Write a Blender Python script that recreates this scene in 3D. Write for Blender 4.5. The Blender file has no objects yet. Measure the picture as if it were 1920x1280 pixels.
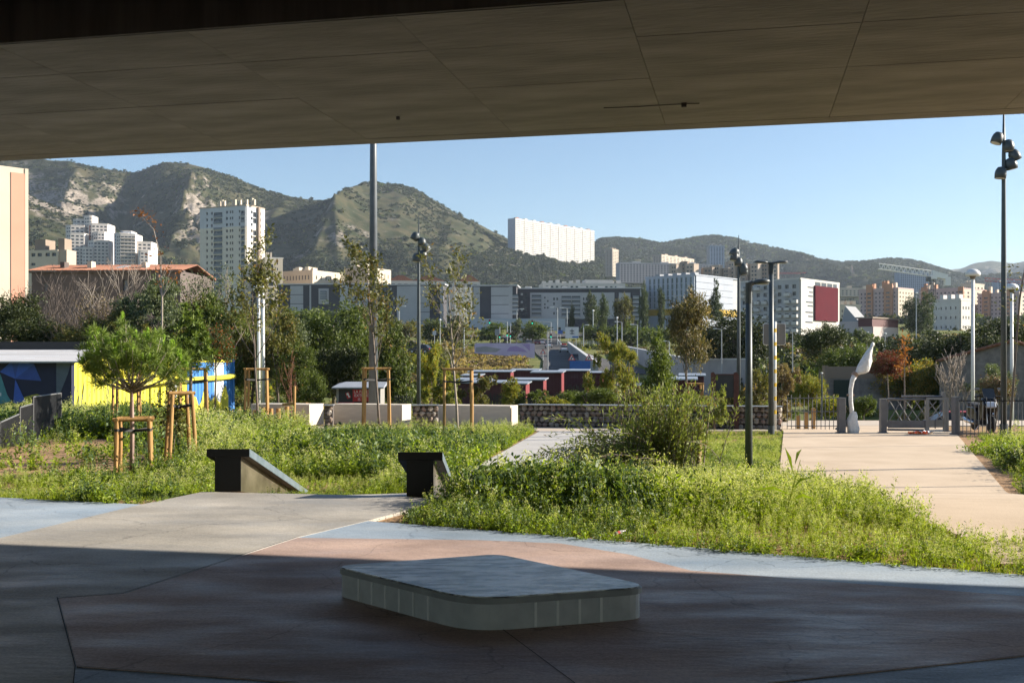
import bpy, math, random
import numpy as np
from mathutils import Vector, Matrix
R = math.radians
S = bpy.context.scene
C = S.collection
# ---------------- camera, sky, sun, exposure ----------------
F, H0, CZ = 2000.0, 680.0, 1.6            # focal length (px of 1920), horizon row, eye height
cam = bpy.data.objects.new('camera', bpy.data.cameras.new('camera')); C.objects.link(cam)
cam.location = (0, 0, CZ); cam.rotation_euler = (R(90), 0, 0)
cam.data.sensor_width = 36; cam.data.lens = 36*F/1920; cam.data.shift_y = (H0-640)/1920
cam.data.clip_end = 30000; cam.data.clip_start = 0.05
S.camera = cam
SUN_EL, SUN_AZ = R(23), R(9.5)            # azimuth from +X (right), positive = in front of the camera
wd = bpy.data.worlds.new('World'); S.world = wd; wd.use_nodes = True
nt = wd.node_tree
sky = nt.nodes.new('ShaderNodeTexSky'); sky.sky_type = 'NISHITA'; sky.sun_disc = False
sky.sun_elevation = SUN_EL; sky.sun_rotation = R(90)-SUN_AZ
sky.air_density = 1.0; sky.dust_density = 0.25; sky.ozone_density = 3.2
bg = nt.nodes['Background']; bg.inputs['Strength'].default_value = 0.067
nt.links.new(sky.outputs[0], bg.inputs[0])
sl = bpy.data.lights.new('sun', 'SUN'); sl.energy = 5.0; sl.angle = R(0.5); sl.color = (1.0, 0.90, 0.76)
sun = bpy.data.objects.new('sun', sl); C.objects.link(sun)
sd = Vector((math.cos(SUN_EL)*math.cos(SUN_AZ), math.cos(SUN_EL)*math.sin(SUN_AZ), math.sin(SUN_EL)))
sun.rotation_euler = sd.to_track_quat('Z', 'Y').to_euler(); sun.location = (30, 0, 30)
S.view_settings.view_transform = 'Standard'; S.view_settings.look = 'None'
S.view_settings.exposure = 1.32; S.view_settings.gamma = 1.0
S.render.engine = 'CYCLES'
S.cycles.max_bounces = 6; S.cycles.diffuse_bounces = 4; S.cycles.glossy_bounces = 2; S.cycles.transmission_bounces = 2
S.cycles.volume_bounces = 0; S.cycles.transparent_max_bounces = 4; S.cycles.use_denoising = True
S.cycles.caustics_reflective = False; S.cycles.caustics_refractive = False

# ---------------- helpers ----------------
def gx(px, d): return (px-960)/F*d
def zz(py, d): return CZ+(H0-py)/F*d
def W(px, py, d): return Vector((gx(px, d), d, zz(py, d)))
def gd(py, z=-0.5): return (CZ-z)*F/(py-H0)
MATS = {}
def N(t, k): return t.nodes.new('ShaderNode'+k)
def mat(name, col, rough=0.8, var=0.12, scale=4.0, metal=0.0, bump=0.0, col2=None, stretch=None, spec=None, emit=None, detail=4, bscale=None):
    if name in MATS: return MATS[name]
    m = bpy.data.materials.new(name); m.use_nodes = True; t = m.node_tree; b = t.nodes['Principled BSDF']
    b.inputs['Roughness'].default_value = rough; b.inputs['Metallic'].default_value = metal
    if spec is not None: b.inputs['Specular IOR Level'].default_value = spec
    if emit: b.inputs['Emission Color'].default_value = (*col, 1); b.inputs['Emission Strength'].default_value = emit
    tc = N(t, 'TexCoord'); mp = N(t, 'Mapping'); t.links.new(tc.outputs['Object'], mp.inputs[0])
    if stretch: mp.inputs['Scale'].default_value = stretch
    no = N(t, 'TexNoise'); no.inputs['Scale'].default_value = scale; no.inputs['Detail'].default_value = detail; no.inputs['Roughness'].default_value = 0.62
    t.links.new(mp.outputs[0], no.inputs[0])
    mx = N(t, 'Mix'); mx.data_type = 'RGBA'
    c2 = col2 or tuple(min(1, c*(1+var)) for c in col); c1 = col if col2 else tuple(c*(1-var) for c in col)
    mx.inputs['A'].default_value = (*c1, 1); mx.inputs['B'].default_value = (*c2, 1)
    ra = N(t, 'MapRange'); ra.inputs[1].default_value = 0.3; ra.inputs[2].default_value = 0.7
    t.links.new(no.outputs[0], ra.inputs[0]); t.links.new(ra.outputs[0], mx.inputs['Factor'])
    t.links.new(mx.outputs['Result'], b.inputs['Base Color'])
    if bump:
        bu = N(t, 'Bump'); bu.inputs['Strength'].default_value = bump; bu.inputs['Distance'].default_value = 0.05
        if bscale:
            n2 = N(t, 'TexNoise'); n2.inputs['Scale'].default_value = bscale; n2.inputs['Detail'].default_value = 3
            t.links.new(mp.outputs[0], n2.inputs[0]); t.links.new(n2.outputs[0], bu.inputs['Height'])
        else: t.links.new(no.outputs[0], bu.inputs['Height'])
        t.links.new(bu.outputs[0], b.inputs['Normal'])
    MATS[name] = m; return m
def leafmat(name, c1, c2, trans=0.35, rough=0.55, c3=None, p3=0.08):
    if name in MATS: return MATS[name]
    m = bpy.data.materials.new(name); m.use_nodes = True; t = m.node_tree; b = t.nodes['Principled BSDF']; out = t.nodes['Material Output']
    b.inputs['Roughness'].default_value = rough; b.inputs['Specular IOR Level'].default_value = 0.35
    ge = N(t, 'NewGeometry'); cr = N(t, 'ValToRGB'); t.links.new(ge.outputs['Random Per Island'], cr.inputs[0])
    e = cr.color_ramp.elements; e[0].color = (*c1, 1); e[1].color = (*c2, 1)
    if c3:
        e[1].position = 1-p3; n = cr.color_ramp.elements.new(1.0); n.color = (*c3, 1)
        n2 = cr.color_ramp.elements.new(1-p3*0.9); n2.color = (*c3, 1)
    oi = N(t, 'ObjectInfo'); hs = N(t, 'HueSaturation'); mr = N(t, 'MapRange'); mr.inputs[3].default_value = 0.8; mr.inputs[4].default_value = 1.2
    t.links.new(oi.outputs['Random'], mr.inputs[0]); t.links.new(mr.outputs[0], hs.inputs['Value']); t.links.new(cr.outputs[0], hs.inputs['Color'])
    tr = N(t, 'BsdfTranslucent'); ms = N(t, 'MixShader'); ms.inputs[0].default_value = trans
    g = N(t, 'Mix'); g.data_type = 'RGBA'; g.blend_type = 'MULTIPLY'; g.inputs['Factor'].default_value = 1; g.inputs['B'].default_value = (1.25, 1.3, 0.6, 1)
    t.links.new(hs.outputs[0], b.inputs['Base Color']); t.links.new(hs.outputs[0], g.inputs['A']); t.links.new(g.outputs['Result'], tr.inputs[0])
    t.links.new(b.outputs[0], ms.inputs[1]); t.links.new(tr.outputs[0], ms.inputs[2]); t.links.new(ms.outputs[0], out.inputs[0])
    MATS[name] = m; return m

class MB:
    def __init__(s): s.v = []; s.f = []; s.m = []
    def add(s, vs, fs, m=0):
        o = len(s.v); s.v += [tuple(v) for v in vs]; s.f += [tuple(i+o for i in f) for f in fs]; s.m += [m]*len(fs); return s
    def hexa(s, p, m=0):   # p: 4 bottom ccw, 4 top ccw
        return s.add(p, [(3,2,1,0),(4,5,6,7),(0,1,5,4),(1,2,6,5),(2,3,7,6),(3,0,4,7)], m)
    def bb(s, x0, x1, y0, y1, z0, z1, m=0):
        return s.hexa([(x0,y0,z0),(x1,y0,z0),(x1,y1,z0),(x0,y1,z0),(x0,y0,z1),(x1,y0,z1),(x1,y1,z1),(x0,y1,z1)], m)
    def box(s, c, d, rz=0, m=0, M=None):
        M = M or Matrix.Rotation(rz, 4, 'Z'); c = Vector(c); h = [x/2 for x in d]
        ps = [c+M@Vector((a*h[0], b*h[1], e*h[2])) for e in (-1,1) for a,b in ((-1,-1),(1,-1),(1,1),(-1,1))]
        return s.hexa(ps, m)
    def tube(s, pts, rad, n=8, m=0, cap=True):
        pts = [Vector(p) for p in pts]; k = len(pts)
        if not hasattr(rad, '__len__'): rad = [rad]*k
        vs = []; fs = []; up = None
        for i, p in enumerate(pts):
            t = (pts[min(i+1,k-1)]-pts[max(i-1,0)]).normalized()
            a = Vector((0,0,1)) if abs(t.z) < 0.95 else Vector((1,0,0))
            if up is not None: a = up
            e1 = (a-t*a.dot(t)).normalized(); e2 = t.cross(e1); up = e1
            for j in range(n):
                w = 2*math.pi*j/n; vs.append(p+(e1*math.cos(w)+e2*math.sin(w))*rad[i])
        for i in range(k-1):
            for j in range(n):
                a = i*n+j; b = i*n+(j+1)%n; fs.append((a, b, b+n, a+n))
        if cap: fs.append(tuple(range(n-1,-1,-1))); fs.append(tuple(range((k-1)*n, k*n)))
        return s.add(vs, fs, m)
    def cyl(s, p0, p1, r0, r1=None, n=10, m=0): return s.tube([p0,p1], [r0, r0 if r1 is None else r1], n, m)
    def lathe(s, prof, c=(0,0,0), n=14, m=0, M=None):
        c = Vector(c); vs = []; fs = []; k = len(prof)
        for r, z in prof:
            for j in range(n):
                w = 2*math.pi*j/n; q = Vector((r*math.cos(w), r*math.sin(w), z)); vs.append(c+(M@q if M else q))
        for i in range(k-1):
            for j in range(n): a = i*n+j; b = i*n+(j+1)%n; fs.append((a,b,b+n,a+n))
        fs.append(tuple(range(n-1,-1,-1))); fs.append(tuple(range((k-1)*n,k*n)))
        return s.add(vs, fs, m)
    def prism(s, poly, z0, z1, m=0, ax='z', top=True):
        n = len(poly)
        if ax == 'z': a = [(x,y,z0) for x,y in poly]; b = [(x,y,z1) for x,y in poly]
        elif ax == 'y': a = [(x,z0,y) for x,y in poly]; b = [(x,z1,y) for x,y in poly]
        else: a = [(z0,x,y) for x,y in poly]; b = [(z1,x,y) for x,y in poly]
        fs = [(i,(i+1)%n,(i+1)%n+n,i+n) for i in range(n)]+[tuple(range(n-1,-1,-1)), tuple(range(n,2*n))]
        return s.add(a+b, fs, m)
    def build(s, name, mats, parent=None, smooth=False, kind=None, label=None, bevel=0):
        me = bpy.data.meshes.new(name); me.from_pydata(s.v, [], s.f)
        if not isinstance(mats, (list, tuple)): mats = [mats]
        for m in mats: me.materials.append(m)
        if any(s.m): me.polygons.foreach_set('material_index', s.m)
        if smooth: me.polygons.foreach_set('use_smooth', [True]*len(s.f))
        fix(me)
        o = link(name, me, parent)
        if kind: o['kind'] = kind
        if label: o['label'] = label
        if bevel:
            b = o.modifiers.new('bevel', 'BEVEL'); b.width = bevel; b.segments = 2; b.limit_method = 'ANGLE'
        return o
def fix(me):
    import bmesh
    bm = bmesh.new(); bm.from_mesh(me); bmesh.ops.recalc_face_normals(bm, faces=bm.faces); bm.to_mesh(me); bm.free(); me.update()
def link(name, me, parent=None):
    o = bpy.data.objects.new(name, me); C.objects.link(o)
    if parent: o.parent = parent
    return o
def tag(o, label, cat, group=None, kind=None):
    o['label'] = label; o['category'] = cat
    if group: o['group'] = group
    if kind: o['kind'] = kind
    return o
def thing(name, label, cat, loc=(0,0,0), rz=0.0, group=None):
    o = bpy.data.objects.new(name, None); C.objects.link(o); o.empty_display_size = 0.2
    o.location = loc; o.rotation_euler = (0,0,rz); return tag(o, label, cat, group)
def dup(o, parent=None):
    c = o.copy(); C.objects.link(c)
    if parent: c.parent = parent
    for ch in o.children: dup(ch, c)
    return c
def np_mesh(name, V, Fq, mats, smooth=False, mi=None):
    me = bpy.data.meshes.new(name); V = np.asarray(V, np.float32); Fq = np.asarray(Fq, np.int32); n, k = Fq.shape
    me.vertices.add(len(V)); me.vertices.foreach_set('co', V.ravel())
    me.loops.add(n*k); me.loops.foreach_set('vertex_index', Fq.ravel())
    me.polygons.add(n); me.polygons.foreach_set('loop_start', np.arange(0, n*k, k, dtype=np.int32))
    me.polygons.foreach_set('loop_total', np.full(n, k, np.int32))
    if mi is not None: me.polygons.foreach_set('material_index', np.asarray(mi, np.int32))
    if smooth: me.polygons.foreach_set('use_smooth', np.ones(n, bool))
    for m in (mats if isinstance(mats, (list, tuple)) else [mats]): me.materials.append(m)
    me.update(calc_edges=True); me.validate(); return me

# ---------------- terrain height ----------------
TK = np.array([(-400,-.03),(12.6,-.03),(17,-.5),(34,-.5),(38,-.6),(48,-.9),(70,-1.4),(100,-2.2),(140,-2.0),(180,0),(250,4),(300,6.3),(350,9),(430,15),(600,24),(1000,45),(1300,66),(2000,90),(9000,90)], float)
def vnoise(x, y, seed=0):
    xi = np.floor(x).astype(np.int64); yi = np.floor(y).astype(np.int64); fx = x-xi; fy = y-yi
    fx = fx*fx*(3-2*fx); fy = fy*fy*(3-2*fy)
    def h(a, b):
        n = (a*374761393+b*668265263+seed*1274126177) & 0x7fffffff; n = ((n ^ (n >> 13))*1274126177) & 0x7fffffff
        return ((n ^ (n >> 16)) & 0xffff)/65535.0
    return (h(xi,yi)*(1-fx)+h(xi+1,yi)*fx)*(1-fy)+(h(xi,yi+1)*(1-fx)+h(xi+1,yi+1)*fx)*fy
def fbm(x, y, o=5, seed=0, ridge=False):
    a = 0; w = 1.0; t = 0
    for i in range(o):
        n = vnoise(x, y, seed+i*17)
        if ridge: n = 1-np.abs(2*n-1)
        a = a+w*n; t += w; w *= 0.5; x = x*2.03+13.7; y = y*2.03+7.1
    return a/t
LA = np.array([(-900,330),(-200,296),(0,290),(50,296),(90,298),(130,300),(160,309),(190,313),(250,322),(285,312),(310,303),(345,305),(385,317),(440,333),(500,357),(560,371),(612,377),(650,372),(700,356),(745,348),(775,354),(820,379),(870,408),(920,432),(960,450),(1000,466),(1060,478),(1115,485),(1160,505),(1250,535),(1320,560),(1500,600),(2800,620)], float)
LC = np.array([(-900,330),(0,342),(50,362),(100,386),(200,426),(300,466),(375,495),(480,545),(560,570),(2800,640)], float)
LB = np.array([(-900,500),(900,520),(1060,490),(1100,466),(1125,449),(1160,447),(1200,450),(1240,458),(1290,448),(1340,442),(1380,449),(1440,463),(1500,474),(1540,488),(1580,493),(1620,491),(1660,487),(1690,486),(1720,491),(1750,500),(1790,512),(1850,520),(2000,520),(2800,520)], float)
LD = np.array([(-900,600),(1500,560),(1700,512),(1760,506),(1800,503),(1830,492),(1860,488),(1900,493),(1930,487),(1980,480),(2100,490),(2800,500)], float)
def layer(u, r, L, r0, R_, p):
    z0 = np.interp(r0, TK[:,0], TK[:,1]); zr = CZ+(H0-np.interp(u, L[:,0], L[:,1]))/F*R_
    t = np.clip((r-r0)/(R_-r0), 0, None)
    up = z0+(zr-z0)*np.clip(t,0,1)**p
    return np.where(r < r0, -500.0, np.where(t <= 1, up, zr-(r-R_)*0.35)), t
def terrain(x, y):
    x = np.asarray(x, float); y = np.asarray(y, float)
    z = np.interp(y, TK[:,0], TK[:,1])
    ys = np.maximum(y, 60); u = x/ys*F+960
    z = z+np.where((y > 60), (fbm(x/40, y/40, 3, 5)-.5)*np.clip((y-60)/200,0,1)*3, 0)
    z = z-1.2*np.clip((x-12.5)/1.5,0,1)*np.clip((y-43.3)/1.2,0,1)*np.clip((64-y)/3,0,1)
    # left massif with spurs and gullies
    a, ta = layer(u, y, LA, 1300, 2100, 1.25)
    win = np.clip(ta,0,1)*np.clip(1-ta,0,1)*4*(ta <= 1)
    g = fbm(x/230+.3*fbm(x/90,y/90,2,3), y/420, 5, 11, True)-.62
    a = a+win*g*50
    for (u1,u0,A,wl,wr) in ((392,290,52,34,120),(728,545,66,48,170),(150,60,26,28,60),(560,430,18,40,80),(900,790,14,50,80),(250,190,-45,25,30),(610,640,20,20,50)):
        uc = u0+(u1-u0)*np.clip(ta,0,1); s = u-uc
        pr = np.where(s < 0, np.exp(np.clip(s/wl,-30,0)), np.exp(np.clip(-s/wr,-30,0)))
        if A < 0: pr = np.exp(-np.minimum((s/wl)**2,50))
        a = a+A*pr*win
    # quarry benches at the left
    qm = np.clip((240-u)/60,0,1)*np.clip((ta-.3)/.2,0,1)*(ta < 1.0)
    st = 34.0; q = np.floor(a/st)*st+st*np.clip((a/st-np.floor(a/st))*2.6-1.4,0,1)
    a = a*(1-qm*.8)+q*qm*.8
    qm = np.exp(-((u-365)/34)**2)*np.exp(-((ta-.5)/.26)**2)
    a = a+qm*(fbm(x/30,y/30,4,8,True)-.5)*70
    c, tc = layer(u, y, LC, 1000, 1500, 1.2)
    c = c+np.clip(tc,0,1)*np.clip(1-tc,0,1)*4*(fbm(x/150,y/200,4,21,True)-.6)*30*(tc <= 1)
    b, tb = layer(u, y, LB, 1600, 3000, 1.15)
    b = b+np.clip(tb,0,1)*np.clip(1-tb,0,1)*4*(fbm(x/260,y/420,5,31,True)-.62)*110*(tb <= 1)
    d, td = layer(u, y, LD, 3200, 5200, 1.1)
    d = d+np.clip(td,0,1)*np.clip(1-td,0,1)*4*(fbm(x/400,y/600,5,41,True)-.62)*190*(td <= 1)
    m = np.where(y > 1000, np.maximum.reduce([z, a, c, b, d]), z)
    far = np.clip((y-1000)/300, 0, 1)
    return m+far*(fbm(x/28, y/28, 4, 77)-.5)*6*np.clip((m-60)/80,0,1)
def T(x, y): return float(terrain(np.array([x]), np.array([y]))[0])
# ---------------- ground sheet ----------------
def make_ground():
    kk = np.concatenate([np.linspace(-3,-.62,26)[:-1], np.linspace(-.62,.62,540), np.linspace(.62,3,26)[1:]])
    yy = np.concatenate([np.linspace(-250,0,12)[:-1], np.linspace(0,40,70)[:-1], np.geomspace(40,1000,90)[:-1], np.linspace(1000,2200,200)[:-1], np.linspace(2200,3100,70)[:-1], np.linspace(3100,5400,60)[:-1], np.linspace(5400,9000,8)])
    K, Y = np.meshgrid(kk, yy); X = K*(np.maximum(Y,0)+70*np.exp(-np.maximum(Y,0)/300))
    Z = terrain(X, Y); n, m = X.shape
    V = np.stack([X, Y, Z], -1).reshape(-1,3)
    i = np.arange(n-1)[:,None]*m+np.arange(m-1)[None,:]
    Fq = np.stack([i, i+1, i+m+1, i+m], -1).reshape(-1,4)
    t_ = bpy.data.materials.new('ground_soil_scrub_rock'); t_.use_nodes = True; t = t_.node_tree; b = t.nodes['Principled BSDF']
    b.inputs['Roughness'].default_value = 0.95; b.inputs['Specular IOR Level'].default_value = 0.1
    tc = N(t,'TexCoord'); ge = N(t,'NewGeometry')
    def noise(sc, det=5, st=None):
        q = N(t,'TexNoise'); q.inputs['Scale'].default_value = sc; q.inputs['Detail'].default_value = det; q.inputs['Roughness'].default_value = .65
        mp = N(t,'Mapping'); t.links.new(tc.outputs['Object'], mp.inputs[0])
        if st: mp.inputs['Scale'].default_value = st
        t.links.new(mp.outputs[0], q.inputs[0]); return q.outputs[0]
    def ramp(src, p0, p1, c0, c1):
        q = N(t,'ValToRGB'); t.links.new(src, q.inputs[0]); e = q.color_ramp.elements
        e[0].position = p0; e[1].position = p1; e[0].color = (*c0,1); e[1].color = (*c1,1); return q.outputs[0]
    def mix(f, a, b_):
        q = N(t,'Mix'); q.data_type = 'RGBA'
        t.links.new(f, q.inputs['Factor']); t.links.new(a, q.inputs['A']); t.links.new(b_, q.inputs['B']); return q.outputs['Result']
    soil = mix(noise(9,4), ramp(noise(1.2), .3,.7,(.31,.19,.10),(.43,.28,.16)), ramp(noise(30), .3,.7,(.23,.13,.07),(.46,.31,.18)))
    weed = ramp(noise(.12,6), .35,.65,(.10,.13,.035),(.20,.19,.07))
    scrub = mix(ramp(noise(.045,6), .42,.58,(0,0,0),(1,1,1)), ramp(noise(.012,6), .3,.7,(.055,.056,.028),(.095,.082,.046)), ramp(noise(.09,4), .3,.7,(.022,.031,.014),(.045,.052,.023)))
    rock = mix(noise(.05,8), ramp(noise(.05,10,(1,1,3)), .38,.62,(.10,.085,.07),(.34,.295,.25)), ramp(noise(.25,8,(1,1,2)), .4,.6,(.07,.06,.048),(.36,.315,.27)))
    at = N(t,'Attribute'); at.attribute_name = 'rock'
    # steepness brings out rock
    sx = N(t,'SeparateXYZ'); t.links.new(ge.outputs['Normal'], sx.inputs[0])
    st = N(t,'MapRange'); st.inputs[1].default_value = .72; st.inputs[2].default_value = .40; st.inputs[3].default_value = 0; st.inputs[4].default_value = .5
    t.links.new(sx.outputs['Z'], st.inputs[0])
    ad = N(t,'Math'); ad.operation = 'ADD'; t.links.new(at.outputs['Fac'], ad.inputs[0]); t.links.new(st.outputs[0], ad.inputs[1])
    n3 = N(t,'Math'); n3.operation = 'ADD'; t.links.new(ad.outputs[0], n3.inputs[0])
    rr = N(t,'MapRange'); rr.inputs[1].default_value = .25; rr.inputs[2].default_value = .75; rr.inputs[3].default_value = -1.1; rr.inputs[4].default_value = .55
    t.links.new(noise(.03,10), rr.inputs[0]); t.links.new(rr.outputs[0], n3.inputs[1])
    rm = N(t,'MapRange'); rm.inputs[1].default_value = .1; rm.inputs[2].default_value = .45; t.links.new(n3.outputs[0], rm.inputs[0])
    hill = mix(rm.outputs[0], scrub, rock)
    sp = N(t,'SeparateXYZ'); t.links.new(tc.outputs['Object'], sp.inputs[0])
    m1 = N(t,'MapRange'); m1.inputs[1].default_value = 33; m1.inputs[2].default_value = 45; t.links.new(sp.outputs['Y'], m1.inputs[0])
    m2 = N(t,'MapRange'); m2.inputs[1].default_value = 500; m2.inputs[2].default_value = 1000; t.links.new(sp.outputs['Y'], m2.inputs[0])
    t.links.new(mix(m2.outputs[0], mix(m1.outputs[0], soil, weed), hill), b.inputs['Base Color'])
    bu = N(t,'Bump'); bu.inputs['Strength'].default_value = .5; bu.inputs['Distance'].default_value = .04; t.links.new(noise(22,4), bu.inputs['Height']); t.links.new(bu.outputs[0], b.inputs['Normal'])
    me = np_mesh('ground', V, Fq, t_, smooth=True)
    u = (V[:,0]/np.maximum(V[:,1],60)*F+960); py = H0-(V[:,2]-CZ)/np.maximum(V[:,1],1)*F
    rk = np.zeros(len(V))
    for (cu,cy,su,sy,a) in ((100,370,110,45,1.0),(300,330,60,30,.35),(370,400,32,48,1.05),(640,430,35,45,.5),(500,408,18,14,.6),(720,450,40,40,.25),(1390,480,30,18,.7),(1505,478,18,8,.9),(930,495,60,10,.55),(1120,455,12,14,.6),(1870,505,60,10,.5),(1780,508,25,5,.8),(560,490,50,20,.3)):
        rk = np.maximum(rk, a*np.exp(-((u-cu)/su)**2-((py-cy)/sy)**2))
    rk *= .8*(V[:,1] > 1000)
    at_ = me.attributes.new('rock', 'FLOAT', 'POINT'); at_.data.foreach_set('value', rk.astype(np.float32))
    o = link('ground', me); o['kind'] = 'structure'; o['label'] = 'soil, scrub and rocky hills of the whole landscape'; return o
make_ground()

def struct(o, label=None):
    o['kind'] = 'structure'
    if label: o['label'] = label
    return o
# ---------------- skatepark floor ----------------
def floor_mat(name, c1, c2):
    m = mat(name, c1, rough=.62, scale=.9, col2=c2, stretch=(.55,1.6,1), bump=.12, bscale=14, spec=.32, detail=7)
    t = m.node_tree; b = t.nodes['Principled BSDF']
    tc = N(t,'TexCoord'); mp = N(t,'Mapping'); mp.inputs['Scale'].default_value = (.5,1.5,1); no = N(t,'TexNoise'); no.inputs['Scale'].default_value = 1.6; no.inputs['Detail'].default_value = 6
    t.links.new(tc.outputs['Object'], mp.inputs[0]); t.links.new(mp.outputs[0], no.inputs[0])
    r = N(t,'MapRange'); r.inputs[1].default_value = .35; r.inputs[2].default_value = .65; r.inputs[3].default_value = .42; r.inputs[4].default_value = .8
    t.links.new(no.outputs[0], r.inputs[0]); t.links.new(r.outputs[0], b.inputs['Roughness'])
    src = b.inputs['Base Color'].links[0].from_socket
    vo = N(t,'TexVoronoi'); vo.feature = 'DISTANCE_TO_EDGE'; vo.inputs['Scale'].default_value = .42; n2 = N(t,'TexNoise'); n2.inputs['Scale'].default_value = 1.5; n2.inputs['Detail'].default_value = 8
    va = N(t,'VectorMath'); va.operation = 'ADD'; t.links.new(tc.outputs['Object'], n2.inputs[0]); t.links.new(tc.outputs['Object'], va.inputs[0]); t.links.new(n2.outputs['Color'], va.inputs[1]); t.links.new(va.outputs[0], vo.inputs[0])
    cr = N(t,'MapRange'); cr.inputs[1].default_value = .0; cr.inputs[2].default_value = .006; cr.inputs[3].default_value = .62; cr.inputs[4].default_value = 1; t.links.new(vo.outputs['Distance'], cr.inputs[0])
    n3 = N(t,'TexNoise'); n3.inputs['Scale'].default_value = 55; n3.inputs['Detail'].default_value = 4; t.links.new(tc.outputs['Object'], n3.inputs[0]); sr = N(t,'MapRange'); sr.inputs[1].default_value = .3; sr.inputs[2].default_value = .7; sr.inputs[3].default_value = .8; sr.inputs[4].default_value = 1.16; t.links.new(n3.outputs[0], sr.inputs[0])
    n4 = N(t,'TexNoise'); n4.inputs['Scale'].default_value = .55; n4.inputs['Detail'].default_value = 9; t.links.new(tc.outputs['Object'], n4.inputs[0]); s4 = N(t,'MapRange'); s4.inputs[1].default_value = .35; s4.inputs[2].default_value = .65; s4.inputs[3].default_value = .72; s4.inputs[4].default_value = 1.12; t.links.new(n4.outputs[0], s4.inputs[0])
    m1 = N(t,'Math'); m1.operation = 'MULTIPLY'; t.links.new(cr.outputs[0], m1.inputs[0]); t.links.new(sr.outputs[0], m1.inputs[1]); m2 = N(t,'Math'); m2.operation = 'MULTIPLY'; t.links.new(m1.outputs[0], m2.inputs[0]); t.links.new(s4.outputs[0], m2.inputs[1])
    mm = N(t,'VectorMath'); mm.operation = 'SCALE'; t.links.new(src, mm.inputs[0]); t.links.new(m2.outputs[0], mm.inputs['Scale']); t.links.new(mm.outputs[0], b.inputs['Base Color']); return m
blue_c = floor_mat('blue_tinted_concrete', (.27,.35,.45), (.42,.48,.54))
grey_c = floor_mat('grey_concrete', (.31,.29,.26), (.49,.46,.41))
rust_c = floor_mat('rust_tinted_concrete', (.32,.225,.19), (.56,.42,.36))
def G(px, py, z=0.0): d = gd(py, z); return (gx(px, d), d)
def sheet(name, poly, z, thick, m, label):
    o = MB().prism(poly, z-thick, z).build(name, m); return struct(o, label)
far_l = [G(-900,915), G(0,932), G(265,945)]
far_r = [G(690,976), G(1000,1000), G(1400,1034), G(1920,1077), (7.5,7.4), (30,3)]
base = [(-40,15)]+far_l+[G(300,953), G(600,985)]+far_r+[(40,-30),(-40,-30)]
sheet('skate_floor', base, 0.0, .5, blue_c, 'blue tinted concrete floor of the skatepark')
pathc = [G(266,945.5), G(380,922), G(745,930), G(836,937), G(690,976), G(556,1008), G(232,1112), G(107,1121), G(141,1250), (-1.5,3.5), (-1.2,-6), (-6,-6), (-9,6), G(-300,1080)]
sheet('grey_floor', pathc, .004, .3, grey_c, 'pale grey concrete strip of skate floor leading to the dark ledges')
rust = [G(558,1008.5), G(900,1013), G(1050,1019), G(1180,1040), G(1295,1070), G(1600,1094), G(1930,1119), (3.6,6.2), G(1930,1229), G(1440,1281), (.6,4.6), (-.9,5.05), G(560,1281), G(144,1250), G(110,1122), G(235,1113)]
sheet('rust_floor', rust, .005, .2, rust_c, 'reddish brown tinted concrete in the middle of the skatepark')
jm = mat('dark_joint', (.055,.052,.05), rough=.9)
def joint(pts, w=.006):
    mb = MB()
    for a, b in zip(pts[:-1], pts[1:]):
        a = Vector((*a,0)); b = Vector((*b,0)); n = (b-a).normalized().cross(Vector((0,0,1)))*w/2
        mb.add([p+Vector((0,0,.0085)) for p in (a-n, b-n, b+n, a+n)], [(0,1,2,3)])
    return struct(mb.build('floor_joint', jm), 'thin dark joint between skatepark floor slabs')
joint([G(107,1121), G(141,1250), (-1.5,3.5)]); joint([G(556,1008), G(232,1112), G(107,1121)], .006)
joint([G(930,1172), G(1075,1280), (.6,4)]); joint([G(560,1281), G(144,1250)]); joint([G(1440,1281), G(1930,1229)])
# ---------------- paths ----------------
def drape(name, left, right, m, label, n=40, dz=.03, thick=.25):
    def samp(pts, t):
        p = np.array(pts); s = np.concatenate([[0], np.cumsum(np.hypot(*np.diff(p,axis=0).T))]); s /= s[-1]
        return np.interp(t, s, p[:,0]), np.interp(t, s, p[:,1])
    mb = MB(); ts = np.linspace(0,1,n); lx, ly = samp(left, ts); rx, ry = samp(right, ts)
    vs = []
    for i in range(n):
        for (x, y) in ((lx[i],ly[i]),(rx[i],ry[i])):
            z = T(x,y)+dz; vs += [(x,y,z),(x,y,z-thick)]
    fs = []
    for i in range(n-1):
        a = i*4; fs += [(a,a+2,a+6,a+4),(a,a+4,a+5,a+1),(a+2,a+3,a+7,a+6)]
    fs += [(0,1,3,2)]
    mb.add(vs, fs); o = mb.build(name, m); return struct(o, label)
path_c = mat('pale_path_concrete', (.40,.38,.35), rough=.75, scale=1.3, col2=(.50,.475,.44), bump=.1, bscale=20)
beige_c = mat('beige_path_concrete', (.47,.36,.245), rough=.85, scale=.8, col2=(.60,.475,.34), bump=.1, bscale=25, detail=8)
beige2 = mat('beige_plaza', (.44,.37,.29), rough=.85, scale=1.1, col2=(.54,.46,.37), bump=.1, bscale=25)
drape('grey_path', [(-3.3,13.25),(-1.75,16.3),(-.9,20),(.84,32.4)], [(-.8,12.9),(.3,16.3),(1.7,21),(3.6,32.4)], path_c, 'pale grey path running from the ledges to the long gabion wall')
drape('plaza_strip', [(-10,32.5),(6,32.5),(8.2,32.5)], [(-10,35.6),(6,35.6),(8.2,35.6)], beige2, 'narrow paved strip in front of the concrete blocks and gabion wall', n=20)
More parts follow.
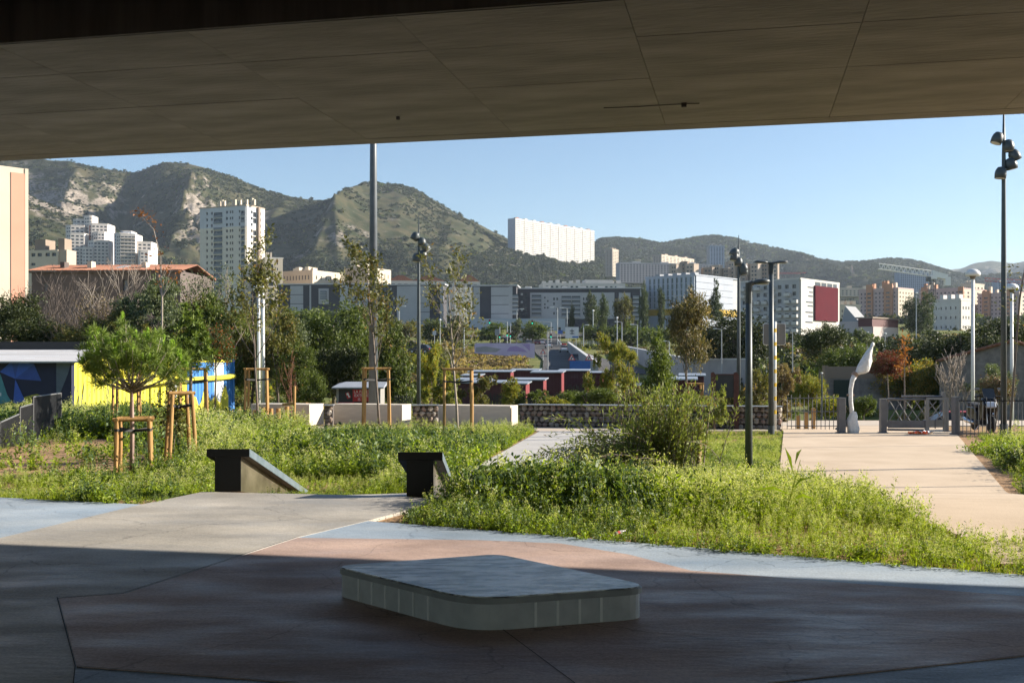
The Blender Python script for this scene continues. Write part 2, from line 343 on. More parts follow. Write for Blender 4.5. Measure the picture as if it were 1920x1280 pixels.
drape('beige_path', [(3.9,8.5),(4.15,9.8),(4.25,13),(4.75,19),(8.25,32.4),(8.9,36)], [(12,8.5),(9,10.6),(7.1,14.3),(7.6,16.2),(12.75,30.5),(14.4,36)], beige_c, 'wide sunlit beige path leading to the grey gate', n=60)
drape('street_pavement', [(9.2,36.2),(9.2,43)], [(60,36.2),(60,43)], beige2, 'pale pavement behind the gate and fence', n=12)
# ---------------- road ----------------
asph = mat('asphalt', (.085,.083,.082), rough=.95, scale=.4, col2=(.12,.117,.113), spec=.1)
drape('road', [(5,175),(6.5,220),(5,280),(4,340),(-2,400)], [(26,175),(20,220),(16,280),(15,340),(16,400)], asph, 'grey uphill road with cars in the middle distance', n=40, dz=.25)
drape('cross_road', [(-90,352),(90,352)], [(-90,372),(90,372)], asph, 'asphalt crossroads street in front of the apartment blocks', n=12, dz=.6)
lm = mat('road_paint', (.75,.75,.72), rough=.7)
drape('road_edge_line', [(17.6,230),(15.2,280),(14.2,340)], [(17.9,230),(15.5,280),(14.5,340)], lm, 'white edge line along the right of the uphill road', n=30, dz=.29, thick=.01)
# ---------------- bridge ----------------
conc = mat('soffit_concrete', (.145,.136,.122), rough=.9, scale=1.1, col2=(.275,.258,.232), bump=.25, bscale=9, detail=11, stretch=(.6,2.2,1))
conc_d = mat('stained_girder_concrete', (.06,.058,.055), rough=.95, scale=1.3, col2=(.13,.122,.11), stretch=(4,4,.3), detail=6)
ang = math.atan2(-.218, 1.0); SO = 4.166
br = thing('concrete_bridge', 'wide concrete bridge deck overhead shading the skatepark', 'bridge', (0, 11.9, SO), ang)
def U(x0,x1,y0,y1,z0,z1,name,m,**k): return MB().bb(x0,x1,y0,y1,z0,z1).build(name, m, br, **k)
# local x along the edge, local y away (edge at y=0)
U(-70,70,-4.1,-.02,.03,1.6,'girder',conc)
U(-70,70,-4.13,-4.10,.0,.34,'girder_web',conc_d)
U(-70,70,-42,-4.14,.34,1.6,'deck_slab',conc)
U(-70,70,-.02,.25,-.0,2.1,'fascia',conc)
U(-70,70,-12.2,-10.6,-.0,.335,'girder',conc_d)
rows = [(-.03,-1.95),(-1.955,-3.2),(-3.205,-4.085)]
pm = {}
rng = random.Random(3)
for r, (ya, yb) in enumerate(rows):
    for c in range(-11, 11):
        off = 0
        if r not in pm:
            mb = MB(); mb.bb(.002,1.698,yb+.002,ya-.002,-.0,.028); pm[r] = mb.build('soffit_panel', conc, br, bevel=.002); o = pm[r]
        else: o = pm[r].copy(); C.objects.link(o)
        o.location = (c*1.7+off, 0, rng.uniform(-.0012,.0012))
for x, y in ((-4.7,-2.6),(-1.0,-1.0)):
    t_ = MB(); t_.cyl((x,y,-.03),(x,y,.0),.02); t_.build('drain_hole', jm, br)
st = mat('rust_stain', (.12,.075,.045), rough=.95, scale=6, col2=(.20,.16,.12))
mb = MB(); mb.tube([(1.15,-.95,-.006),(1.5,-.93,-.006),(1.8,-.95,-.006),(2.1,-.94,-.006)], .004, 5); mb.box((1.95,-.96,-.02),(.05,.03,.04)); mb.build('cable_clip', jm, br)
# ---------------- skate pad ----------------
padt = mat('worn_pad_top', (.13,.15,.16), rough=.3, scale=4.5, col2=(.86,.89,.90), spec=.8, bump=.15, bscale=20, stretch=(.7,2.4,1), detail=9)
for nd in padt.node_tree.nodes:
    if nd.type == 'MAP_RANGE': nd.inputs[1].default_value = .43; nd.inputs[2].default_value = .57
pads = mat('pad_side', (.46,.50,.54), rough=.7, scale=5, col2=(.66,.70,.73), detail=6)
padj = mat('pad_rib', (.80,.83,.85), rough=.8)
metal_d = mat('coping_steel', (.10,.105,.11), rough=.45, metal=.6, scale=9, col2=(.22,.23,.22))
def roundpoly(pts, rad, n=7):
    out = []; k = len(pts)
    for i in range(k):
        p = Vector(pts[i]); a = (Vector(pts[i-1])-p); b = (Vector(pts[(i+1)%k])-p); r = rad[i]
        t = min(r/math.tan(a.angle(b)/2), a.length*.48, b.length*.48); p0 = p+a.normalized()*t; p1 = p+b.normalized()*t
        for j in range(n+1):
            s = j/n; q = p0*(1-s)**2+p*2*s*(1-s)+p1*s*s; out.append((q.x,q.y))
    return out
padp = [(-1.24,7.34),(-.24,6.30),(.90,6.66),(-.10,7.80)]
pp = roundpoly(padp, (.10,.42,.14,.16))
pcx = sum(p[0] for p in pp)/len(pp); pcy = sum(p[1] for p in pp)/len(pp)
pad = thing('skate_pad', 'low rounded diamond shaped concrete skate box standing in the shade', 'skate box', (pcx,pcy,.006))
def sc(s): return [((x-pcx)*s, (y-pcy)*s) for x, y in pp]
MB().prism(sc(.985), 0, .155).build('side_wall', pads, pad)
MB().prism(sc(1.0), .155, .192).build('coping', mat('pad_coping_concrete',(.24,.26,.28),rough=.6,scale=4,col2=(.40,.43,.45)), pad, bevel=.004)
MB().prism(sc(.985), .192, .2).build('top_slab', padt, pad)
P = sc(.987); 
per = 0
for i in range(len(P)):
    a = Vector(P[i]); b = Vector(P[(i+1)%len(P)]); L = (b-a).length
    if L < .25: continue
    k = int(L/.155)
    for j in range(1, k+1):
        p = a+(b-a)*(j/(k+1)); an = math.atan2((b-a).y, (b-a).x)
        MB().box((p.x,p.y,.078),(.016,.008,.148),an).build('rib', padj, pad)
# ---------------- ledges ----------------
ledge_m = mat('black_painted_steel', (.004,.005,.006), rough=.5, scale=3, col2=(.009,.010,.012), spec=.3)
steel_s = mat('scuffed_steel_side', (.12,.10,.075), rough=.3, metal=.75, scale=2.5, col2=(.42,.36,.27), stretch=(1,.6,1), detail=7)
edge_m = mat('worn_blue_edge', (.08,.115,.14), rough=.4, scale=4, col2=(.16,.20,.23))
def ledge(px0, px1, base_py, label):
    d = gd(base_py, 0)+.02; x = (gx(px0,d)+gx(px1,d))/2; w = gx(px1,d)-gx(px0,d)
    t = thing('skate_ledge', label, 'skate ledge', (x, d, .004), 0, 'steel ledges at the end of the grey floor')
    h = .53; sl = 3.8; dz = -.97; st_ = w*.30
    MB().hexa([(-w/2,0,h-.1),(w/2,0,h-.1),(w/2,sl,h-.1+dz),(-w/2,sl,h-.1+dz),(-w/2,0,h),(w/2,0,h),(w/2,sl,h+dz),(-w/2,sl,h+dz)]).build('top_beam', [ledge_m], t, bevel=.006)
    MB().bb(w/2+.001,w/2+.006,.0,.01,h-.1,h).build('end_trim', edge_m, t)
    MB().hexa([(w/2+.001,.01,h-.098),(w/2+.006,.01,h-.098),(w/2+.006,sl,h-.098+dz),(w/2+.001,sl,h-.098+dz),(w/2+.001,.01,h-.002),(w/2+.006,.01,h-.002),(w/2+.006,sl,h-.002+dz),(w/2+.001,sl,h-.002+dz)]).build('edge_strip', edge_m, t)
    MB().hexa([(-st_,.02,0),(st_,.02,0),(st_,sl*.98,-.62),(-st_,sl*.98,-.62),(-st_,.02,h-.105),(st_,.02,h-.105),(st_,sl*.98,h-.105+dz*.98),(-st_,sl*.98,h-.105+dz*.98)]).build('stem', steel_s, t)
    MB().bb(-st_-.002,st_+.002,.0,.019,-.0,h-.102).build('end_plate', ledge_m, t)
ledge(387, 467, 922, 'black T-shaped steel ledge nearest the wooden tree stakes')
ledge(746, 829, 931, 'black T-shaped steel ledge beside the tall flowering weeds and grey path')
# ---------------- foliage makers ----------------
def leaves_np(P, D, L, Wd, rs, fold=.25):
    """one folded rhombus (two triangles as a quad) per leaf: P base points, D directions, L lengths, Wd widths"""
    n = len(P); D = D/np.maximum(np.linalg.norm(D,axis=1,keepdims=True),1e-6)
    a = rs.normal(size=(n,3)); s = np.cross(D,a); s /= np.maximum(np.linalg.norm(s,axis=1,keepdims=True),1e-6)
    up = np.cross(s,D); mid = P+D*(L*.5)[:,None]
    V = np.stack([P, mid+s*(Wd*.5)[:,None]+up*(Wd*fold)[:,None], P+D*L[:,None], mid-s*(Wd*.5)[:,None]+up*(Wd*fold)[:,None]],1).reshape(-1,3)
    return V, np.arange(n*4).reshape(n,4)
def blob_pts(blobs, n, rs, shell=.55, clump=0, cs=.2, zflat=0):
    vol = np.array([b[3]*b[4]*b[5] for b in blobs])**.8; ix = rs.choice(len(blobs), n, p=vol/vol.sum()); B = np.array(blobs)[ix]
    d = rs.normal(size=(n,3)); d /= np.linalg.norm(d,axis=1,keepdims=True); r = shell+(1-shell)*rs.random(n)**.6
    r *= .78+.44*rs.random(n)
    if clump:
        k = max(8, n//clump); ci = rs.integers(0,k,n); d = d[ci]+rs.normal(size=(n,3))*cs; r = r[ci]*(1+rs.normal(size=n)*.08); B = B[ci]
    return B[:,:3]+d*r[:,None]*B[:,3:6], d
def crown_mesh(name, blobs, n, L, m, seed, shell=.5, clump=18, cs=.22, droop=.2, aspect=.5):
    rs = np.random.default_rng(seed); P, d = blob_pts(blobs, n, rs, shell, clump, cs)
    D = d*.6+rs.normal(size=(n,3))*.6; D[:,2] -= droop
    ln = L*(.6+.8*rs.random(n)); V, Fq = leaves_np(P, D, ln, ln*aspect, rs); return np_mesh(name, V, Fq, m)
def skeleton(seed, H, r, lean=(0,0), levels=3, first=.3, nb=6, spread=.9, up=.5, ratio=.55, bend=.18, trunk_top=1.0, sub=4):
    """returns branch polylines [(pts, radii)] and twig tips"""
    rn = random.Random(seed); out = []; tips = []
    def grow(p, d, L, r0, lev, k):
        pts = [p]; rad = [r0]; q = p; dd = d; segs = 5 if lev == 0 else 4
        for i in range(segs):
            bd = bend*.4 if lev == 0 else bend; dd = (dd+Vector((rn.gauss(0,bd),rn.gauss(0,bd),rn.gauss(0,bend*.6)+(up*.12 if lev else .1)))).normalized()
            q = q+dd*(L/segs); pts.append(q); rad.append(max(r0*(1-.8*(i+1)/segs), .003))
        out.append((pts, rad, lev))
        if lev >= levels-1: tips.append((pts[-1], dd)); tips.append((pts[-2], dd)); tips.append((pts[-3], dd)); return
        n = k
        for j in range(n):
            s = (first if lev == 0 else .25)+(1-(first if lev == 0 else .25))*(j+rn.random()*.8)/n; s = min(s, .98)
            fi = s*segs; i = min(int(fi), segs-1); bp = pts[i].lerp(pts[i+1], fi-i)
            az = rn.random()*6.283+j*2.4; side = Vector((math.cos(az),math.sin(az),0))
            nd = (dd*(1-spread*.5)+side*spread+Vector((0,0,up))).normalized()
            grow(bp, nd, L*ratio*(1.15-.5*s)*rn.uniform(.75,1.25), max(rad[i]*.55,.004), lev+1, max(2, sub))
        tips.append((pts[-1], dd))
    grow(Vector((0,0,0)), Vector((lean[0],lean[1],1)).normalized(), H*trunk_top, r, 0, nb); return out, tips
def wood_obj(sk, name, m, parent, sides=(7,5,4,3), levs=None):
    mb = MB()
    for pts, rad, lev in sk:
        if levs is not None and lev not in levs: continue
        mb.tube(pts, rad, sides[min(lev,3)])
    return mb.build(name, m, parent, smooth=True)
def tip_leaves(tips, per, L, m, seed, spread=.18, aspect=.45, droop=.1):
    rs = np.random.default_rng(seed); P = []; D = []
    for p, d in tips:
        for i in range(per):
            P.append(np.array(p)+rs.normal(size=3)*spread); D.append(np.array(d)*.7+rs.normal(size=3)*.8-np.array((0,0,droop)))
    P = np.array(P); D = np.array(D); ln = L*(.6+.8*rs.random(len(P))); V, Fq = leaves_np(P, D, ln, ln*aspect, rs); return np_mesh('leaves', V, Fq, m)
bark = mat('grey_brown_bark', (.11,.085,.07), rough=.95, scale=14, col2=(.22,.18,.15), stretch=(1,1,.3), bump=.4)
bark_l = mat('pale_twig_bark', (.23,.19,.155), rough=.95, scale=10, col2=(.36,.31,.26))
bark_d = mat('dark_twig_bark', (.075,.06,.055), rough=.95, scale=10, col2=(.15,.12,.10))
pink_bark = mat('pinkish_young_bark', (.26,.17,.14), rough=.9, scale=18, col2=(.40,.29,.25), stretch=(1,1,.4))
LG = leafmat('weed_leaf', (.09,.155,.012), (.32,.40,.03), .4, c3=(.34,.38,.17), p3=.06)
LG2 = leafmat('grass_blade', (.17,.235,.018), (.38,.43,.045), .45)
LGF = leafmat('pale_weed_flower', (.40,.44,.16), (.60,.58,.30), .4)
LGD = leafmat('grey_green_leaf', (.045,.085,.03), (.13,.19,.07), .3)
L_OL = leafmat('olive_leaf', (.065,.075,.022), (.19,.18,.055), .35, c3=(.26,.16,.05), p3=.07)
L_GR = leafmat('mid_green_leaf', (.05,.078,.016), (.15,.185,.042), .35)
L_DK = leafmat('dark_evergreen_leaf', (.020,.032,.009), (.07,.083,.024), .2)
L_SILV = leafmat('silvery_shrub_leaf', (.07,.095,.045), (.20,.235,.125), .3)
L_YG = leafmat('yellow_green_leaf', (.14,.165,.022), (.30,.30,.06), .45, c3=(.36,.22,.03), p3=.12)
L_GOLD = leafmat('golden_autumn_leaf', (.22,.16,.03), (.40,.29,.07), .45, c3=(.10,.14,.04), p3=.35)
L_RED = leafmat('red_autumn_leaf', (.12,.022,.022), (.22,.055,.045), .4, c3=(.09,.11,.035), p3=.25)
L_RUST = leafmat('rusty_leaf', (.24,.08,.025), (.40,.17,.05), .4)
L_PINE = leafmat('pine_needle', (.085,.14,.03), (.24,.31,.065), .3)
L_PINET = leafmat('bright_pine_shoot', (.22,.36,.045), (.34,.48,.08), .35)
L_BR = leafmat('brown_dry_leaf', (.12,.085,.045), (.22,.17,.09), .3)
L_CYP = leafmat('poplar_leaf', (.03,.05,.018), (.10,.13,.05), .25)
# ---------------- weeds (instanced) ----------------
def proto(name, parts):
    V = []; Fs = []; mi = []; mats = []; off = 0
    for v, f, m in parts:
        V.append(v); Fs.append(f+off); off += len(v)
        if m not in mats: mats.append(m)
        mi += [mats.index(m)]*len(f)
    return bpy.data.objects.new(name, np_mesh(name, np.concatenate(V), np.concatenate(Fs), mats, mi=mi))
def stem_quads(pts, w, rs):
    V = []; Fq = []
    for (a, b) in pts:
        a = np.array(a); b = np.array(b); s = rs.normal(size=3); s[2] = 0; s = s/np.linalg.norm(s)*w; o = len(V)
        V += [a-s, a+s, b+s*.5, b-s*.5]; Fq.append([o,o+1,o+2,o+3])
    return np.array(V), np.array(Fq)
def weed(seed, H, nst, nl, L, asp, flower=0, lm=LG, spread=.12, topleaf=True):
    rs = np.random.default_rng(seed); sp = []; P = []; D = []; FP = []
    for i in range(nst):
        a = rs.random()*6.283; b = np.array([math.cos(a),math.sin(a),0])*rs.random()*spread*.6; h = H*(.6+.5*rs.random()); t = b*2.2+np.array([0,0,h])+np.append(rs.normal(size=2)*spread*.5,0); mid = (b+t)/2+np.append(rs.normal(size=2)*.02,0)
        sp += [(b,mid),(mid,t)]
        for j in range(nl):
            s = (j+rs.random())/nl; q = b+(t-b)*s; P.append(q); w = rs.random()*6.283; D.append([math.cos(w),math.sin(w),.25+.5*s+rs.normal()*.2])
        for j in range(flower): FP.append(t+rs.normal(size=3)*np.array([.03,.03,.035]))
    P = np.array(P); D = np.array(D); ln = L*(.5+rs.random(len(P))); parts = []
    v, f = leaves_np(P, D, ln, ln*asp, rs); parts.append((v,f,lm))
    v, f = stem_quads(sp, .0035, rs); parts.append((v,f,LG2))
    if flower:
        FP = np.array(FP); v, f = leaves_np(FP, rs.normal(size=FP.shape)+np.array([0,0,.6]), np.full(len(FP),.022), np.full(len(FP),.018), rs); parts.append((v,f,LGF))
    return proto('weed_plant', parts)
def tuft(seed, H, n, m=LG2):
    rs = np.random.default_rng(seed); b = np.append(rs.normal(size=(n,2))*.05, np.zeros((n,1)),1); w = rs.random(n)*6.283
    D = np.stack([np.cos(w)*.45,np.sin(w)*.45,1+rs.random(n)],1); ln = H*(.5+.6*rs.random(n)); v, f = leaves_np(b, D, ln, np.full(n,.013), rs, 0); return proto('grass_tuft', [(v,f,m)])
PR = [weed(1,.34,5,9,.075,.5), weed(2,.42,4,10,.085,.42,6), weed(3,.24,6,8,.07,.6), weed(4,.50,3,9,.07,.35,14), tuft(5,.30,22), tuft(6,.20,26), weed(7,.46,5,12,.07,.45,0,LGD,.2), weed(8,.16,7,6,.07,.7), weed(9,.62,2,8,.06,.3,22), weed(10,.5,3,7,.06,.3,8,L_BR)]
pc = bpy.data.collections.new('weed_prototypes')
for i, o in enumerate(PR): o.name = 'weed_%02d' % i; pc.objects.link(o)
def scatter_mod(o, coll):
    g = bpy.data.node_groups.new('scatter', 'GeometryNodeTree')
    g.interface.new_socket('Geometry', in_out='INPUT', socket_type='NodeSocketGeometry'); g.interface.new_socket('Geometry', in_out='OUTPUT', socket_type='NodeSocketGeometry')
    n = g.nodes; gi = n.new('NodeGroupInput'); go = n.new('NodeGroupOutput'); ip = n.new('GeometryNodeInstanceOnPoints'); ci = n.new('GeometryNodeCollectionInfo'); mp = n.new('GeometryNodeMeshToPoints')
    ci.inputs['Collection'].default_value = coll; ci.inputs['Separate Children'].default_value = True; ci.inputs['Reset Children'].default_value = True
    def na(name, ty):
        a = n.new('GeometryNodeInputNamedAttribute'); a.data_type = ty; a.inputs['Name'].default_value = name; return a.outputs['Attribute']
    g.links.new(gi.outputs[0], mp.inputs['Mesh']); g.links.new(mp.outputs[0], ip.inputs['Points']); g.links.new(ci.outputs[0], ip.inputs['Instance'])
    ip.inputs['Pick Instance'].default_value = True; g.links.new(na('idx','INT'), ip.inputs['Instance Index'])
    g.links.new(na('rot','FLOAT_VECTOR'), ip.inputs['Rotation']); g.links.new(na('scl','FLOAT_VECTOR'), ip.inputs['Scale']); g.links.new(ip.outputs[0], go.inputs[0])
    md = o.modifiers.new('scatter','NODES'); md.node_group = g
def scatter(name, label, P, idx, rot, scl, coll, cat):
    me = bpy.data.meshes.new(name); me.vertices.add(len(P)); me.vertices.foreach_set('co', np.asarray(P,np.float32).ravel())
    a = me.attributes.new('idx','INT','POINT'); a.data.foreach_set('value', np.asarray(idx,np.int32))
    a = me.attributes.new('rot','FLOAT_VECTOR','POINT'); a.data.foreach_set('vector', np.asarray(rot,np.float32).ravel())
    a = me.attributes.new('scl','FLOAT_VECTOR','POINT'); a.data.foreach_set('vector', np.asarray(scl,np.float32).ravel())
    me.update(); o = link(name, me); scatter_mod(o, coll); return tag(o, label, cat, kind='stuff')
def inpoly(x, y, poly):
    r = np.zeros(len(x), bool); n = len(poly)
    for i in range(n):
        x0,y0 = poly[i]; x1,y1 = poly[i-1]
        c = ((y0 > y) != (y1 > y)) & (x < (x1-x0)*(y-y0)/(y1-y0+1e-12)+x0); r ^= c
    return r
def weeds(name, label, poly, dens, w, seed, smin=.7, smax=1.25, hole=None, hmul=None):
    rs = np.random.default_rng(seed); p = np.array(poly); lo = p.min(0); hi = p.max(0); n = int(dens*(hi-lo).prod())
    x = lo[0]+(hi[0]-lo[0])*rs.random(n); y = lo[1]+(hi[1]-lo[1])*rs.random(n); k = inpoly(x,y,poly)
    if hole:
        for hp in hole: k &= ~inpoly(x,y,hp) | (rs.random(n) < .03)
    x = x[k]; y = y[k]; n = len(x); z = terrain(x,y); nz = fbm(x*.9, y*.9, 3, seed)
    ww = np.array(w, float); idx = rs.choice(len(ww), n, p=ww/ww.sum())
    nb = fbm(x*.35+9, y*.35, 3, seed+5); idx = np.where((nz > .56) & (rs.random(n) < .6), rs.choice([6,2,7,0], n), idx); idx = np.where((nb > .56) & (rs.random(n) < .65), rs.choice([6,6,0,2], n), idx); idx = np.where((nb < .42) & (rs.random(n) < .6), rs.choice([3,4,8,4], n), idx)
    s = (smin+(smax-smin)*rs.random(n))*(.45+1.1*nz)*(.75+.5*nb)
    if hmul is not None: s = s*hmul(x,y)
    rot = np.stack([rs.normal(size=n)*.12, rs.normal(size=n)*.12, rs.random(n)*6.283],1)
    return scatter(name, label, np.stack([x,y,z-.01],1), idx, rot, np.stack([s,s,s*(.85+.35*rs.random(n))],1), pc, 'weeds')
cpoly = [G(742,979),G(1000,1002),G(1400,1037),G(1920,1080),(9.5,5.9),(9.5,8.0),(4.05,9.75),(4.2,13),(4.7,19),(8.2,32.3),(3.7,32.2),(1.8,21),(.4,16.3),(-.74,12.95),G(836,939)]
def edge_low(x, y):   # shorter plants along the concrete, near the beige path and at the back
    r = np.clip((y-(10.9-.30*(x+1.6)))/1.4, .58, 1.0); return .62*r*np.clip((34-y)/9,.5,1)*np.clip((20-y)/6+.4,.55,1)*np.where(x > 3.2, .9, 1)
weeds('weed_meadow', 'dense flowering weeds between the skate floor, grey path and beige path', cpoly, 260, (3,3,2,3.4,2.4,1.5,.5,1.2,2.4,.5), 1, hmul=edge_low, hole=[[(-1.55,10.4),(-.5,12.6),(-.9,12.9),(-1.9,10.7)]])
lpoly = [G(-300,928),G(0,933),G(265,946),G(380,923),(-3.35,13.2),(-1.85,16.3),(-1.0,20),(.7,32.3),(-9,32.3),(-17,45),(-24,45),(-30,20)]
soil1 = [(-10.2,19.0),(-7.0,19.2),(-6.5,22),(-8.5,26),(-9.9,29),(-13.4,30.5),(-12.4,25)]
def lh(x, y): return np.where(y < 17, .6, .85)*np.where((y > 23) & (x > -6), .52, 1)*np.where((y < 19.5) & (x < -5.5), .62, 1)*np.clip(.7+.05*(y-14),.7,1.25)*np.where((x > -4.6) & (x < -2.2) & (y < 19), .45, 1)
weeds('weed_meadow', 'green weeds around the wooden tree stakes left of the grey path', lpoly, 120, (3,1,3,.6,3,1.5,1.4,1.5,.4,.5), 2, hole=[soil1], hmul=lh)
weeds('weed_meadow', 'leafy weeds and grass at the right edge of the beige path', [(7.9,16.4),(13,30.6),(22,31.5),(22,20),(12,12),(9.2,12)], 45, (3,1,3,.5,2,2,1.5,2,.2), 3, hmul=lambda x,y: np.where(x < 8.8+.36*(y-18), .35, .75)*np.clip((32-y)/6,.5,1))
# ---------------- tree stakes ----------------
wood = mat('golden_stake_wood', (.30,.16,.045), rough=.75, scale=9, col2=(.47,.28,.10), stretch=(1,1,.15), bump=.2)
wood_e = mat('stake_end_wood', (.42,.28,.13), rough=.8, scale=20)
strap = mat('black_rubber_strap', (.012,.012,.013), rough=.6)
GS = 'wooden stake frames holding the young trees'
def stake_frame(px, py, h, w, dpt, label, rz=0., tilt=.04, n=4, z=None, bars='ring', strap_h=.84, legs=None):
    d = gd(py) if z is None else z; x = gx(px,d); t = thing('tree_stake_frame', label, 'tree stakes', (x,d,T(x,d)-.05), rz, GS)
    pos = legs or ([(-w/2,-dpt/2),(w/2,-dpt/2),(w/2*.92,dpt/2),(-w/2*.92,dpt/2)] if n == 4 else [(-w/2,-dpt/2),(w/2,-dpt/2),(0,dpt/2)])
    rn = random.Random(int(px))
    for i, (a,b) in enumerate(pos):
        mb = MB(); ta = a*(1-tilt*2)+rn.gauss(0,.01); tb = b*(1-tilt*2)
        mb.tube([(a,b,0),((a+ta)/2+.003,(b+tb)/2,h*.5),(ta,tb,h)], [.042,.041,.04], 10); mb.build('post', [wood], t, smooth=False)
    f = 1-tilt*2
    if bars:
        q = [(a*f,b*f) for a,b in pos]; k = len(q); prs = [(i,(i+1)%k) for i in range(k)] if bars == 'ring' else bars
        for i, j in prs:
            a = Vector((*q[i],h-.03)); b = Vector((*q[j],h-.03)); e = (b-a).normalized()*.07; off = Vector((0,0,.05 if (i+j) % 2 else .075))
            MB().tube([a-e+off,b+e+off], .036, 8).build('crossbar', wood, t)
    sh = h*strap_h
    for i in range(0, len(pos)):
        a = Vector((pos[i][0]*f,pos[i][1]*f,sh)); m_ = Vector((0,0,sh-.03)); s = (m_-a); nn = s.normalized().cross(Vector((0,0,1)))*.004
        mb = MB(); mb.hexa([a-nn-Vector((0,0,.025)),m_-nn-Vector((0,0,.025)),m_+nn-Vector((0,0,.025)),a+nn-Vector((0,0,.025)),a-nn+Vector((0,0,.025)),m_-nn+Vector((0,0,.025)),m_+nn+Vector((0,0,.025)),a+nn+Vector((0,0,.025))])
        mb.tube([a+Vector((0,0,-.025)),a+Vector((0,0,.025))], .047, 10); mb.build('strap', strap, t)
    return t
stake_frame(252, 890, 1.08, .62, .55, 'wooden four-post stake frame around the front pine trunk', rz=.25)
stake_frame(338, 868, 1.5, .55, .5, 'slanted wooden stakes around the leafy tree behind the pine', tilt=.14, rz=.5, bars=[(0,1),(2,3)])
stake_frame(238, 800, 2.0, .72, .6, 'tall wooden stakes half hidden behind the front pine', rz=.2, z=31)
stake_frame(362, 800, 1.95, .80, .7, 'pair of tall stakes with crossbar beside the blue container end', rz=.3, z=31)
stake_frame(482, 800, 1.95, .72, .6, 'wooden stake frame left of the wooden hut and white lamp poles', rz=.12)
stake_frame(706, 806, 1.95, .84, .7, 'wooden stake frame in front of the thick dark pole', rz=.12)
stake_frame(859, 822, 1.95, .78, .10, 'two-post wooden stake frame in front of the right concrete block', rz=.06, tilt=.02, legs=[(-.39,-.05),(.37,-.08),(.39,.10)], bars=[(0,1)])
t = thing('single_stake', 'lone wooden stake tied to a reddish bare sapling by the concrete block', 'stake', (gx(551,32),32,-.55)); MB().tube([(0,0,0),(.02,0,1.45)], .045, 10).build('post', wood, t); MB().tube([(-.35,.02,.9),(.05,.02,.92)], .035, 8).build('crossbar', wood, t)
stake_frame(1303, 800, 1.55, .62, .3, 'wooden stake frame behind the gabion wall near the information board', z=44)
def leaning(px0,py0,px1,py1,d,label):
    a = W(px0,py0,d); b = W(px1,py1,d+.1); t = thing('leaning_stake', label, 'stake', a); MB().tube([(0,0,0),(b-a)*.5,b-a], [.05,.048,.045], 9).build('post', wood_e, t)
leaning(1309,895,1312,800,20.5,'pale upright stake standing in the weeds right of the large shrub')
leaning(1258,815,1263,776,24,'short pale stake leaning inside the large shrub')
for i, (px, h) in enumerate(((433,.62),(448,.68),(478,.62),(494,.7),(508,.66),(522,.66),(538,.72))):
    d = 34+i*.25; x = gx(px,d); t = thing('wooden_bollard', '%s short wooden post from the left in the row by the hut' % ('first','second','third','fourth','fifth','sixth','seventh')[i], 'wooden post', (x,d,T(x,d)-.03), 0, 'short wooden posts by the hut')
    MB().tube([(0,0,0),(0,0,h)], .075, 10).build('post', wood, t); MB().tube([(0,0,h*.55),(0,0,h*.6)], .078, 10).build('wire_notch', wood_e, t)
# ---------------- young trees ----------------
def young_tree(px, py, topy, label, seed, lean=(0,0), leafn=5, m=L_OL, leafL=.085, nb=9, first=.42, name='young_tree', d=None, r=.045, spread=.75, up=.55, ratio=.42, bk=bark):
    d = d or gd(py); x = gx(px,d); z = T(x,d); H = zz(topy,d)-z; t = thing(name, label, 'tree', (x,d,z-.05))
    sk, tips = skeleton(seed, H, r, lean, 3, first, nb, spread, up, ratio, .09, 1.0, 5)
    k = H/max(max(p.z for p in s_[0]) for s_ in sk); sk = [([p*k for p in a],b_,c_) for a,b_,c_ in sk]; tips = [(p*k,q_) for p,q_ in tips]
    wood_obj(sk, 'trunk', bk, t, levs=(0,)); wood_obj(sk, 'branches', bk, t, levs=(1,2))
    link('crown', tip_leaves(tips, leafn, leafL, m, seed, .10), t); return t
young_tree(484, 802, 432, 'tall sparse young tree with olive leaves in front of the white tower block', 11, (.0,0), 12, leafL=.135)
young_tree(712, 808, 452, 'sparse young tree crossing the thick dark pole', 12, (-.02,0), 11, leafL=.135)
young_tree(858, 818, 455, 'bare-limbed young tree with few leaves behind the two-post stake frame', 13, (-.03,0), 6, leafL=.11, nb=11, bk=bark_l)
# leafy tree behind pine
def shrub(name, label, px, d, blobs, n, L, m, seed, cat='shrub', group=None, base=None, stemm=None, clump=18, cs=.22, aspect=.5, shell=.45, droop=.1, stems=5, bk=None):
    x = gx(px,d); z = T(x,d) if base is None else base; t = thing(name, label, cat, (x,d,z-.05), 0, group)
    link('crown', crown_mesh('crown', blobs, n, L, m, seed, shell, clump, cs, droop, aspect), t)
    rn = random.Random(seed); mb = MB()
    for i in range(stems):
        b = blobs[i % len(blobs)]; e = Vector((b[0]+rn.uniform(-.4,.4)*b[3], b[1], b[2]+rn.uniform(-.1,.4)*b[5])); s = Vector((rn.gauss(0,.06)*b[3],rn.gauss(0,.06),0)); mid = s.lerp(e,.5)+Vector((rn.gauss(0,.08)*b[3],0,.05*b[5])); r = max(.012, .035*max(b[3],b[5])*.6)
        mb.tube([s,mid,e], [r,r*.75,r*.35], 6)
    mb.build('trunk', bk or bark, t, smooth=True); return t
shrub('leafy_tree', 'small round-leaved tree growing between the slanted stakes behind the pine', 322, 22.5, [(-.05,0,1.35,.28,.28,.55),(.05,0,.95,.22,.22,.3),(.0,0,1.95,.2,.2,.35)], 1500, .075, L_OL, 21, 'tree', stems=3)
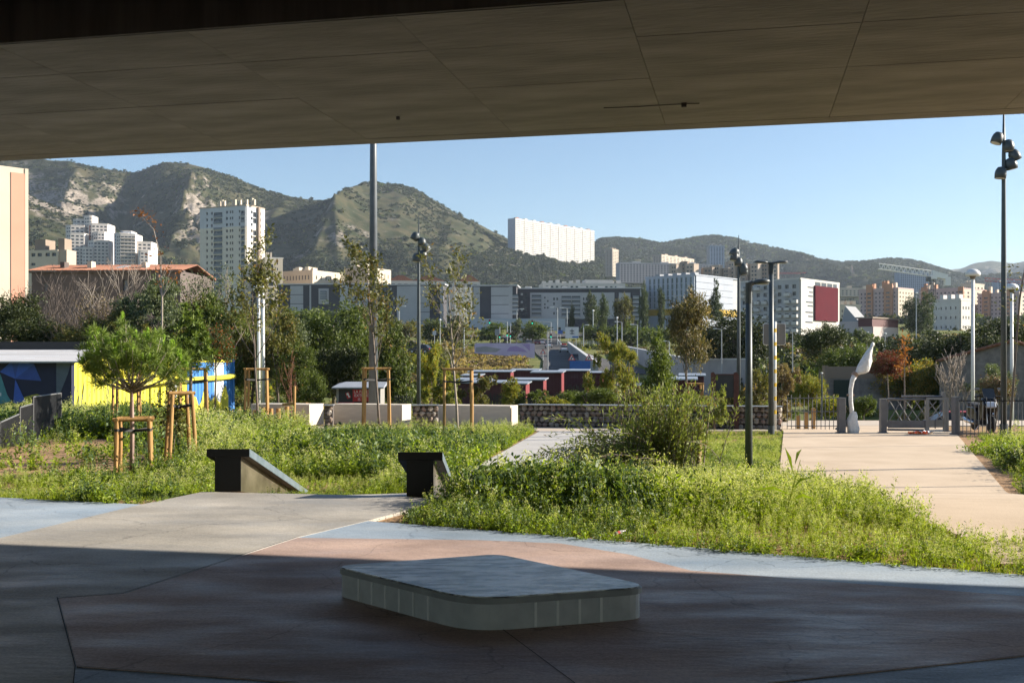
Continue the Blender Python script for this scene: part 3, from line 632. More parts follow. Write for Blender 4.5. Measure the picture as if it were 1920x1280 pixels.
# front pine
def pine():
    d = gd(889); x = gx(247,d); z = T(x,d); t = thing('young_pine', 'young umbrella pine with bright green shoots inside the front stake frame', 'pine tree', (x,d,z-.05))
    MB().tube([(0,0,0),(.01,0,.8),(0,0,1.62),(.02,0,1.8)], [.045,.04,.035,.02], 9).build('trunk', pink_bark, t, smooth=True)
    rn = random.Random(4); rs = np.random.default_rng(4); mb = MB(); P = []; D = []; L = []; TP = []; TD = []
    for i in range(46):
        a = i*2.4; rr = .30+.72*math.sqrt((i+.5)/46)*rn.uniform(.75,1.15); zt = 2.62-.42*(rr/.95)**2+rn.gauss(0,.13)
        e = Vector((math.cos(a)*rr, math.sin(a)*rr, zt)); s = Vector((0,0,1.55+rn.random()*.2)); m_ = s.lerp(e,.5)+Vector((math.cos(a)*.12,math.sin(a)*.12,-.10)); mb.tube([s,s.lerp(m_,.6)+Vector((0,0,-.02)),m_,e],[.014,.012,.010,.006],4)
        for k in range(5):
            q = m_.lerp(e, .25+.2*k)+Vector((rn.gauss(0,.07),rn.gauss(0,.07),rn.gauss(0,.05))); dr = (e-m_).normalized()
            for j in range(70): P.append(q); D.append(np.array(dr)*.35+rs.normal(size=3)*.75+np.array((0,0,.25))); L.append(rn.uniform(.10,.21))
        if rn.random() < .8 and rr > .25:
            for k in range(3):
                o = e+Vector((rn.gauss(0,.05),rn.gauss(0,.05),0))
                for j in range(34): TP.append(o+Vector((0,0,j*.0035))); TD.append(rs.normal(size=3)*.35+np.array((0,0,.8)));
    mb.build('branches', bark_l, t, smooth=True); P = np.array(P); D = np.array(D); L = np.array(L)
    V, Fq = leaves_np(P, D, L, np.full(len(P),.010), rs, 0); link('crown', np_mesh('crown', V, Fq, L_PINE), t)
    TP = np.array(TP); TD = np.array(TD); V, Fq = leaves_np(TP, TD, np.full(len(TP),.06), np.full(len(TP),.016), rs, 0); link('fresh_shoots', np_mesh('fresh_shoots', V, Fq, L_PINET), t)
pine()
def pine2(px, d, ztop, zbot, w, label, seed, m=L_PINE, n=9000):
    x = gx(px,d); z = T(x,d); zt = zz(ztop,d)-z; zb = max(.1, zz(zbot,d)-z); t = thing('pine_tree', label, 'pine tree', (x,d,z-.05)); rs = np.random.default_rng(seed); rn = random.Random(seed)
    MB().tube([(0,0,0),(.03,0,zt*.5),(0,0,zt*.95)], [.06,.045,.012], 7).build('trunk', bark, t, smooth=True); mb = MB(); bl = []
    for i in range(26):
        s = (i+.5)/26; h = zb+(zt-zb)*s; rr = w*.5*(1-s**1.6)*rn.uniform(.7,1.15)+.08; a = i*2.4; e = Vector((math.cos(a)*rr,math.sin(a)*rr,h+.25*rr)); mb.tube([(0,0,h-.15*rr),e],[.02,.006],4); bl.append((e.x*.8,e.y*.8,e.z,rr*.42+.1,rr*.42+.1,.26*rr+.16))
    mb.build('branches', bark, t); link('crown', crown_mesh('crown', bl, n, .15, m, seed, .2, 40, .10, -.2, .2), t)
pine2(356, 30, 575, 680, .9, 'dark pine crown rising behind the front umbrella pine', 31, n=5000)
LPN = leafmat('light_pine_needle',(.06,.095,.014),(.21,.26,.045),.3)
# reddish bare sapling
t = young_tree(546, 803, 655, 'reddish bare sapling tied to the lone wooden stake', 15, (.02,0), 1, L_RUST, .03, 8, .1, r=.02, bk=mat('reddish_twig',(.19,.07,.05),rough=.9,col2=(.28,.13,.09)), ratio=.6, spread=.4, up=.8)
# large drooping shrub by the grey path
def big_shrub():
    d = 20.4; x = gx(1222,d); z = T(x,d); t = thing('large_shrub', 'large feathery shrub with arching shoots leaning over the grey path', 'shrub', (x,d,z-.05)); rs = np.random.default_rng(8); rn = random.Random(8); mb = MB(); P = []; D = []
    for i in range(250):
        a = rn.uniform(0,6.283); le = rn.random() < .46
        L = rn.uniform(1.2,2.5) if le else rn.uniform(.8,2.0)
        dx = (-1.0 if le else .25)*rn.uniform(.5,1.0)+.25*math.cos(a)-(.1 if not le else 0); dy = .5*math.sin(a); s = Vector((rn.gauss(.15,.4),rn.gauss(0,.22),0)); up = .62 if le else 1.25
        dv = Vector((dx,dy,up)).normalized(); pts = []; q = s.copy()
        for k in range(7):
            pts.append(q.copy()); q = q+dv*(L/6); dv = (dv+Vector((dx*.07,dy*.05,-.20 if le else -.045))).normalized()
            if q.z < .06: q.z = .06
        mb.tube(pts, [.014,.012,.010,.008,.006,.005,.003], 3)
        for k in range(1,6):
            for j in range(15):
                f = rn.random(); p = pts[k].lerp(pts[k+1],f); tg = np.array((pts[k+1]-pts[k]).normalized()); P.append(np.array(p)+rs.normal(size=3)*.04); D.append(tg*.7+rs.normal(size=3)*.55+np.array((0,0,.2)))
    mb.build('stems', bark, t); P = np.array(P); D = np.array(D); ln = .085*(.5+rs.random(len(P))); V, Fq = leaves_np(P, D, ln, ln*.26, rs); link('crown', np_mesh('crown', V, Fq, leafmat('feathery_shrub_leaf',(.11,.14,.03),(.28,.31,.085),.4,c3=(.22,.14,.06),p3=.05)), t)
big_shrub()
# reed stalk at the right of the meadow
def reed():
    d = 10.9; x = gx(1488,d); t = thing('reed_plant', 'tall reed stalk with long pointed leaves at the front of the meadow', 'plant', (x,d,-.05)); mb = MB()
    mb.tube([(-.1,0,0),(-.02,0,.32),(.07,0,.66)], [.008,.006,.003], 5); mb.build('stalk', LG2, t)
    for (a,h,l,u) in ((2.9,.30,.42,.12),(.4,.36,.22,.5),(3.4,.2,.34,-.05),(1.9,.50,.22,1.3),(5.6,.24,.3,.1),(2.6,.12,.4,.15),(.9,.6,.14,1.2)):
        P = Vector((-.02+.1*(h-.3),0,h)); e = P+Vector((math.cos(a)*l,math.sin(a)*l*.4,l*u)); s = (e-P).normalized().cross(Vector((0,1,.3))).normalized()*.018; m_ = P.lerp(e,.45)+Vector((0,0,.05))
        MB().add([P,m_+s,e,m_-s],[(0,1,2,3)]).build('leaf', LG, t)
reed()
# ---------------- poles and lamps of the park ----------------
pole_m = mat('dark_green_grey_paint', (.040,.054,.060), rough=.45, scale=8, col2=(.06,.078,.086), spec=.5)
pole_g = mat('blue_grey_paint', (.075,.09,.105), rough=.45, scale=5, col2=(.105,.122,.14))
white_p = mat('white_pole_paint', (.62,.63,.62), rough=.5, scale=6, col2=(.74,.75,.73))
glass_l = mat('lamp_glass', (.55,.57,.58), rough=.25)
def pole_thing(name, label, cat, px, base_py, d=None, group=None):
    d = d or gd(base_py); x = gx(px,d); z = T(x,d); return thing(name, label, cat, (x,d,z-.02), 0, group), d, z
t, d, z = pole_thing('thick_pole', 'thick dark blue-grey pole rising behind the left concrete block to the bridge', 'pole', 700, 0, 37.5)
MB().tube([(0,0,0),(0,0,9),(0,0,14)], [.175,.125,.085], 16).build('shaft', pole_g, t, smooth=True); MB().cyl((0,0,0),(0,0,.12),.24,n=16).build('base_collar', pole_g, t); MB().lathe([(.085,14),(.05,14.05)]).build('cap', pole_g, t)
def mast(px, d, top_py, heads, r0, label):
    x = gx(px,d); z = T(x,d); H = zz(top_py,d)-z; t = thing('spotlight_mast', label, 'lamp mast', (x,d,z-.02), 0, 'masts with clustered spotlights')
    MB().tube([(0,0,0),(0,0,H*.45),(0,0,H*.82),(0,0,H)], [r0,r0*.85,r0*.62,.012], 12).build('shaft', pole_m, t, smooth=True); MB().cyl((0,0,0),(0,0,.35),r0*1.35,n=12).build('base_collar', pole_m, t)
    for (hx, hy, tilt) in heads:
        c = Vector((gx(hx,d)-x, -.05, zz(hy,d)-z)); s = .19 if abs(c.x) > .05 else .19
        M = Matrix.Rotation(tilt, 3, 'Y'); h = MB()
        h.lathe([(.02,.17),(.10,.15),(.15,.06),(.165,-.04),(.155,-.17)], c, 14, 0, M); o = h.build('spotlight', pole_m, t, smooth=True)
        MB().lathe([(.14,-.171),(.13,-.178)], c, 14, 0, M).build('lens', glass_l, o)
        e = c+M@Vector((0,0,.10)); MB().tube([(0,0,e.z-.06),(0,0,e.z)] if abs(e.x) < .02 else [(0,0,e.z),(e.x,e.y,e.z)], .018, 6).build('bracket', pole_m, o)
mast(1882, 31, 175, [(1869,258,.35),(1889,272,-.05),(1900,290,-.45),(1894,306,-.25),(1875,323,.1)], .088, 'tall dark mast with five spotlights beside the parked scooter')
mast(785, 42, 405, [(779,442,.5),(791,452,-.1),(798,463,-.6),(793,476,-.1),(781,482,.1)], .085, 'dark mast with clustered spotlights right of the thick pole')
mast(1385, 41, 440, [(1377,472,.6),(1377,480,.2),(1384,489,0),(1393,500,-.3),(1394,506,-.2)], .085, 'dark mast with small spotlights standing behind the information board')
def head_lamp(px, base_py, top_py, r, arms, label, d=None):
    d = d or gd(base_py, -.35); x = gx(px,d); z = T(x,d); H = zz(top_py,d)-z; t = thing('park_lamp', label, 'lamp post', (x,d,z-.02), 0, 'dark park lamps with flat heads')
    MB().tube([(0,0,0),(0,0,H-.05)], [r,r*.78], 14).build('shaft', pole_m, t, smooth=True); MB().cyl((0,0,0),(0,0,.3),r*1.12,n=14).build('base_collar', pole_m, t)
    for s, zoff, L in arms:
        mb = MB(); mb.tube([(0,0,H-.30),(0,0,H+zoff)], r*.86, 12); mb.tube([(0,0,H+zoff-.03),(s*L*.2,0,H+zoff)], .04, 8); mb.build('neck', pole_m, t)
        mb = MB(); mb.lathe([(.01,.03),(.07,.028),(.12,.012),(.13,-.012),(.10,-.03)], (0,0,0), 16); mb.v = [(s*(L*.58+v[0]*L*3.1), v[1], H+zoff+.02+v[2]*1.3+abs(s)*v[0]*.08) for v in mb.v]
        o = mb.build('lamp_head', pole_m, t, smooth=True); MB().bb(*(sorted((s*L*.30,s*L*.9))), -.07,.07, H+zoff-.024,H+zoff-.02).build('lens', glass_l, o)
head_lamp(1404, 908, 530, .062, [(1,.02,.34)], 'dark single-head lamp post rising from the meadow weeds', 16.6)
head_lamp(1446, 803, 493, .085, [(1,.03,.50),(-1,.03,.50)], 'dark double-head lamp post at the end of the gabion wall', 31)
def globe(px, top_py, base_py, d, r, label, hd=.2, tilt=0):
    x = gx(px,d); z = min(T(x,d), zz(base_py,d)); H = zz(top_py,d)-z; t = thing('dome_lamp', label, 'lamp post', (x,d,z-.02), 0, 'white lamp posts with dome heads')
    MB().tube([(0,0,0),(0,0,H-hd*.5)], [r,r*.75], 10).build('shaft', white_p, t, smooth=True)
    MB().lathe([(hd*.9,-hd*.55),(hd,-hd*.3),(hd*.85,.05*hd),(hd*.5,hd*.32),(.02,hd*.42)], (tilt,0,H-hd*.42), 16).build('dome', white_p, t, smooth=True)
    MB().lathe([(hd*.25,-hd*1.0),(hd*.45,-hd*.56)], (tilt,0,H-hd*.42), 10).build('lamp_glass', mat('brownish_lamp_glass',(.12,.10,.08),rough=.3), t)
globe(1824, 503, 760, 46, .085, 'tall white dome lamp left of the spotlight mast', .32)
globe(1897, 530, 795, 48, .085, 'white dome lamp right of the spotlight mast', .30)
globe(493, 515, 740, 50, .10, 'taller of two white dome lamps in front of the white tower', .30, .08)
globe(485, 534, 740, 50.6, .09, 'shorter of two white dome lamps in front of the white tower', .26, -.05)
# ---------------- concrete blocks ----------------
blk = mat('cast_beige_concrete', (.54,.47,.375), rough=.85, scale=5, col2=(.64,.565,.465), bump=.15, bscale=30, stretch=(.4,.4,3))
def block(xa, xb, xc, ytop, ybase, label):
    d = gd(ybase); rz = R(-17); ka, kb, kc = [(p-960)/F for p in (xa,xb,xc)]; cx = kb*d
    w = (cx-ka*d)/(math.cos(rz)-ka*math.sin(rz)); D = (cx-kc*d)/(math.sin(rz)+kc*math.cos(rz)) if abs(math.sin(rz)+kc*math.cos(rz)) > 1e-3 else .6
    D = max(.5, min(D, 1.2)); h = (ybase-ytop)/F*d; o = thing('concrete_block', label, 'concrete block', (cx, d, T(cx,d)+.02), rz, 'long pale concrete blocks in a row')
    MB().bb(-w,0,0,D,.02,h).build('body', blk, o, bevel=.012); MB().bb(-w+.05,-.05,.05,D-.05,0,.02).build('plinth', jm, o)
block(470, 580, 607, 757, 798, 'leftmost pale concrete block, partly hidden by weeds and the lone stake')
block(622, 754, 771, 757, 797, 'middle long concrete block in front of the thick pole')
block(820, 957, 971, 760, 799, 'right long concrete block behind the two-post stake frame')
# ---------------- gabion wall ----------------
stone_ms = [mat('gabion_stone_%s' % k, c, rough=.9, scale=5, col2=tuple(x*1.45 for x in c), bump=.4) for k, c in (('brown',(.19,.145,.115)),('grey',(.22,.195,.17)),('pale',(.34,.30,.255)),('rosy',(.25,.17,.14)))]
def stone_mesh(seed):
    import bmesh
    bm = bmesh.new(); bmesh.ops.create_icosphere(bm, subdivisions=1, radius=1); rn = random.Random(seed)
    for v in bm.verts: v.co *= rn.uniform(.72,1.1); v.co.x *= 1.1
    me = bpy.data.meshes.new('stone'); bm.to_mesh(me); bm.free(); return me
SM = []
for i in range(12):
    me = stone_mesh(i); me.materials.append(stone_ms[i % 4]); SM.append(me)
wire = mat('galvanised_wire', (.33,.34,.35), rough=.45, metal=.7)
def gabion(p0, p1, h, label, dep=.5):
    a = Vector((*p0,0)); b = Vector((*p1,0)); L = (b-a).length; an = math.atan2((b-a).y,(b-a).x); t = thing('gabion_wall', label, 'gabion wall', (a.x,a.y,T(a.x,a.y)), an, 'stone-filled wire gabion walls')
    MB().bb(.02,L-.02,.14,dep,0,h-.03).build('stone_core', mat('gabion_core',(.10,.085,.075),rough=.95), t)
    rn = random.Random(int(L*100)); nz = 4; s = h/nz; nx = max(1, int(L/(s*1.05))); spare = []; cnt = 0
    for r in range(nz):
        for c in range(nx):
            if cnt >= 290: break
            cnt += 1; o = link('stone', SM[rn.randrange(12)], t); k = s*.57*rn.uniform(.85,1.15)
            o.location = ((c+.5+(r % 2)*.4+rn.gauss(0,.08))*L/nx, .09+rn.uniform(-.03,.03), (r+.5)*s+rn.gauss(0,.015)); o.scale = (k*1.05,k*.8,k*.92); o.rotation_euler = (rn.random()*6,rn.random()*6,rn.random()*6)
            o.location.x = min(max(o.location.x,.08),L-.08)
    mb = MB(); n = max(1, int(L/.55))
    for i in range(n+1): x = L*i/n; mb.bb(x-.005,x+.005,-.06,-.05,0,h)
    for k in range(1,6): mb.bb(0,L,-.048,-.04,h*k/6-.004,h*k/6+.004)
    mb.build('wire_mesh', wire, t, kind='stuff'); MB().bb(-.02,L+.02,-.08,dep,h,h+.025).build('top_rail', wire, t)
yb = 35.0
gabion((gx(972,yb), yb), (gx(1471,35.6*.93), 33.4), .74, 'long gabion wall of brown stones between the concrete block and lamp')
gabion((gx(772,yb), yb), (gx(822,yb), yb+.05), .72, 'short gabion wall section between the middle and right concrete blocks')
gabion((gx(607,yb), yb), (gx(624,yb), yb+.02), .72, 'narrow sliver of gabion wall between left and middle concrete blocks')
# ---------------- information board ----------------
rustp = mat('dark_rust_steel', (.060,.022,.018), rough=.7, scale=6, col2=(.105,.042,.033)); board = mat('dark_board_panel', (.022,.027,.031), rough=.6, scale=3, col2=(.034,.040,.045))
d = gd(805); x = gx(1359,d); t = thing('information_board', 'dark blank information board on two rusty brown posts before the gabion wall', 'sign board', (x,d,T(x,d)-.03), R(-10))
u = d/F
for s, k in ((-1,0),(1,1)):
    xx = s*21*u; top = 108*u; MB().prism([(xx-.08,0),(xx+.08,0),(xx+.08,top-.06),(xx+.0*s,top+.03),(xx-.08,top)], -.05,.05, ax='y').build('post', rustp, t)
MB().bb(-21*u+.082,21*u-.082,-.025,.025,62*u,104*u).build('panel', board, t); MB().bb(-21*u+.082,21*u-.082,-.03,.03,104*u,106*u).build('top_rail', rustp, t)
# ---------------- striped sign pole with two sign backs ----------------
alu = mat('sign_back_grey', (.16,.155,.14), rough=.6, scale=3, col2=(.21,.20,.18)); yel = mat('yellow_band', (.75,.48,.02), rough=.6)
d = 33; x = gx(1453,d); t = thing('sign_pole', 'white and yellow banded pole carrying two grey sign backs', 'road sign', (x,d,T(x,d)-.03)); u = d/F
MB().tube([(0,0,0),(0,0,zz(604,d)+.55)], .045, 10).build('pole', white_p, t, smooth=True)
for k in range(7): z0 = .55+k*.42; MB().tube([(0,0,z0),(0,0,z0+.12)], .047, 10).build('yellow_band', yel, t)
for s in (-1,1):
    pl = roundpoly([(0,0),(18*u,0),(18*u,39*u),(0,39*u)], [.06]*4, 4); ox = 2*u if s > 0 else -20*u; zb = zz(644,d)-T(x,d)
    o = MB().prism([(p[0]+ox,p[1]+zb) for p in pl], .05,.075, ax='y').build('sign_plate', alu, t)
    fr = roundpoly([(-.02,-.02),(18*u+.02,-.02),(18*u+.02,39*u+.02),(-.02,39*u+.02)], [.07]*4, 4); MB().prism([(p[0]+ox,p[1]+zb) for p in fr], .076,.09, ax='y').build('rim', white_p, o)
# ---------------- gate, fences, pillars ----------------
gm = mat('gate_grey_paint', (.115,.115,.122), rough=.5, scale=4, col2=(.16,.16,.168)); gml = mat('gate_light_grey', (.22,.215,.205), rough=.55, scale=4, col2=(.29,.285,.27))
gy = 31.6; u = gy/F; gz = -.47
def at(px, py, y=gy): return Vector((gx(px,y), y, zz(py,y)))
def pillar(px0, px1, ytop, ybot, label, dep=.32, rz=0, y=gy):
    w = (px1-px0)*y/F; o = thing('gate_pillar', label, 'gate pillar', (gx((px0+px1)/2,y), y, gz), rz, 'grey steel pillars of the gate'); h = (ybot-ytop)*y/F
    MB().bb(-w/2,w/2,-dep/2,dep/2,0,h).build('column', gm, o, bevel=.012); MB().bb(-w/2-.03,w/2+.03,-dep/2-.03,dep/2+.03,-.02,.02).build('base_plate', gm, o); MB().bb(-w/2-.006,w/2+.006,-dep/2-.006,dep/2+.006,h,h+.014).build('cap', gml, o)
pillar(1571, 1584, 743, 808, 'grey pillar left of the white wrapped pole', .22)
pillar(1650, 1661, 745, 808, 'grey rounded pillar between the wrapped pole and lattice gate', .2)
pillar(1787, 1797, 744, 814, 'slanting-topped grey pillar right of the lattice gate beside the scooter', .22, R(8), 30.9)
g = thing('lattice_gate', 'grey steel gate with crossed lattice bars and solid lower panels', 'gate', at(1717,809)); go = at(1717,809)
def gp(px,py): v = at(px,py)-go; return (v.x, v.y, v.z)
def bar(a, b, r, name, m, par=g, n=6): MB().tube([Vector(gp(*a)), Vector(gp(*b))], r, n).build(name, m, par)
for a, b in (((1663,748),(1736,748)),((1664,805),(1736,806)),((1663,752),(1663,800)),((1690,743),(1768,743))): bar(a,b,.032,'frame_rail',gm,n=8)
for (x0,x1) in ((1667,1698),(1698,1733)):
    for i in range(2):
        xa = x0+(x1-x0)*i/2; xb = xa+(x1-x0)*.75; bar((xa,750),(min(xb,x1+8),788),.014,'lattice_bar',gml); bar((min(xb,x1+8),750),(xa,788),.014,'lattice_bar',gm)
p0 = gp(1665,788); p1 = gp(1735,802); MB().bb(p0[0],p1[0],-.012,.012,p1[2],p0[2]).build('lower_panel', gm, g, label='solid dark grey lower panel')
for xa, xb, w in ((1735,1741,.06),(1769,1773,.05),(1773.5,1777.5,.07)):
    a = gp(xa,745); b = gp(xb,809); MB().bb(a[0],b[0],-.06,.06,b[2],a[2]).build('gate_post', gml, g)
a = gp(1735,745); b = gp(1778,749); MB().bb(a[0],b[0],-.065,.065,b[2],a[2]).build('top_beam', gml, g)
a = gp(1742,787); b = gp(1768,801); MB().bb(a[0],b[0],-.015,.015,b[2],a[2]).build('lower_panel', gml, g, label='light grey lower panel'); a = gp(1752,787); b = gp(1754,803); MB().bb(a[0],b[0],-.03,-.016,b[2],a[2]).build('stiffener', gm, g)
for a, b in (((1742,752),(1768,787)),((1768,752),(1742,787)),((1742,766),(1756,752)),((1756,787),(1768,768))): bar(a,b,.016,'lattice_bar',gml)
a = gp(1766,735); b = gp(1772,744); MB().bb(a[0],b[0],-.06,.06,b[2],a[2]).build('camera_box', gml, g)
def bar_fence(px0, px1, ytop, ybot, n, label, y0=gy, y1=gy, m=gm, r=.011):
    a = at(px0,ybot,y0); b = at(px1,ybot,y1); L = (Vector((b.x,b.y,0))-Vector((a.x,a.y,0))).length; an = math.atan2(b.y-a.y,b.x-a.x); h = (ybot-ytop)*y0/F; t = thing('bar_fence', label, 'fence', (a.x,a.y,a.z), an)
    for z in (.06,h*.55 if n < 25 else h,h): MB().bb(0,L,-.012,.012,z-.012,z+.012).build('rail', m, t)
    for i in range(n+1): o = MB().tube([(L*i/n,0,-.04),(L*i/n,0,h+(.1 if i % 2 else .02))], r, 5).build('bar', m, t)
bar_fence(1476, 1571, 746, 802, 12, 'low grey bar fence between the gabion wall and gate pillar')
bar_fence(1798, 1990, 751, 815, 26, 'low grey bar fence in front of the parked scooter', 30.6, 30.6)
for px, yt, yb_, lab in ((1497,776,798,'thin short wooden post behind the left bar fence'),(1511,770,798,'middle wooden post behind the left bar fence'),(1525,762,798,'thick golden wooden post behind the left bar fence')):
    dd = 33.5; o = thing('wooden_post', lab, 'wooden post', (gx(px,dd),dd,T(gx(px,dd),dd)-.03), 0, 'wooden posts behind the bar fence'); h = (yb_-yt)*dd/F+.1
    MB().bb(-.055,.055,-.05,.05,0,h).build('post', wood, o, bevel=.008); MB().bb(-.05,.05,-.045,.045,h,h+.01).build('top_face', wood_e, o)
# wrapped pole
def wrapped():
    wr = mat('white_plastic_wrap', (.62,.62,.60), rough=.42, scale=11, col2=(.80,.79,.77), bump=.6); tape = mat('brown_tape', (.32,.22,.15), rough=.5)
    o = at(1600,806); t = thing('wrapped_pole', 'bent pole wrapped in white plastic with a bulging top beside the gate', 'wrapped pole', (o.x,o.y,gz)); rn = random.Random(2)
    def q(px,py): v = at(px,py)-o; return Vector((v.x,v.y,v.z))
    P = [(1600,806),(1599,780),(1595,748),(1595,725),(1598,708),(1604,696)]; MB().tube([q(*p) for p in P], [.075,.07,.065,.065,.07,.09], 10).build('wrapped_shaft', wr, t, smooth=True)
    bag = [(1600,1610,697),(1603,1624,694),(1604,1629,690),(1608,1632,681),(1613,1633.5,671),(1619,1634.5,661),(1625,1636,652),(1630.5,1637,646),(1632.5,1639.5,641.5),(1634,1639,638),(1636,1637,636.5)]
    vs = []; n = 16
    for i,(xa,xb,py) in enumerate(bag):
        c = q((xa+xb)/2,py); ra = (xb-xa)/2*u; rb = min(ra,.16)
        for j in range(n): a = 6.283*j/n; k = 1+rn.gauss(0,.045); vs.append(c+Vector((math.cos(a)*ra*k, math.sin(a)*rb*k, rn.gauss(0,.012))))
    fs = [(i*n+j, i*n+(j+1)%n, (i+1)*n+(j+1)%n, (i+1)*n+j) for i in range(len(bag)-1) for j in range(n)]+[tuple(range(n))]
    MB().add(vs, fs).build('plastic_bag', wr, t, smooth=True); c = q(1603.5,696); MB().tube([c-Vector((.03,0,.05)),c+Vector((.03,0,.04))], .10, 10).build('tape', tape, t)
    vs = []; n = 12; prof = [(.085,.62),(.12,.5),(.155,.35),(.17,.12),(.15,.0)]
    for i,(r,zq) in enumerate(prof):
        for j in range(n): a = 6.283*j/n; k = 1+rn.gauss(0,.14)*(i > 0); vs.append(((r*math.cos(a)*k)+(-.12*(4-i)/4 if math.cos(a) < -.5 and i > 1 else 0), r*math.sin(a)*k, zq))
    fs = [(i*n+j, i*n+(j+1)%n, (i+1)*n+(j+1)%n, (i+1)*n+j) for i in range(len(prof)-1) for j in range(n)]; MB().add(vs, fs).build('loose_wrap', wr, t, smooth=True)
    MB().add([(-.1,0,.45),(-.55,.02,.12),(-.42,.05,.03),(-.14,.03,.2)],[(0,1,2,3)]).build('torn_flap', mat('thin_plastic_film',(.5,.5,.5),rough=.4), t); MB().tube([q(1594,735)+Vector((-.1,0,0)),q(1596,736)+Vector((.09,0,.0))], .03, 7).build('tie', tape, t)
wrapped()
def litter(px, py, col, label, s, seed, y=30.9):
    rn = random.Random(seed); p = at(px,py,y); mb = MB(); n = 9; vs = []
    for i in range(n):
        for j in range(5): vs.append(((i/(n-1)-.5)*s+rn.gauss(0,.01), (j/4-.5)*s*.5, max(.005, .05*math.sin(i*1.1+j)*.8+.04+rn.gauss(0,.02))))
    fs = [(i*5+j,(i+1)*5+j,(i+1)*5+j+1,i*5+j+1) for i in range(n-1) for j in range(4)]; o = mb.add(vs,fs).build('plastic_litter', mat('litter_'+label.split()[1], col, rough=.4, scale=8)); o.location = (p.x,p.y,T(p.x,p.y)+.04); tag(o, label, 'litter', 'plastic rubbish in front of the gate')
litter(1715, 811, (.85,.16,.03), 'crumpled orange plastic wrap on the ground before the lattice gate', .36, 1)
litter(1729, 808, (.62,.66,.70), 'crumpled white plastic sheet on the ground before the lattice gate', .55, 2, 31.1)
litter(1734, 811, (.85,.15,.03), 'small orange scrap at the foot of the lattice gate post', .16, 3)
bo = thing('plastic_bottle', 'discarded clear plastic bottle with red label at the meadow edge', 'bottle', (gx(1150,10.0),9.85,.02)); bo.rotation_euler = (0,R(80),.6); bo.scale = (.55,.55,.55)
MB().lathe([(.03,0),(.034,.02),(.034,.14),(.015,.19),(.013,.215)], n=12).build('body', mat('bottle_plastic',(.35,.33,.34),rough=.15), bo, smooth=True); MB().lathe([(.0355,.05),(.0355,.10)], n=12).build('label_band', mat('red_band',(.5,.06,.06)), bo); MB().lathe([(.015,.215),(.015,.235)], n=10).build('cap', mat('white_cap',(.7,.7,.7)), bo)
# ---------------- scooter ----------------
def scooter():
    bk = mat('glossy_black_plastic', (.010,.010,.012), rough=.25, spec=.5); dk = mat('matt_black_plastic', (.016,.016,.018), rough=.7); ty = mat('tyre_rubber', (.014,.014,.014), rough=.85); ch = mat('chrome', (.6,.6,.62), rough=.2, metal=1); sil = mat('silver_grey_panel', (.22,.23,.26), rough=.3, metal=.4); red = mat('red_reflector', (.45,.03,.015), rough=.3)
    y = 32.2; t = thing('motor_scooter', 'black parked motor scooter with mirrors behind the right bar fence', 'scooter', (gx(1843,y),y,T(gx(1843,y),y)+.03), R(86))   # local -x is the front
    def wheel(x):
        w = MB(); prof = [(.17,-.055),(.245,-.06),(.262,-.03),(.265,0),(.262,.03),(.245,.06),(.17,.055)]; M = Matrix.Rotation(R(90),3,'X'); o = w.lathe(prof,(x,0,.265),20,0,M).build('wheel', ty, t, smooth=True)
        MB().lathe([(.02,-.04),(.17,-.035),(.17,.035),(.02,.04)],(x,0,.265),14,0,M).build('rim', sil, o)
    wheel(-.66); wheel(.66)
    MB().prism([(-.9,.30),(-.82,.48),(-.62,.55),(-.45,.47),(-.46,.42),(-.62,.49),(-.78,.43),(-.84,.30)], -.08,.08, ax='y').build('front_fender', bk, t)
    for s in (-.09,.09): MB().tube([(-.66,s,.27),(-.52,s,.72)], .025, 7).build('fork_leg', ch, t)
    MB().prism([(-.52,.40),(-.30,.34),(-.22,.62),(-.36,1.02),(-.52,1.02),(-.66,.82)], -.21,.21, ax='y').build('front_shield', bk, t, bevel=.05); MB().prism([(-.70,.76),(-.60,.93),(-.52,.90),(-.60,.72)], -.15,.15, ax='y').build('headlight', mat('headlight_glass',(.62,.65,.72),rough=.12), t, bevel=.03)
    MB().prism([(-.54,1.02),(-.50,1.02),(-.37,1.30),(-.39,1.31)], -.17,.17, ax='y').build('windscreen', mat('smoked_screen',(.05,.055,.06),rough=.1), t)
    MB().prism([(-.34,.20),(.28,.20),(.30,.34),(-.26,.36)], -.19,.19, ax='y').build('footboard', dk, t, bevel=.02); MB().prism([(.10,.30),(.40,.24),(.98,.50),(1.02,.74),(.30,.74),(.14,.60)], -.17,.17, ax='y').build('rear_body', bk, t, bevel=.05)
    MB().prism([(.06,.72),(.30,.70),(.98,.74),(1.0,.86),(.60,.84),(.40,.80),(.10,.82)], -.16,.16, ax='y').build('seat', dk, t, bevel=.04); MB().tube([(-.40,-.34,1.06),(-.36,-.18,1.09),(-.37,0,1.06),(-.36,.18,1.09),(-.40,.34,1.06)], .018, 7).build('handlebar', dk, t, smooth=True)
    for s in (-1,1):
        MB().tube([(-.40,s*.38,1.055),(-.385,s*.28,1.07)], .026, 8).build('grip', dk, t); o = MB().tube([(-.37,s*.2,1.09),(-.42,s*.30,1.26)], .009, 5).build('mirror', dk, t); MB().box((-.43,s*.33,1.29),(.03,.14,.08)).build('mirror_glass', sil, o, bevel=.012)
    MB().box((1.0,0,.64),(.05,.18,.07)).build('tail_light', red, t); MB().tube([(.2,.2,.26),(.75,.24,.3),(1.0,.24,.36)], [.05,.065,.05], 9).build('exhaust', ch, t, smooth=True); MB().prism([(.62,.50),(.96,.56),(1.02,.40),(.98,.38)], -.07,.07, ax='y').build('rear_fender', dk, t); MB().tube([(-.02,.1,.22),(.02,.24,.0)], .014, 5).build('kick_stand', ch, t)
scooter()
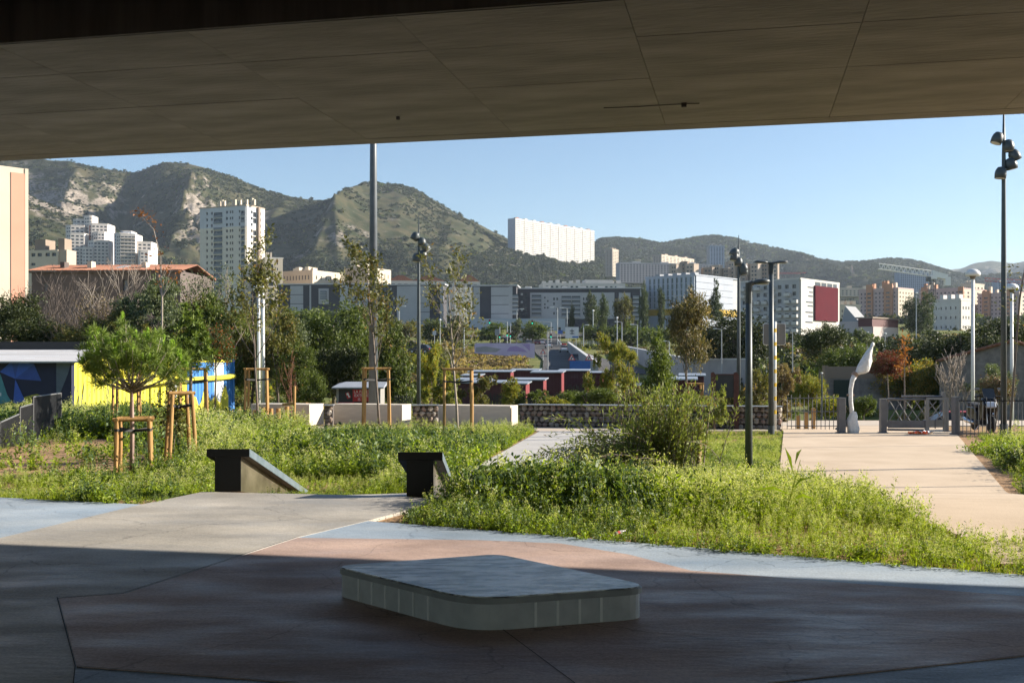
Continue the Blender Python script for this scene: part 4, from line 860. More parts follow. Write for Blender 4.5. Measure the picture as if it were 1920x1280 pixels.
# ---------------- left: stepped railing, canopy wall, containers, kiosk, hut ----------------
rail_m = mat('dark_railing_paint', (.030,.032,.036), rough=.55, scale=6, col2=(.05,.053,.058)); rail_t = mat('railing_trim', (.20,.205,.21), rough=.5, metal=.4)
pts = [(-60,24.0,812,884),(0,26.0,792,862),(36,27.2,776,846),(37,27.2,764,838),(61,28.4,757,829),(62,28.4,744,824),(114,30.8,737,815)]
rl = thing('stepped_railing', 'dark railing of thin upright bars stepping up along the bare soil', 'railing', (gx(0,26),26,0))
ro = Vector((gx(0,26),26,0))
for k, (i,j) in enumerate(((0,1),(1,2),(3,4),(5,6))):
    a, b = pts[i], pts[j]; A0 = W(a[0],a[3],a[1])-ro; A1 = W(a[0],a[2],a[1])-ro; B0 = W(b[0],b[3],b[1])-ro; B1 = W(b[0],b[2],b[1])-ro; n = 24 if k != 3 else 30
    for s in range(n):
        f = (s+.5)/n; p = A0.lerp(B0,f); q = A1.lerp(B1,f); o = MB().box((p+q)/2,(.030,.026,(q-p).z),.4).build('bar', rail_m, rl)
    MB().tube([A1,B1], .02, 6).build('top_rail', rail_t, rl); MB().tube([A0,B0], .02, 6).build('bottom_rail', rail_t, rl)
    for p, q in ((A0,A1),(B0,B1)): MB().tube([p-Vector((0,0,.4)),q+Vector((0,0,.02))], .03, 6).build('post', rail_m, rl)
yelp = mat('yellow_mural_paint', (.62,.56,.03), rough=.6, scale=2.2, col2=(.76,.70,.08), stretch=(1,1,.4)); bluep = mat('blue_mural_paint', (.03,.17,.50), rough=.55, scale=2, col2=(.05,.24,.62)); whip = mat('white_mural_paint', (.70,.72,.74), rough=.6, scale=3); drip = mat('dark_paint_drip', (.05,.07,.07), rough=.7); navy = mat('navy_mural_paint', (.012,.016,.05), rough=.6); royal = mat('royal_blue_mural', (.05,.12,.48), rough=.6); royal2 = mat('mid_blue_mural', (.04,.085,.33), rough=.6); teal = mat('teal_mural', (.09,.28,.31), rough=.6); olive = mat('olive_mural', (.30,.28,.03), rough=.6); greyblue = mat('grey_blue_paint', (.10,.13,.17), rough=.6)
ca, cb = Vector((gx(118,44),44,0)), Vector((gx(437,55.5),55.5,0)); ex = (cb-ca).normalized(); CL = (cb-ca).length; can = math.atan2(ex.y,ex.x); cz = -1.0
ct = thing('shipping_container', 'yellow, white and blue painted shipping container beside the canopy', 'container', (ca.x,ca.y,cz), can); CH = 2.75
# corrugated long side facing the camera: every rib a part
rm = {}; nr = 44
for i in range(nr):
    x0 = CL*i/nr; w = CL/nr; f = i/nr
    m = yelp if f < .66 else (bluep if f < .86 else (whip if f < .93 else bluep))
    if m not in rm:
        mb = MB(); mb.hexa([(0,0,.12),(w*.97,0,.12),(w*.97,.1,.12),(0,.1,.12),(0,0,CH-.12),(w*.97,0,CH-.12),(w*.97,.1,CH-.12),(0,.1,CH-.12)]); mb.hexa([(w*.22,-.035,.12),(w*.72,-.035,.12),(w*.95,.0,.12),(0,.0,.12),(w*.22,-.035,CH-.12),(w*.72,-.035,CH-.12),(w*.95,.0,CH-.12),(0,.0,CH-.12)]); o = mb.build('corrugated_panel', m, ct); rm[m] = o
    else: o = rm[m].copy(); C.objects.link(o)
    o.location = (x0,0,0)
MB().bb(0,CL,.1,2.44,.12,CH-.1).build('body', bluep, ct); MB().bb(-.02,CL+.02,-.05,.02,CH-.12,CH).build('top_rail', yelp, ct, label='yellow top rail'); MB().bb(-.02,CL+.02,-.05,.02,0,.12).build('bottom_rail', yelp, ct)
for x in (CL-.06,): MB().bb(x-.08,x+.1,-.07,.1,0,CH+.03).build('corner_post', bluep, ct)
rn = random.Random(5)
for i in range(30):
    x = rn.uniform(.3,CL*.62); z0 = rn.uniform(.3,1.3); h = rn.uniform(.2,.9); o = MB().hexa([(x,-.045,z0),(x+.03,-.045,z0),(x+.03,-.04,z0),(x,-.04,z0),(x+.1,-.045,z0+h),(x+.14,-.045,z0+h),(x+.14,-.04,z0+h),(x+.1,-.04,z0+h)]).build('paint_drip', drip, ct)
mb = MB(); mb.tube([(CL*.30,-.3,CH-.45),(CL*.31,-.32,CH-.9),(CL*.36,-.3,CH-1.15),(CL*.55,-.25,CH-1.0),(CL*.75,-.2,CH-.95),(CL*.99,-.15,CH-.85)], .13, 9); mb.build('pipe', [yelp], ct, smooth=True, label='thick pipe along the container side')
mb = MB(); pl = []
for i in range(18): pl.append((CL*.64+i*CL*.32/17, .9+.35*math.sin(i*1.7)+.25*math.sin(i*.9)))
mb.prism([(CL*.64,.14)]+[(p[0],p[1]) for p in pl]+[(CL*.96,.14)], -.052,-.046, ax='y'); mb.build('painted_swirl', yelp, ct)
lv = MB().bb(CL*.565,CL*.61,-.06,-.04,.9,1.75).build('vent', mat('vent_grey',(.35,.37,.38),rough=.5), ct)
for k in range(10): MB().bb(CL*.566,CL*.609,-.075,-.062,.93+k*.08,.97+k*.08).build('slat', mat('vent_slat',(.5,.52,.53),rough=.5), lv)
# canopy shelter with the dark star mural
wy = 43.0
cs = thing('mural_shelter', 'open shelter with dark blue star mural under a pale flat roof with black upstand', 'shelter', (gx(60,wy),wy,-1.0)); so = Vector((gx(60,wy),wy,-1.0))
def sp(px,py,y=wy): v = W(px,py,y)-so; return v
def mural(poly, m, name, off): MB().add([sp(*p)+Vector((0,-off,0)) for p in poly], [tuple(range(len(poly)))]).build(name, m, cs)
a = sp(-160,676); b = sp(134,806); MB().bb(a.x,b.x,0,.3,0,a.z).build('back_wall', navy, cs)
mural([(-160,700),(0,700),(26,756),(-160,770)], teal, 'mural_patch', .012); mural([(0,758),(60,740),(70,738),(114,760),(114,800),(0,800),(-160,810),(-160,765)], olive, 'mural_patch', .016)
for poly, m in (([(29,710),(0,697),(22,677)],royal),([(29,710),(22,677),(36,677)],royal2),([(29,710),(36,677),(64,682)],royal),([(29,710),(64,682),(78,714)],royal2),([(29,711),(48,752),(25,757)],royal),([(0,697),(29,710),(25,757),(14,740)],navy)): mural(poly, m, 'mural_star', .02)
mural([(106,676),(134,676),(128,700),(114,735),(106,740)], greyblue, 'mural_patch', .018); mural([(0,736),(3,736),(3,742),(0,742)], whip, 'mural_patch', .025)
ud = mat('canopy_underside', (.46,.45,.44), rough=.7, scale=1.2, col2=(.60,.59,.58), stretch=(.2,1,1)); bf = mat('black_fascia', (.016,.018,.02), rough=.5)
n0 = sp(-300,677,42.6); n1 = sp(150,677,42.6); f0 = sp(-300,655,47); f1 = sp(192,655,47); MB().hexa([n0-Vector((0,0,.06)),n1-Vector((0,0,.06)),f1-Vector((0,0,.06)),f0-Vector((0,0,.06)),n0,n1,f1,f0]).build('canopy', ud, cs)
MB().hexa([f0+Vector((0,.005,-.1)),f1+Vector((0,.005,-.1)),f1+Vector((0,.3,-.1)),f0+Vector((0,.3,-.1)),f0+Vector((0,.005,.34)),f1+Vector((0,.005,.34)),f1+Vector((0,.3,.34)),f0+Vector((0,.3,.34))]).build('fascia', bf, cs)
for (xa,xb,fy) in ((0,130,.35),(0,40,.62),(70,190,.8),(20,90,.15)):
    p = n0.lerp(n1,(xa+300)/492); q = n0.lerp(n1,(xb+300)/492); e0 = f0.lerp(f1,(xa+300)/492); e1 = f0.lerp(f1,(xb+300)/492); s0 = p.lerp(e0,fy)+Vector((0,0,.006)); s1 = q.lerp(e1,min(fy+.08,.95))+Vector((0,0,.006)); wv = (e0-p)*.04
    MB().add([s0,s1,s1+wv,s0+wv],[(0,1,2,3)]).build('white_stroke', whip, cs)
c = sp(-240,700,42.8); MB().tube([(c.x,c.y,-.2),(c.x,c.y,n0.z-.07)], .06, 8).build('post', bf, cs)
# kiosk with red sign
kd = 47; kx = gx(672,kd); kz = zz(775,kd); kt = thing('kiosk', 'small dark kiosk with red lettered sign behind the middle concrete block', 'kiosk', (kx,kd,kz)); u = kd/F
def kp(px,py): return ((px-672)*u, (775-py)*u)
kw = mat('kiosk_dark_wall', (.020,.022,.024), rough=.5); kg = mat('kiosk_grey_roof', (.30,.32,.35), rough=.5, scale=2); kgw = mat('kiosk_grey_wall', (.26,.25,.235), rough=.7); kr = mat('kiosk_red_sign', (.42,.018,.022), rough=.45); kwh = mat('sign_white', (.75,.72,.70), rough=.5)
x0,z0 = kp(635,775); x1,z1 = kp(703,728); MB().bb(x0,x1,0,1.6,0,z1).build('dark_wall', kw, kt); MB().bb(x0-.10,x0-.002,.0,1.6,0,z1).build('corner_post', kgw, kt); MB().bb(x1+.002,kp(713,0)[0],.05,1.6,0,z1).build('side_wall', kgw, kt)
xa,za = kp(624,728); xb,zb = kp(721,720); MB().hexa([(xa,-.3,za),(xb,-.3,za),(xb,1.8,zb+.02),(xa,1.8,zb+.02),(xa,-.3,za+.06),(xb,-.3,za+.06),(xb-.1,1.8,zb+.08),(xa+.3,1.8,zb+.08)]).build('roof', kg, kt)
x0,z0 = kp(661.5,752.5); x1,z1 = kp(703,730); sg = MB().bb(x0,x1,-.03,-.004,z0,z1).build('red_sign', kr, kt, label='red sign with white capital letters')
def text(body, x, z, size, m, par, y=-.034, align='LEFT', rz=0):
    cu = bpy.data.curves.new('sign_text','FONT'); cu.body = body; cu.size = size; cu.extrude = .002; cu.align_x = align; tmp = bpy.data.objects.new('tmp', cu); C.objects.link(tmp); bpy.context.view_layer.update(); me = bpy.data.meshes.new_from_object(tmp.evaluated_get(bpy.context.evaluated_depsgraph_get())); bpy.data.objects.remove(tmp); me.materials.clear(); me.materials.append(m); o = link('lettering', me, par); o.location = (x,y,z); o.rotation_euler = (R(90),0,rz); return o
for tx, py, px in (('LA PARET',736.5,663.5),('EXTERIEU',743.5,664.5),('IS  2',751,671)): p = kp(px,py); text(tx, p[0], p[1], .17, kwh, sg)
p = kp(632+17,748); c = MB(); c.box((kp(653,740)[0],-.02,kp(653,741)[1]),(.17,.02,.27),M=Matrix.Rotation(R(-22),4,'Y')); em = c.build('red_emblem', kr, kt); M = Matrix.Rotation(R(90),3,'X')
c = MB(); c.lathe([(.055,-.005),(.055,.005)],(kp(652,0)[0],-.04,kp(0,738.5)[1]),14,0,M); c.hexa([(kp(652.5,0)[0]-.02,-.04,kp(0,739)[1]),(kp(652.5,0)[0]+.03,-.04,kp(0,739)[1]),(kp(652.5,0)[0]+.03,-.035,kp(0,739)[1]),(kp(652.5,0)[0]-.02,-.035,kp(0,739)[1]),(kp(655,0)[0]-.02,-.04,kp(0,745)[1]),(kp(656,0)[0]+.02,-.04,kp(0,744)[1]),(kp(656,0)[0]+.02,-.035,kp(0,744)[1]),(kp(655,0)[0]-.02,-.035,kp(0,745)[1])]); c.build('white_pin_mark', kwh, em)
x0,z0 = kp(634,757); x1,z1 = kp(664,754); MB().bb(x0,x1,-.05,-.01,z0,z1).build('red_ledge', kr, kt)
# small orange wooden hut
hw = mat('orange_hut_board', (.38,.17,.05), rough=.7, scale=6, col2=(.50,.25,.09)); hd = 52; hx = gx(563,hd); ht = thing('wooden_hut', 'small orange wooden hut with window beside the leftmost concrete block', 'hut', (hx,hd,zz(775,hd)), R(-12)); u = hd/F
for i in range(7): MB().bb(-.32,.30,-.02,.0,i*.17,i*.17+.162).build('board', hw, ht)
MB().bb(-.32,.30,.002,.8,0,1.2).build('wall', hw, ht); MB().hexa([(-.4,-.12,1.2),(.4,-.12,1.28),(.4,.9,1.28),(-.4,.9,1.2),(-.4,-.12,1.25),(.4,-.12,1.33),(.4,.9,1.33),(-.4,.9,1.25)]).build('roof', kg, ht)
w = MB().bb(-.25,.0,-.045,-.022,.55,1.0).build('window', mat('hut_glass',(.14,.17,.2),rough=.1), ht); MB().bb(-.28,-.25,-.06,-.02,.52,1.03).build('frame', kwh, w)
# low metal barrier behind
bar_fence(739, 772, 745, 757, 10, 'small dark barrier standing right of the kiosk', 46, 46, rail_m)
# ---------------- city buildings ----------------
glass_d = mat('dark_window_glass', (.030,.036,.045), rough=.2, scale=.6, col2=(.06,.068,.08)); glass_b = mat('pale_window_blind', (.30,.31,.32), rough=.6, scale=.5, col2=(.42,.42,.41))
def fmat(name, c, var=.06, **k): return mat(name, c, rough=.85, var=var, scale=.25, **k)
class Bl:
    """a building: origin at its front-left ground corner, x along the front, y into the depth; fitted so that its corner edges stand at given bearings"""
    def __init__(s, name, label, xa, xb, xc, ytop, d, rz, ybase=None, D=None, cat='building', group=None):
        s.rz = rz; ka, kb, kc = [(p-960)/F for p in (xa,xb,xc)]; c, si = math.cos(rz), math.sin(rz); cx = kb*d
        if rz <= 0:
            s.w = (cx-ka*d)/(c-ka*si); s.D = D or max(4, (cx-kc*d)/(si+kc*c)); ox, oy = cx-s.w*c, d-s.w*si
        else:
            s.w = (kc*d-cx)/(c-kc*si); s.D = D or max(4, (cx-ka*d)/(si+ka*c)); ox, oy = cx, d
        s.d = d; zt = zz(ytop,d); zb = T(cx,d)-1.5 if ybase is None else zz(ybase,d); s.h = zt-zb; s.zb = zb; s.ox = ox; s.oy = oy
        s.t = thing(name, label, cat, (ox,oy,zb), rz, group)
    def fx(s, px):   # bearing -> x on the front face
        k = (px-960)/F; c, si = math.cos(s.rz), math.sin(s.rz); return (k*s.oy-s.ox)/(c-k*si)
    def fz(s, py, px=None):
        dd = s.d if px is None else s.oy+s.fx(px)*math.sin(s.rz); return zz(py,dd)-s.zb
    def part(s, name, m, x0,x1,y0,y1,z0,z1, **k): return MB().bb(x0,x1,y0,y1,z0,z1).build(name, m, s.t, **k)
    def facade(s, cols, wallm, glassm=None, face='f', x0=0., x1=None, z0=0., z1=None, rec=.35, each=False, name='facade', slabs=None):
        """cols: [(xa,xb,[(za,zb),...])] openings; piers and spandrels are solid, glass lies recessed behind"""
        W_ = s.w if face == 'f' else s.D; x1 = W_ if x1 is None else x1; z1 = s.h if z1 is None else z1
        def put(mb, a, b, za, zb, ya, yb):
            if b-a < .01 or zb-za < .01: return
            if face == 'f': mb.bb(a,b,ya,yb,za,zb)
            elif face == 'r': mb.bb(s.w-yb,s.w-ya,a,b,za,zb)
            else: mb.bb(ya,yb,s.D-b,s.D-a,za,zb)
        wall = MB(); gl = MB(); x = x0; gls = []
        for (a,b,rws) in sorted(cols):
            put(wall, x, a, z0, z1, -rec, 0.0); z = z0
            for (za,zb) in rws: put(wall, a, b, z, za, -rec, 0.0); z = zb
            put(wall, a, b, z, z1, -rec, 0.0); x = b
            for (za,zb) in rws:
                if each: g = MB(); put(g, a, b, za, zb, -.06, -.02); gls.append(g)
                else: put(gl, a, b, za, zb, -.06, -.02)
        put(wall, x, x1, z0, z1, -rec, 0.0); wall.build(name, wallm, s.t)
        if each:
            for g in gls: g.build('window', glassm or glass_d, s.t)
        elif gl.v: gl.build('windows', glassm or glass_d, s.t, kind='stuff')
    def core(s, m, inset=.0): return s.part('wall', m, inset, s.w-inset, inset, s.D-inset, 0, s.h)
    def roof(s, m, over=.15, h=.5): return s.part('roof_parapet', m, -over-.36, s.w+over+.36, -over-.36, s.D+over, s.h+.002, s.h+h)
def grid(x0, x1, n, fill, rows): st = (x1-x0)/n; return [(x0+st*(i+.5-fill/2), x0+st*(i+.5+fill/2), rows) for i in range(n)]
def lev(z0, z1, n, fill): st = (z1-z0)/n; return [(z0+st*(i+.5-fill/2), z0+st*(i+.5+fill/2)) for i in range(n)]
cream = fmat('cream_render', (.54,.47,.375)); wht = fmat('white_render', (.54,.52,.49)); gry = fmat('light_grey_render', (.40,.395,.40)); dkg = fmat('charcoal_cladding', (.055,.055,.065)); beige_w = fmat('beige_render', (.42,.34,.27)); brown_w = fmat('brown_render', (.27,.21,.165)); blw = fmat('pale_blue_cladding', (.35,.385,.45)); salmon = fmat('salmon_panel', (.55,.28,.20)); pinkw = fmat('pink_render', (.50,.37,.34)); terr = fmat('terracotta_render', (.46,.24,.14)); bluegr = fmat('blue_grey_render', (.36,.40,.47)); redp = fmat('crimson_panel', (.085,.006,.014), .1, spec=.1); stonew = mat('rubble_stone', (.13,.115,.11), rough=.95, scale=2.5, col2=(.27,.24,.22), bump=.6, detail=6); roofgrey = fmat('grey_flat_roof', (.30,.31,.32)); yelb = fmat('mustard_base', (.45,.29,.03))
# 1 salmon edge building
b = Bl('apartment_building', 'cream building edge with tall salmon panel at the far left', -560, -560, 49, 240, 84, R(46), D=14); b.core(cream, .3)
b.facade([], cream, rec=.3); xa = b.fx(18); xb = b.fx(47); b.part('salmon_panel', salmon, xa, xb, -.36, -.302, 0, b.fz(325,30)); b.part('edge_strip', cream, b.w-.25, b.w+.06, -.38, -.303, 0, b.h)
# 2 low white and brown building
b = Bl('apartment_building', 'low cream building with brown upper storey beside the salmon panelled wall', 48, 125, 138, 468, 270, R(-12)); b.core(beige_w); z = b.fz(476)
b.facade([(b.fx(60),b.fx(68),[(b.fz(497),b.fz(492)),(b.fz(480),b.fz(473.5))]),(b.fx(72),b.fx(80),[(b.fz(480),b.fz(473.5))]),(b.fx(87),b.fx(95),[(b.fz(480),b.fz(473.5))]),(b.fx(99),b.fx(107),[(b.fz(480),b.fz(473.5))])], cream, each=True, x1=b.fx(110))
b.part('stair_block', brown_w, b.fx(56), b.fx(76), 2, 6, b.h+.002, b.h+(468-446)*.135); b.part('stair_block', brown_w, b.fx(100), b.fx(112), 2, 5, b.h+.002, b.h+(468-445)*.135)
# 3 stepped white complex left
cell = fmat('white_cell_facade', (.60,.55,.50)); redb = fmat('dull_red_band', (.30,.11,.07))
def cell_tower(name, label, blocks, d, group):
    x0 = min(q[0] for q in blocks); p = W(x0, 520, d); t = thing(name, label, 'apartment tower', (p.x,p.y,p.z-14), 0, group)
    for (xa,xc,xb,yt,yo,style) in blocks:   # left edge, corner, right edge, top row, depth offset
        u = d/F; a = (xa-x0)*u; c = (xc-x0)*u; e = (xb-x0)*u; h = (520-yt)*u+14; D = max(e-c, 5)+4
        L = max(c-a,.5)
        mb = MB(); mb.prism([(a,yo+L*.6),(c,yo),(e,yo+(e-c)*.35),(e,yo+D+6),(a,yo+D+6)], 0, h); mb.build('wall', cell if style != 'g' else bluegr, t)
        n = max(3,int((h-14)/2.9)); k = max(2,int((e-c)/2.6)); wn = MB(); fr = MB()
        for i in range(n):
            for j in range(k):
                f0 = (j+.2)/k; f1 = (j+.8)/k; zb = h-1.2-i*2.9-1.7
                P = [Vector((c+(e-c)*f, yo+(e-c)*.35*f-.05, 0)) for f in (f0,f1)]
                if style == 'b': P = [Vector((c+(e-c)*f, yo+(e-c)*.35*f-.05, 0)) for f in (j/k+.02,(j+1)/k-.02)]
                wn.hexa([P[0]+Vector((0,0,zb)),P[1]+Vector((0,0,zb)),P[1]+Vector((0,.04,zb)),P[0]+Vector((0,.04,zb)),P[0]+Vector((0,0,zb+1.3)),P[1]+Vector((0,0,zb+1.3)),P[1]+Vector((0,.04,zb+1.3)),P[0]+Vector((0,.04,zb+1.3))])
            if L > 3:
                for j in range(2):
                    P = [Vector((a+(c-a)*f, yo+L*.6*(1-f)-.05, 0)) for f in (.2+.4*j,.45+.4*j)]; zb = h-1.2-i*2.9-1.7
                    wn.hexa([q+Vector((0,y_,zb+z_)) for z_ in (0,1.3) for q,y_ in ((P[0],0),(P[1],0),(P[1],.04),(P[0],.04))])
            if style == 'b':
                zb = h-1.2-i*2.9-1.75; fr.hexa([(c,yo-1.1,zb-.7),(e,yo+(e-c)*.35-1.1,zb-.7),(e,yo+(e-c)*.35-.06,zb-.7),(c,yo-.06,zb-.7),(c,yo-1.1,zb),(e,yo+(e-c)*.35-1.1,zb),(e,yo+(e-c)*.35-.06,zb),(c,yo-.06,zb)])
        wn.build('windows', glass_d, t, kind='stuff')
        if fr.v: fr.build('balconies', cell, t, kind='stuff')
        MB().prism([(a-.2,yo+L*.6),(c,yo-.2),(e+.2,yo+(e-c)*.35),(e,yo+D+6),(a,yo+D+6)], h+.002, h+.6).build('parapet', cell, t)
        if style == 'r': MB().box(((c+a)/2,yo+L*.3-.1,h*.62),(1.2,.3,h*.72),0).build('red_band', redb, t)
    return t
cell_tower('stepped_tower', 'stepped white tower cluster with small cell windows below the quarry', [(92,105,128,414,30,'w'),(98,107,122,399,40,'w'),(123,137,141,394,35,'w'),(110,121,144,434,12,'w'),(141,149,176,412,26,'r'),(156,168,179,430,18,'w'),(158,172,197,450,4,'w'),(152,160,172,464,0,'w')], 900, 'white stepped towers at the foot of the quarry')
cell_tower('stepped_tower', 'white tower with orange awnings on its balconies right of the stepped cluster', [(194,207,222,432,20,'g'),(205,211,225,427,24,'g'),(210,221,246,437,6,'b'),(244,247,270,450,14,'w'),(255,260,273,469,4,'w')], 880, 'white stepped towers at the foot of the quarry')
# 4 tiled roof farmhouse
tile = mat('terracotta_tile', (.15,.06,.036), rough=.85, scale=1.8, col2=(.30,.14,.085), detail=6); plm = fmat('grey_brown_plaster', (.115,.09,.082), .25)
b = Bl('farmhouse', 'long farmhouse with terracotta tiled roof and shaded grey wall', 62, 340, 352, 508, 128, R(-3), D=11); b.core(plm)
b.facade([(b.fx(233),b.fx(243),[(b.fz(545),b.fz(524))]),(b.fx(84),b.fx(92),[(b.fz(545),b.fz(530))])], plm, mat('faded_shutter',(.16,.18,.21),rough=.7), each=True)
rh = b.fz(491)-b.h; nt_ = 150; mb0 = None; M_ = None
for i in range(nt_):
    x0 = -.4+(b.w+.8)*i/nt_; w = (b.w+.8)/nt_; 
    if M_ is None:
        mb = MB(); n = 5; prof = [(w*.04,0),(w*.2,.07),(w*.5,.1),(w*.8,.07),(w*.96,0)]; vs = []
        for (yy_,zq) in ((-.75,.0),(4.6,rh)):
            for (x,zp) in prof: vs.append((x,yy_,zq+zp))
        mb.add(vs, [(j,j+1,j+6,j+5) for j in range(4)]+[(0,5,9,4),(4,3,2,1,0)]); o = mb.build('tile_row', tile, b.t); M_ = o.data
    else: o = link('tile_row', M_, b.t)
    o.location = (x0,0,b.h+.02+random.Random(i).uniform(-.015,.03))
MB().hexa([(-.4,4.6,b.h+rh-.02),(b.w+.4,4.6,b.h+rh-.02),(b.w+.4,11.5,b.h-.3),(-.4,11.5,b.h-.3),(-.4,4.6,b.h+rh+.05),(b.w+.4,4.6,b.h+rh+.05),(b.w+.4,11.5,b.h),(-.4,11.5,b.h)]).build('rear_roof', tile, b.t)
b.part('eaves', plm, -.5, b.w+.5, -.7, 0, b.h-.15, b.h)
for px, yt, yb in ((104,488,505),(155,487,502),(258,489,503)): b.part('chimney', plm if px < 120 else cream, b.fx(px), b.fx(px+8), 1.2, 2.4, b.h, b.fz(yt))
sk_ = MB(); xx = b.fx(204); sk_.hexa([(xx,1.0,b.h+rh*.24+.14),(xx+1.0,1.0,b.h+rh*.24+.14),(xx+1.4,3.2,b.h+rh*.72+.14),(xx+.4,3.2,b.h+rh*.72+.14),(xx,1.0,b.h+rh*.24+.2),(xx+1.0,1.0,b.h+rh*.24+.2),(xx+1.4,3.2,b.h+rh*.72+.2),(xx+.4,3.2,b.h+rh*.72+.2)]); sk_.build('skylight', glass_b, b.t)
b = Bl('small_house', 'small white house right of the farmhouse below the tower', 340, 350, 374, 512, 150, R(30), D=6); b.core(wht, .02); b.roof(tile, .1, .5); b.facade([(b.w*.3,b.w*.5,[(b.h*.6,b.h*.75)])], wht, each=True)
# 5 tall tower
tw = fmat('tower_cream', (.60,.55,.47)); twb = fmat('tower_blue_grey', (.47,.49,.52)); balc = fmat('balcony_glass_grey', (.20,.22,.24))
b = Bl('tower_block', 'tall white tower block with blue-grey upper storeys left of the thick pole', 376, 461, 495, 386, 500, R(-24)); b.core(tw, .05); nz = 19; zt = b.fz(424)
for (z0,z1,m) in ((0,zt,tw),(zt,b.h,twb)):
    rws = [r for r in lev(1.5,b.h-1.0,nz,.45) if r[0] > z0+.1 and r[1] < z1-.1]; rb = [r for r in lev(1.5,b.h-2.0,nz,.82) if r[0] > z0+.1 and r[1] < z1-.1]
    b.facade([(b.fx(388),b.fx(391),rws),(b.fx(397),b.fx(400),rws),(b.fx(402),b.fx(418),rb),(b.fx(425),b.fx(428.5),rws),(b.fx(432),b.fx(434.5),rws),(b.fx(436),b.fx(438.5),rws),(b.fx(449),b.fx(451.5),rws),(b.fx(453),b.fx(460),rb)], m, z0=z0, z1=z1, rec=1.0 if False else .5)
    D = b.D; b.facade([(D*.22,D*.32,rws),(D*.34,D*.52,rb),(D*.72,D*.80,rws)], m, face='r', z0=z0, z1=z1, rec=.5)
bl_ = MB()
for r in lev(1.5,b.h-2.0,nz,.82):
    bl_.bb(b.fx(402.3),b.fx(417.7),-.75,-.55,r[0]-.05,r[0]+1.0); bl_.bb(b.fx(453.3),b.fx(459.7),-.75,-.55,r[0]-.05,r[0]+1.0)
bl_.build('balconies', balc, b.t, kind='stuff'); b.part('stair_shaft', brown_w, b.w+.5, b.w+1.6, b.D*.55, b.D*.66, 0, b.h+.3); b.part('roof_parapet', beige_w, -.6,b.w+.6,-.6,b.D,b.h+.002,b.h+.6)
for px, h in ((402,3.2),(407,3.6),(411,3.2),(427,3.0),(431,3.4),(441,3.0),(453,3.0),(463,3.4),(467,2.8)): b.part('chimney', cream, b.fx(px), b.fx(px)+.8, 3, 4, b.h+.6, b.h+.6+h)
b = Bl('apartment_building', 'lower cream block attached to the right of the tall tower', 492, 497, 530, 484, 498, R(20), D=15); b.core(cream, .05); rws = lev(1.5,b.h-1,12,.45); rb = lev(1.5,b.h-2.4,11,.7)
b.facade([(b.fx(502),b.fx(512),rb),(b.fx(515),b.fx(517),rws),(b.fx(519),b.fx(521),rws)], cream); b.roof(wht,.0,.5)
for px in (499,503,508): b.part('chimney', cream, b.fx(px), b.fx(px)+.7, 2, 3, b.h+.5, b.h+3)
# 6 cream terraces behind the dark row
for k, (xa,xb,xc,yt,lab) in enumerate(((528,585,644,506,'cream flat-roofed terrace with small roof boxes right of the tower annex'),(646,690,732,501,'cream flat-roofed block behind the thick pole'))):
    b = Bl('apartment_building', lab, xa, xb, xc, yt, 520, R(-30), group='cream low blocks at the foot of the hill'); b.core(cream, .05); b.facade(grid(1,b.w-1,9,.35,lev(2,b.h-1,5,.42)), beige_w); b.facade(grid(1,b.D-1,6,.22,lev(2,b.h-1,5,.35)), cream, face='r')
    rn = random.Random(k)
    for i in range(10): x = rn.uniform(0,b.w-3); b.part('roof_box', cream, x, x+2.2, rn.uniform(1,6), 8, b.h+.002, b.h+rn.uniform(1,2.4))
# 7 red roofed complex
b = Bl('apartment_building', 'pale apartment complex with red tiled roofs left of centre', 726, 728, 900, 527, 600, R(8), D=25); b.core(cream, .05); b.facade(grid(1,b.w-1,14,.6,lev(2,b.h-.5,6,.5)), wht, rec=.8)
for (xa,xc,yt,yb) in ((728,775,517,527),(776,832,516,526),(860,898,514,526)):
    x0 = b.fx(xa); x1 = b.fx(xc); z0 = b.h+.5; h = (yb-yt)*.3; MB().prism([(x0-.5,z0),(x1+.5,z0),((x0*.4+x1*.6),z0+h),((x0*.6+x1*.4),z0+h)], 1, 14, ax='y').build('red_roof', tile, b.t); b.part('upper_storey', wht, x0, x1, 1.5, 13, b.h+.003, z0)
b = Bl('apartment_building', 'white apartment block with balconies between the grey blocks', 850, 852, 905, 538, 560, R(14), D=14); b.core(wht,.05); b.facade(grid(1,b.w-1,5,.5,lev(1,b.h-.5,6,.5)), wht, glass_b)
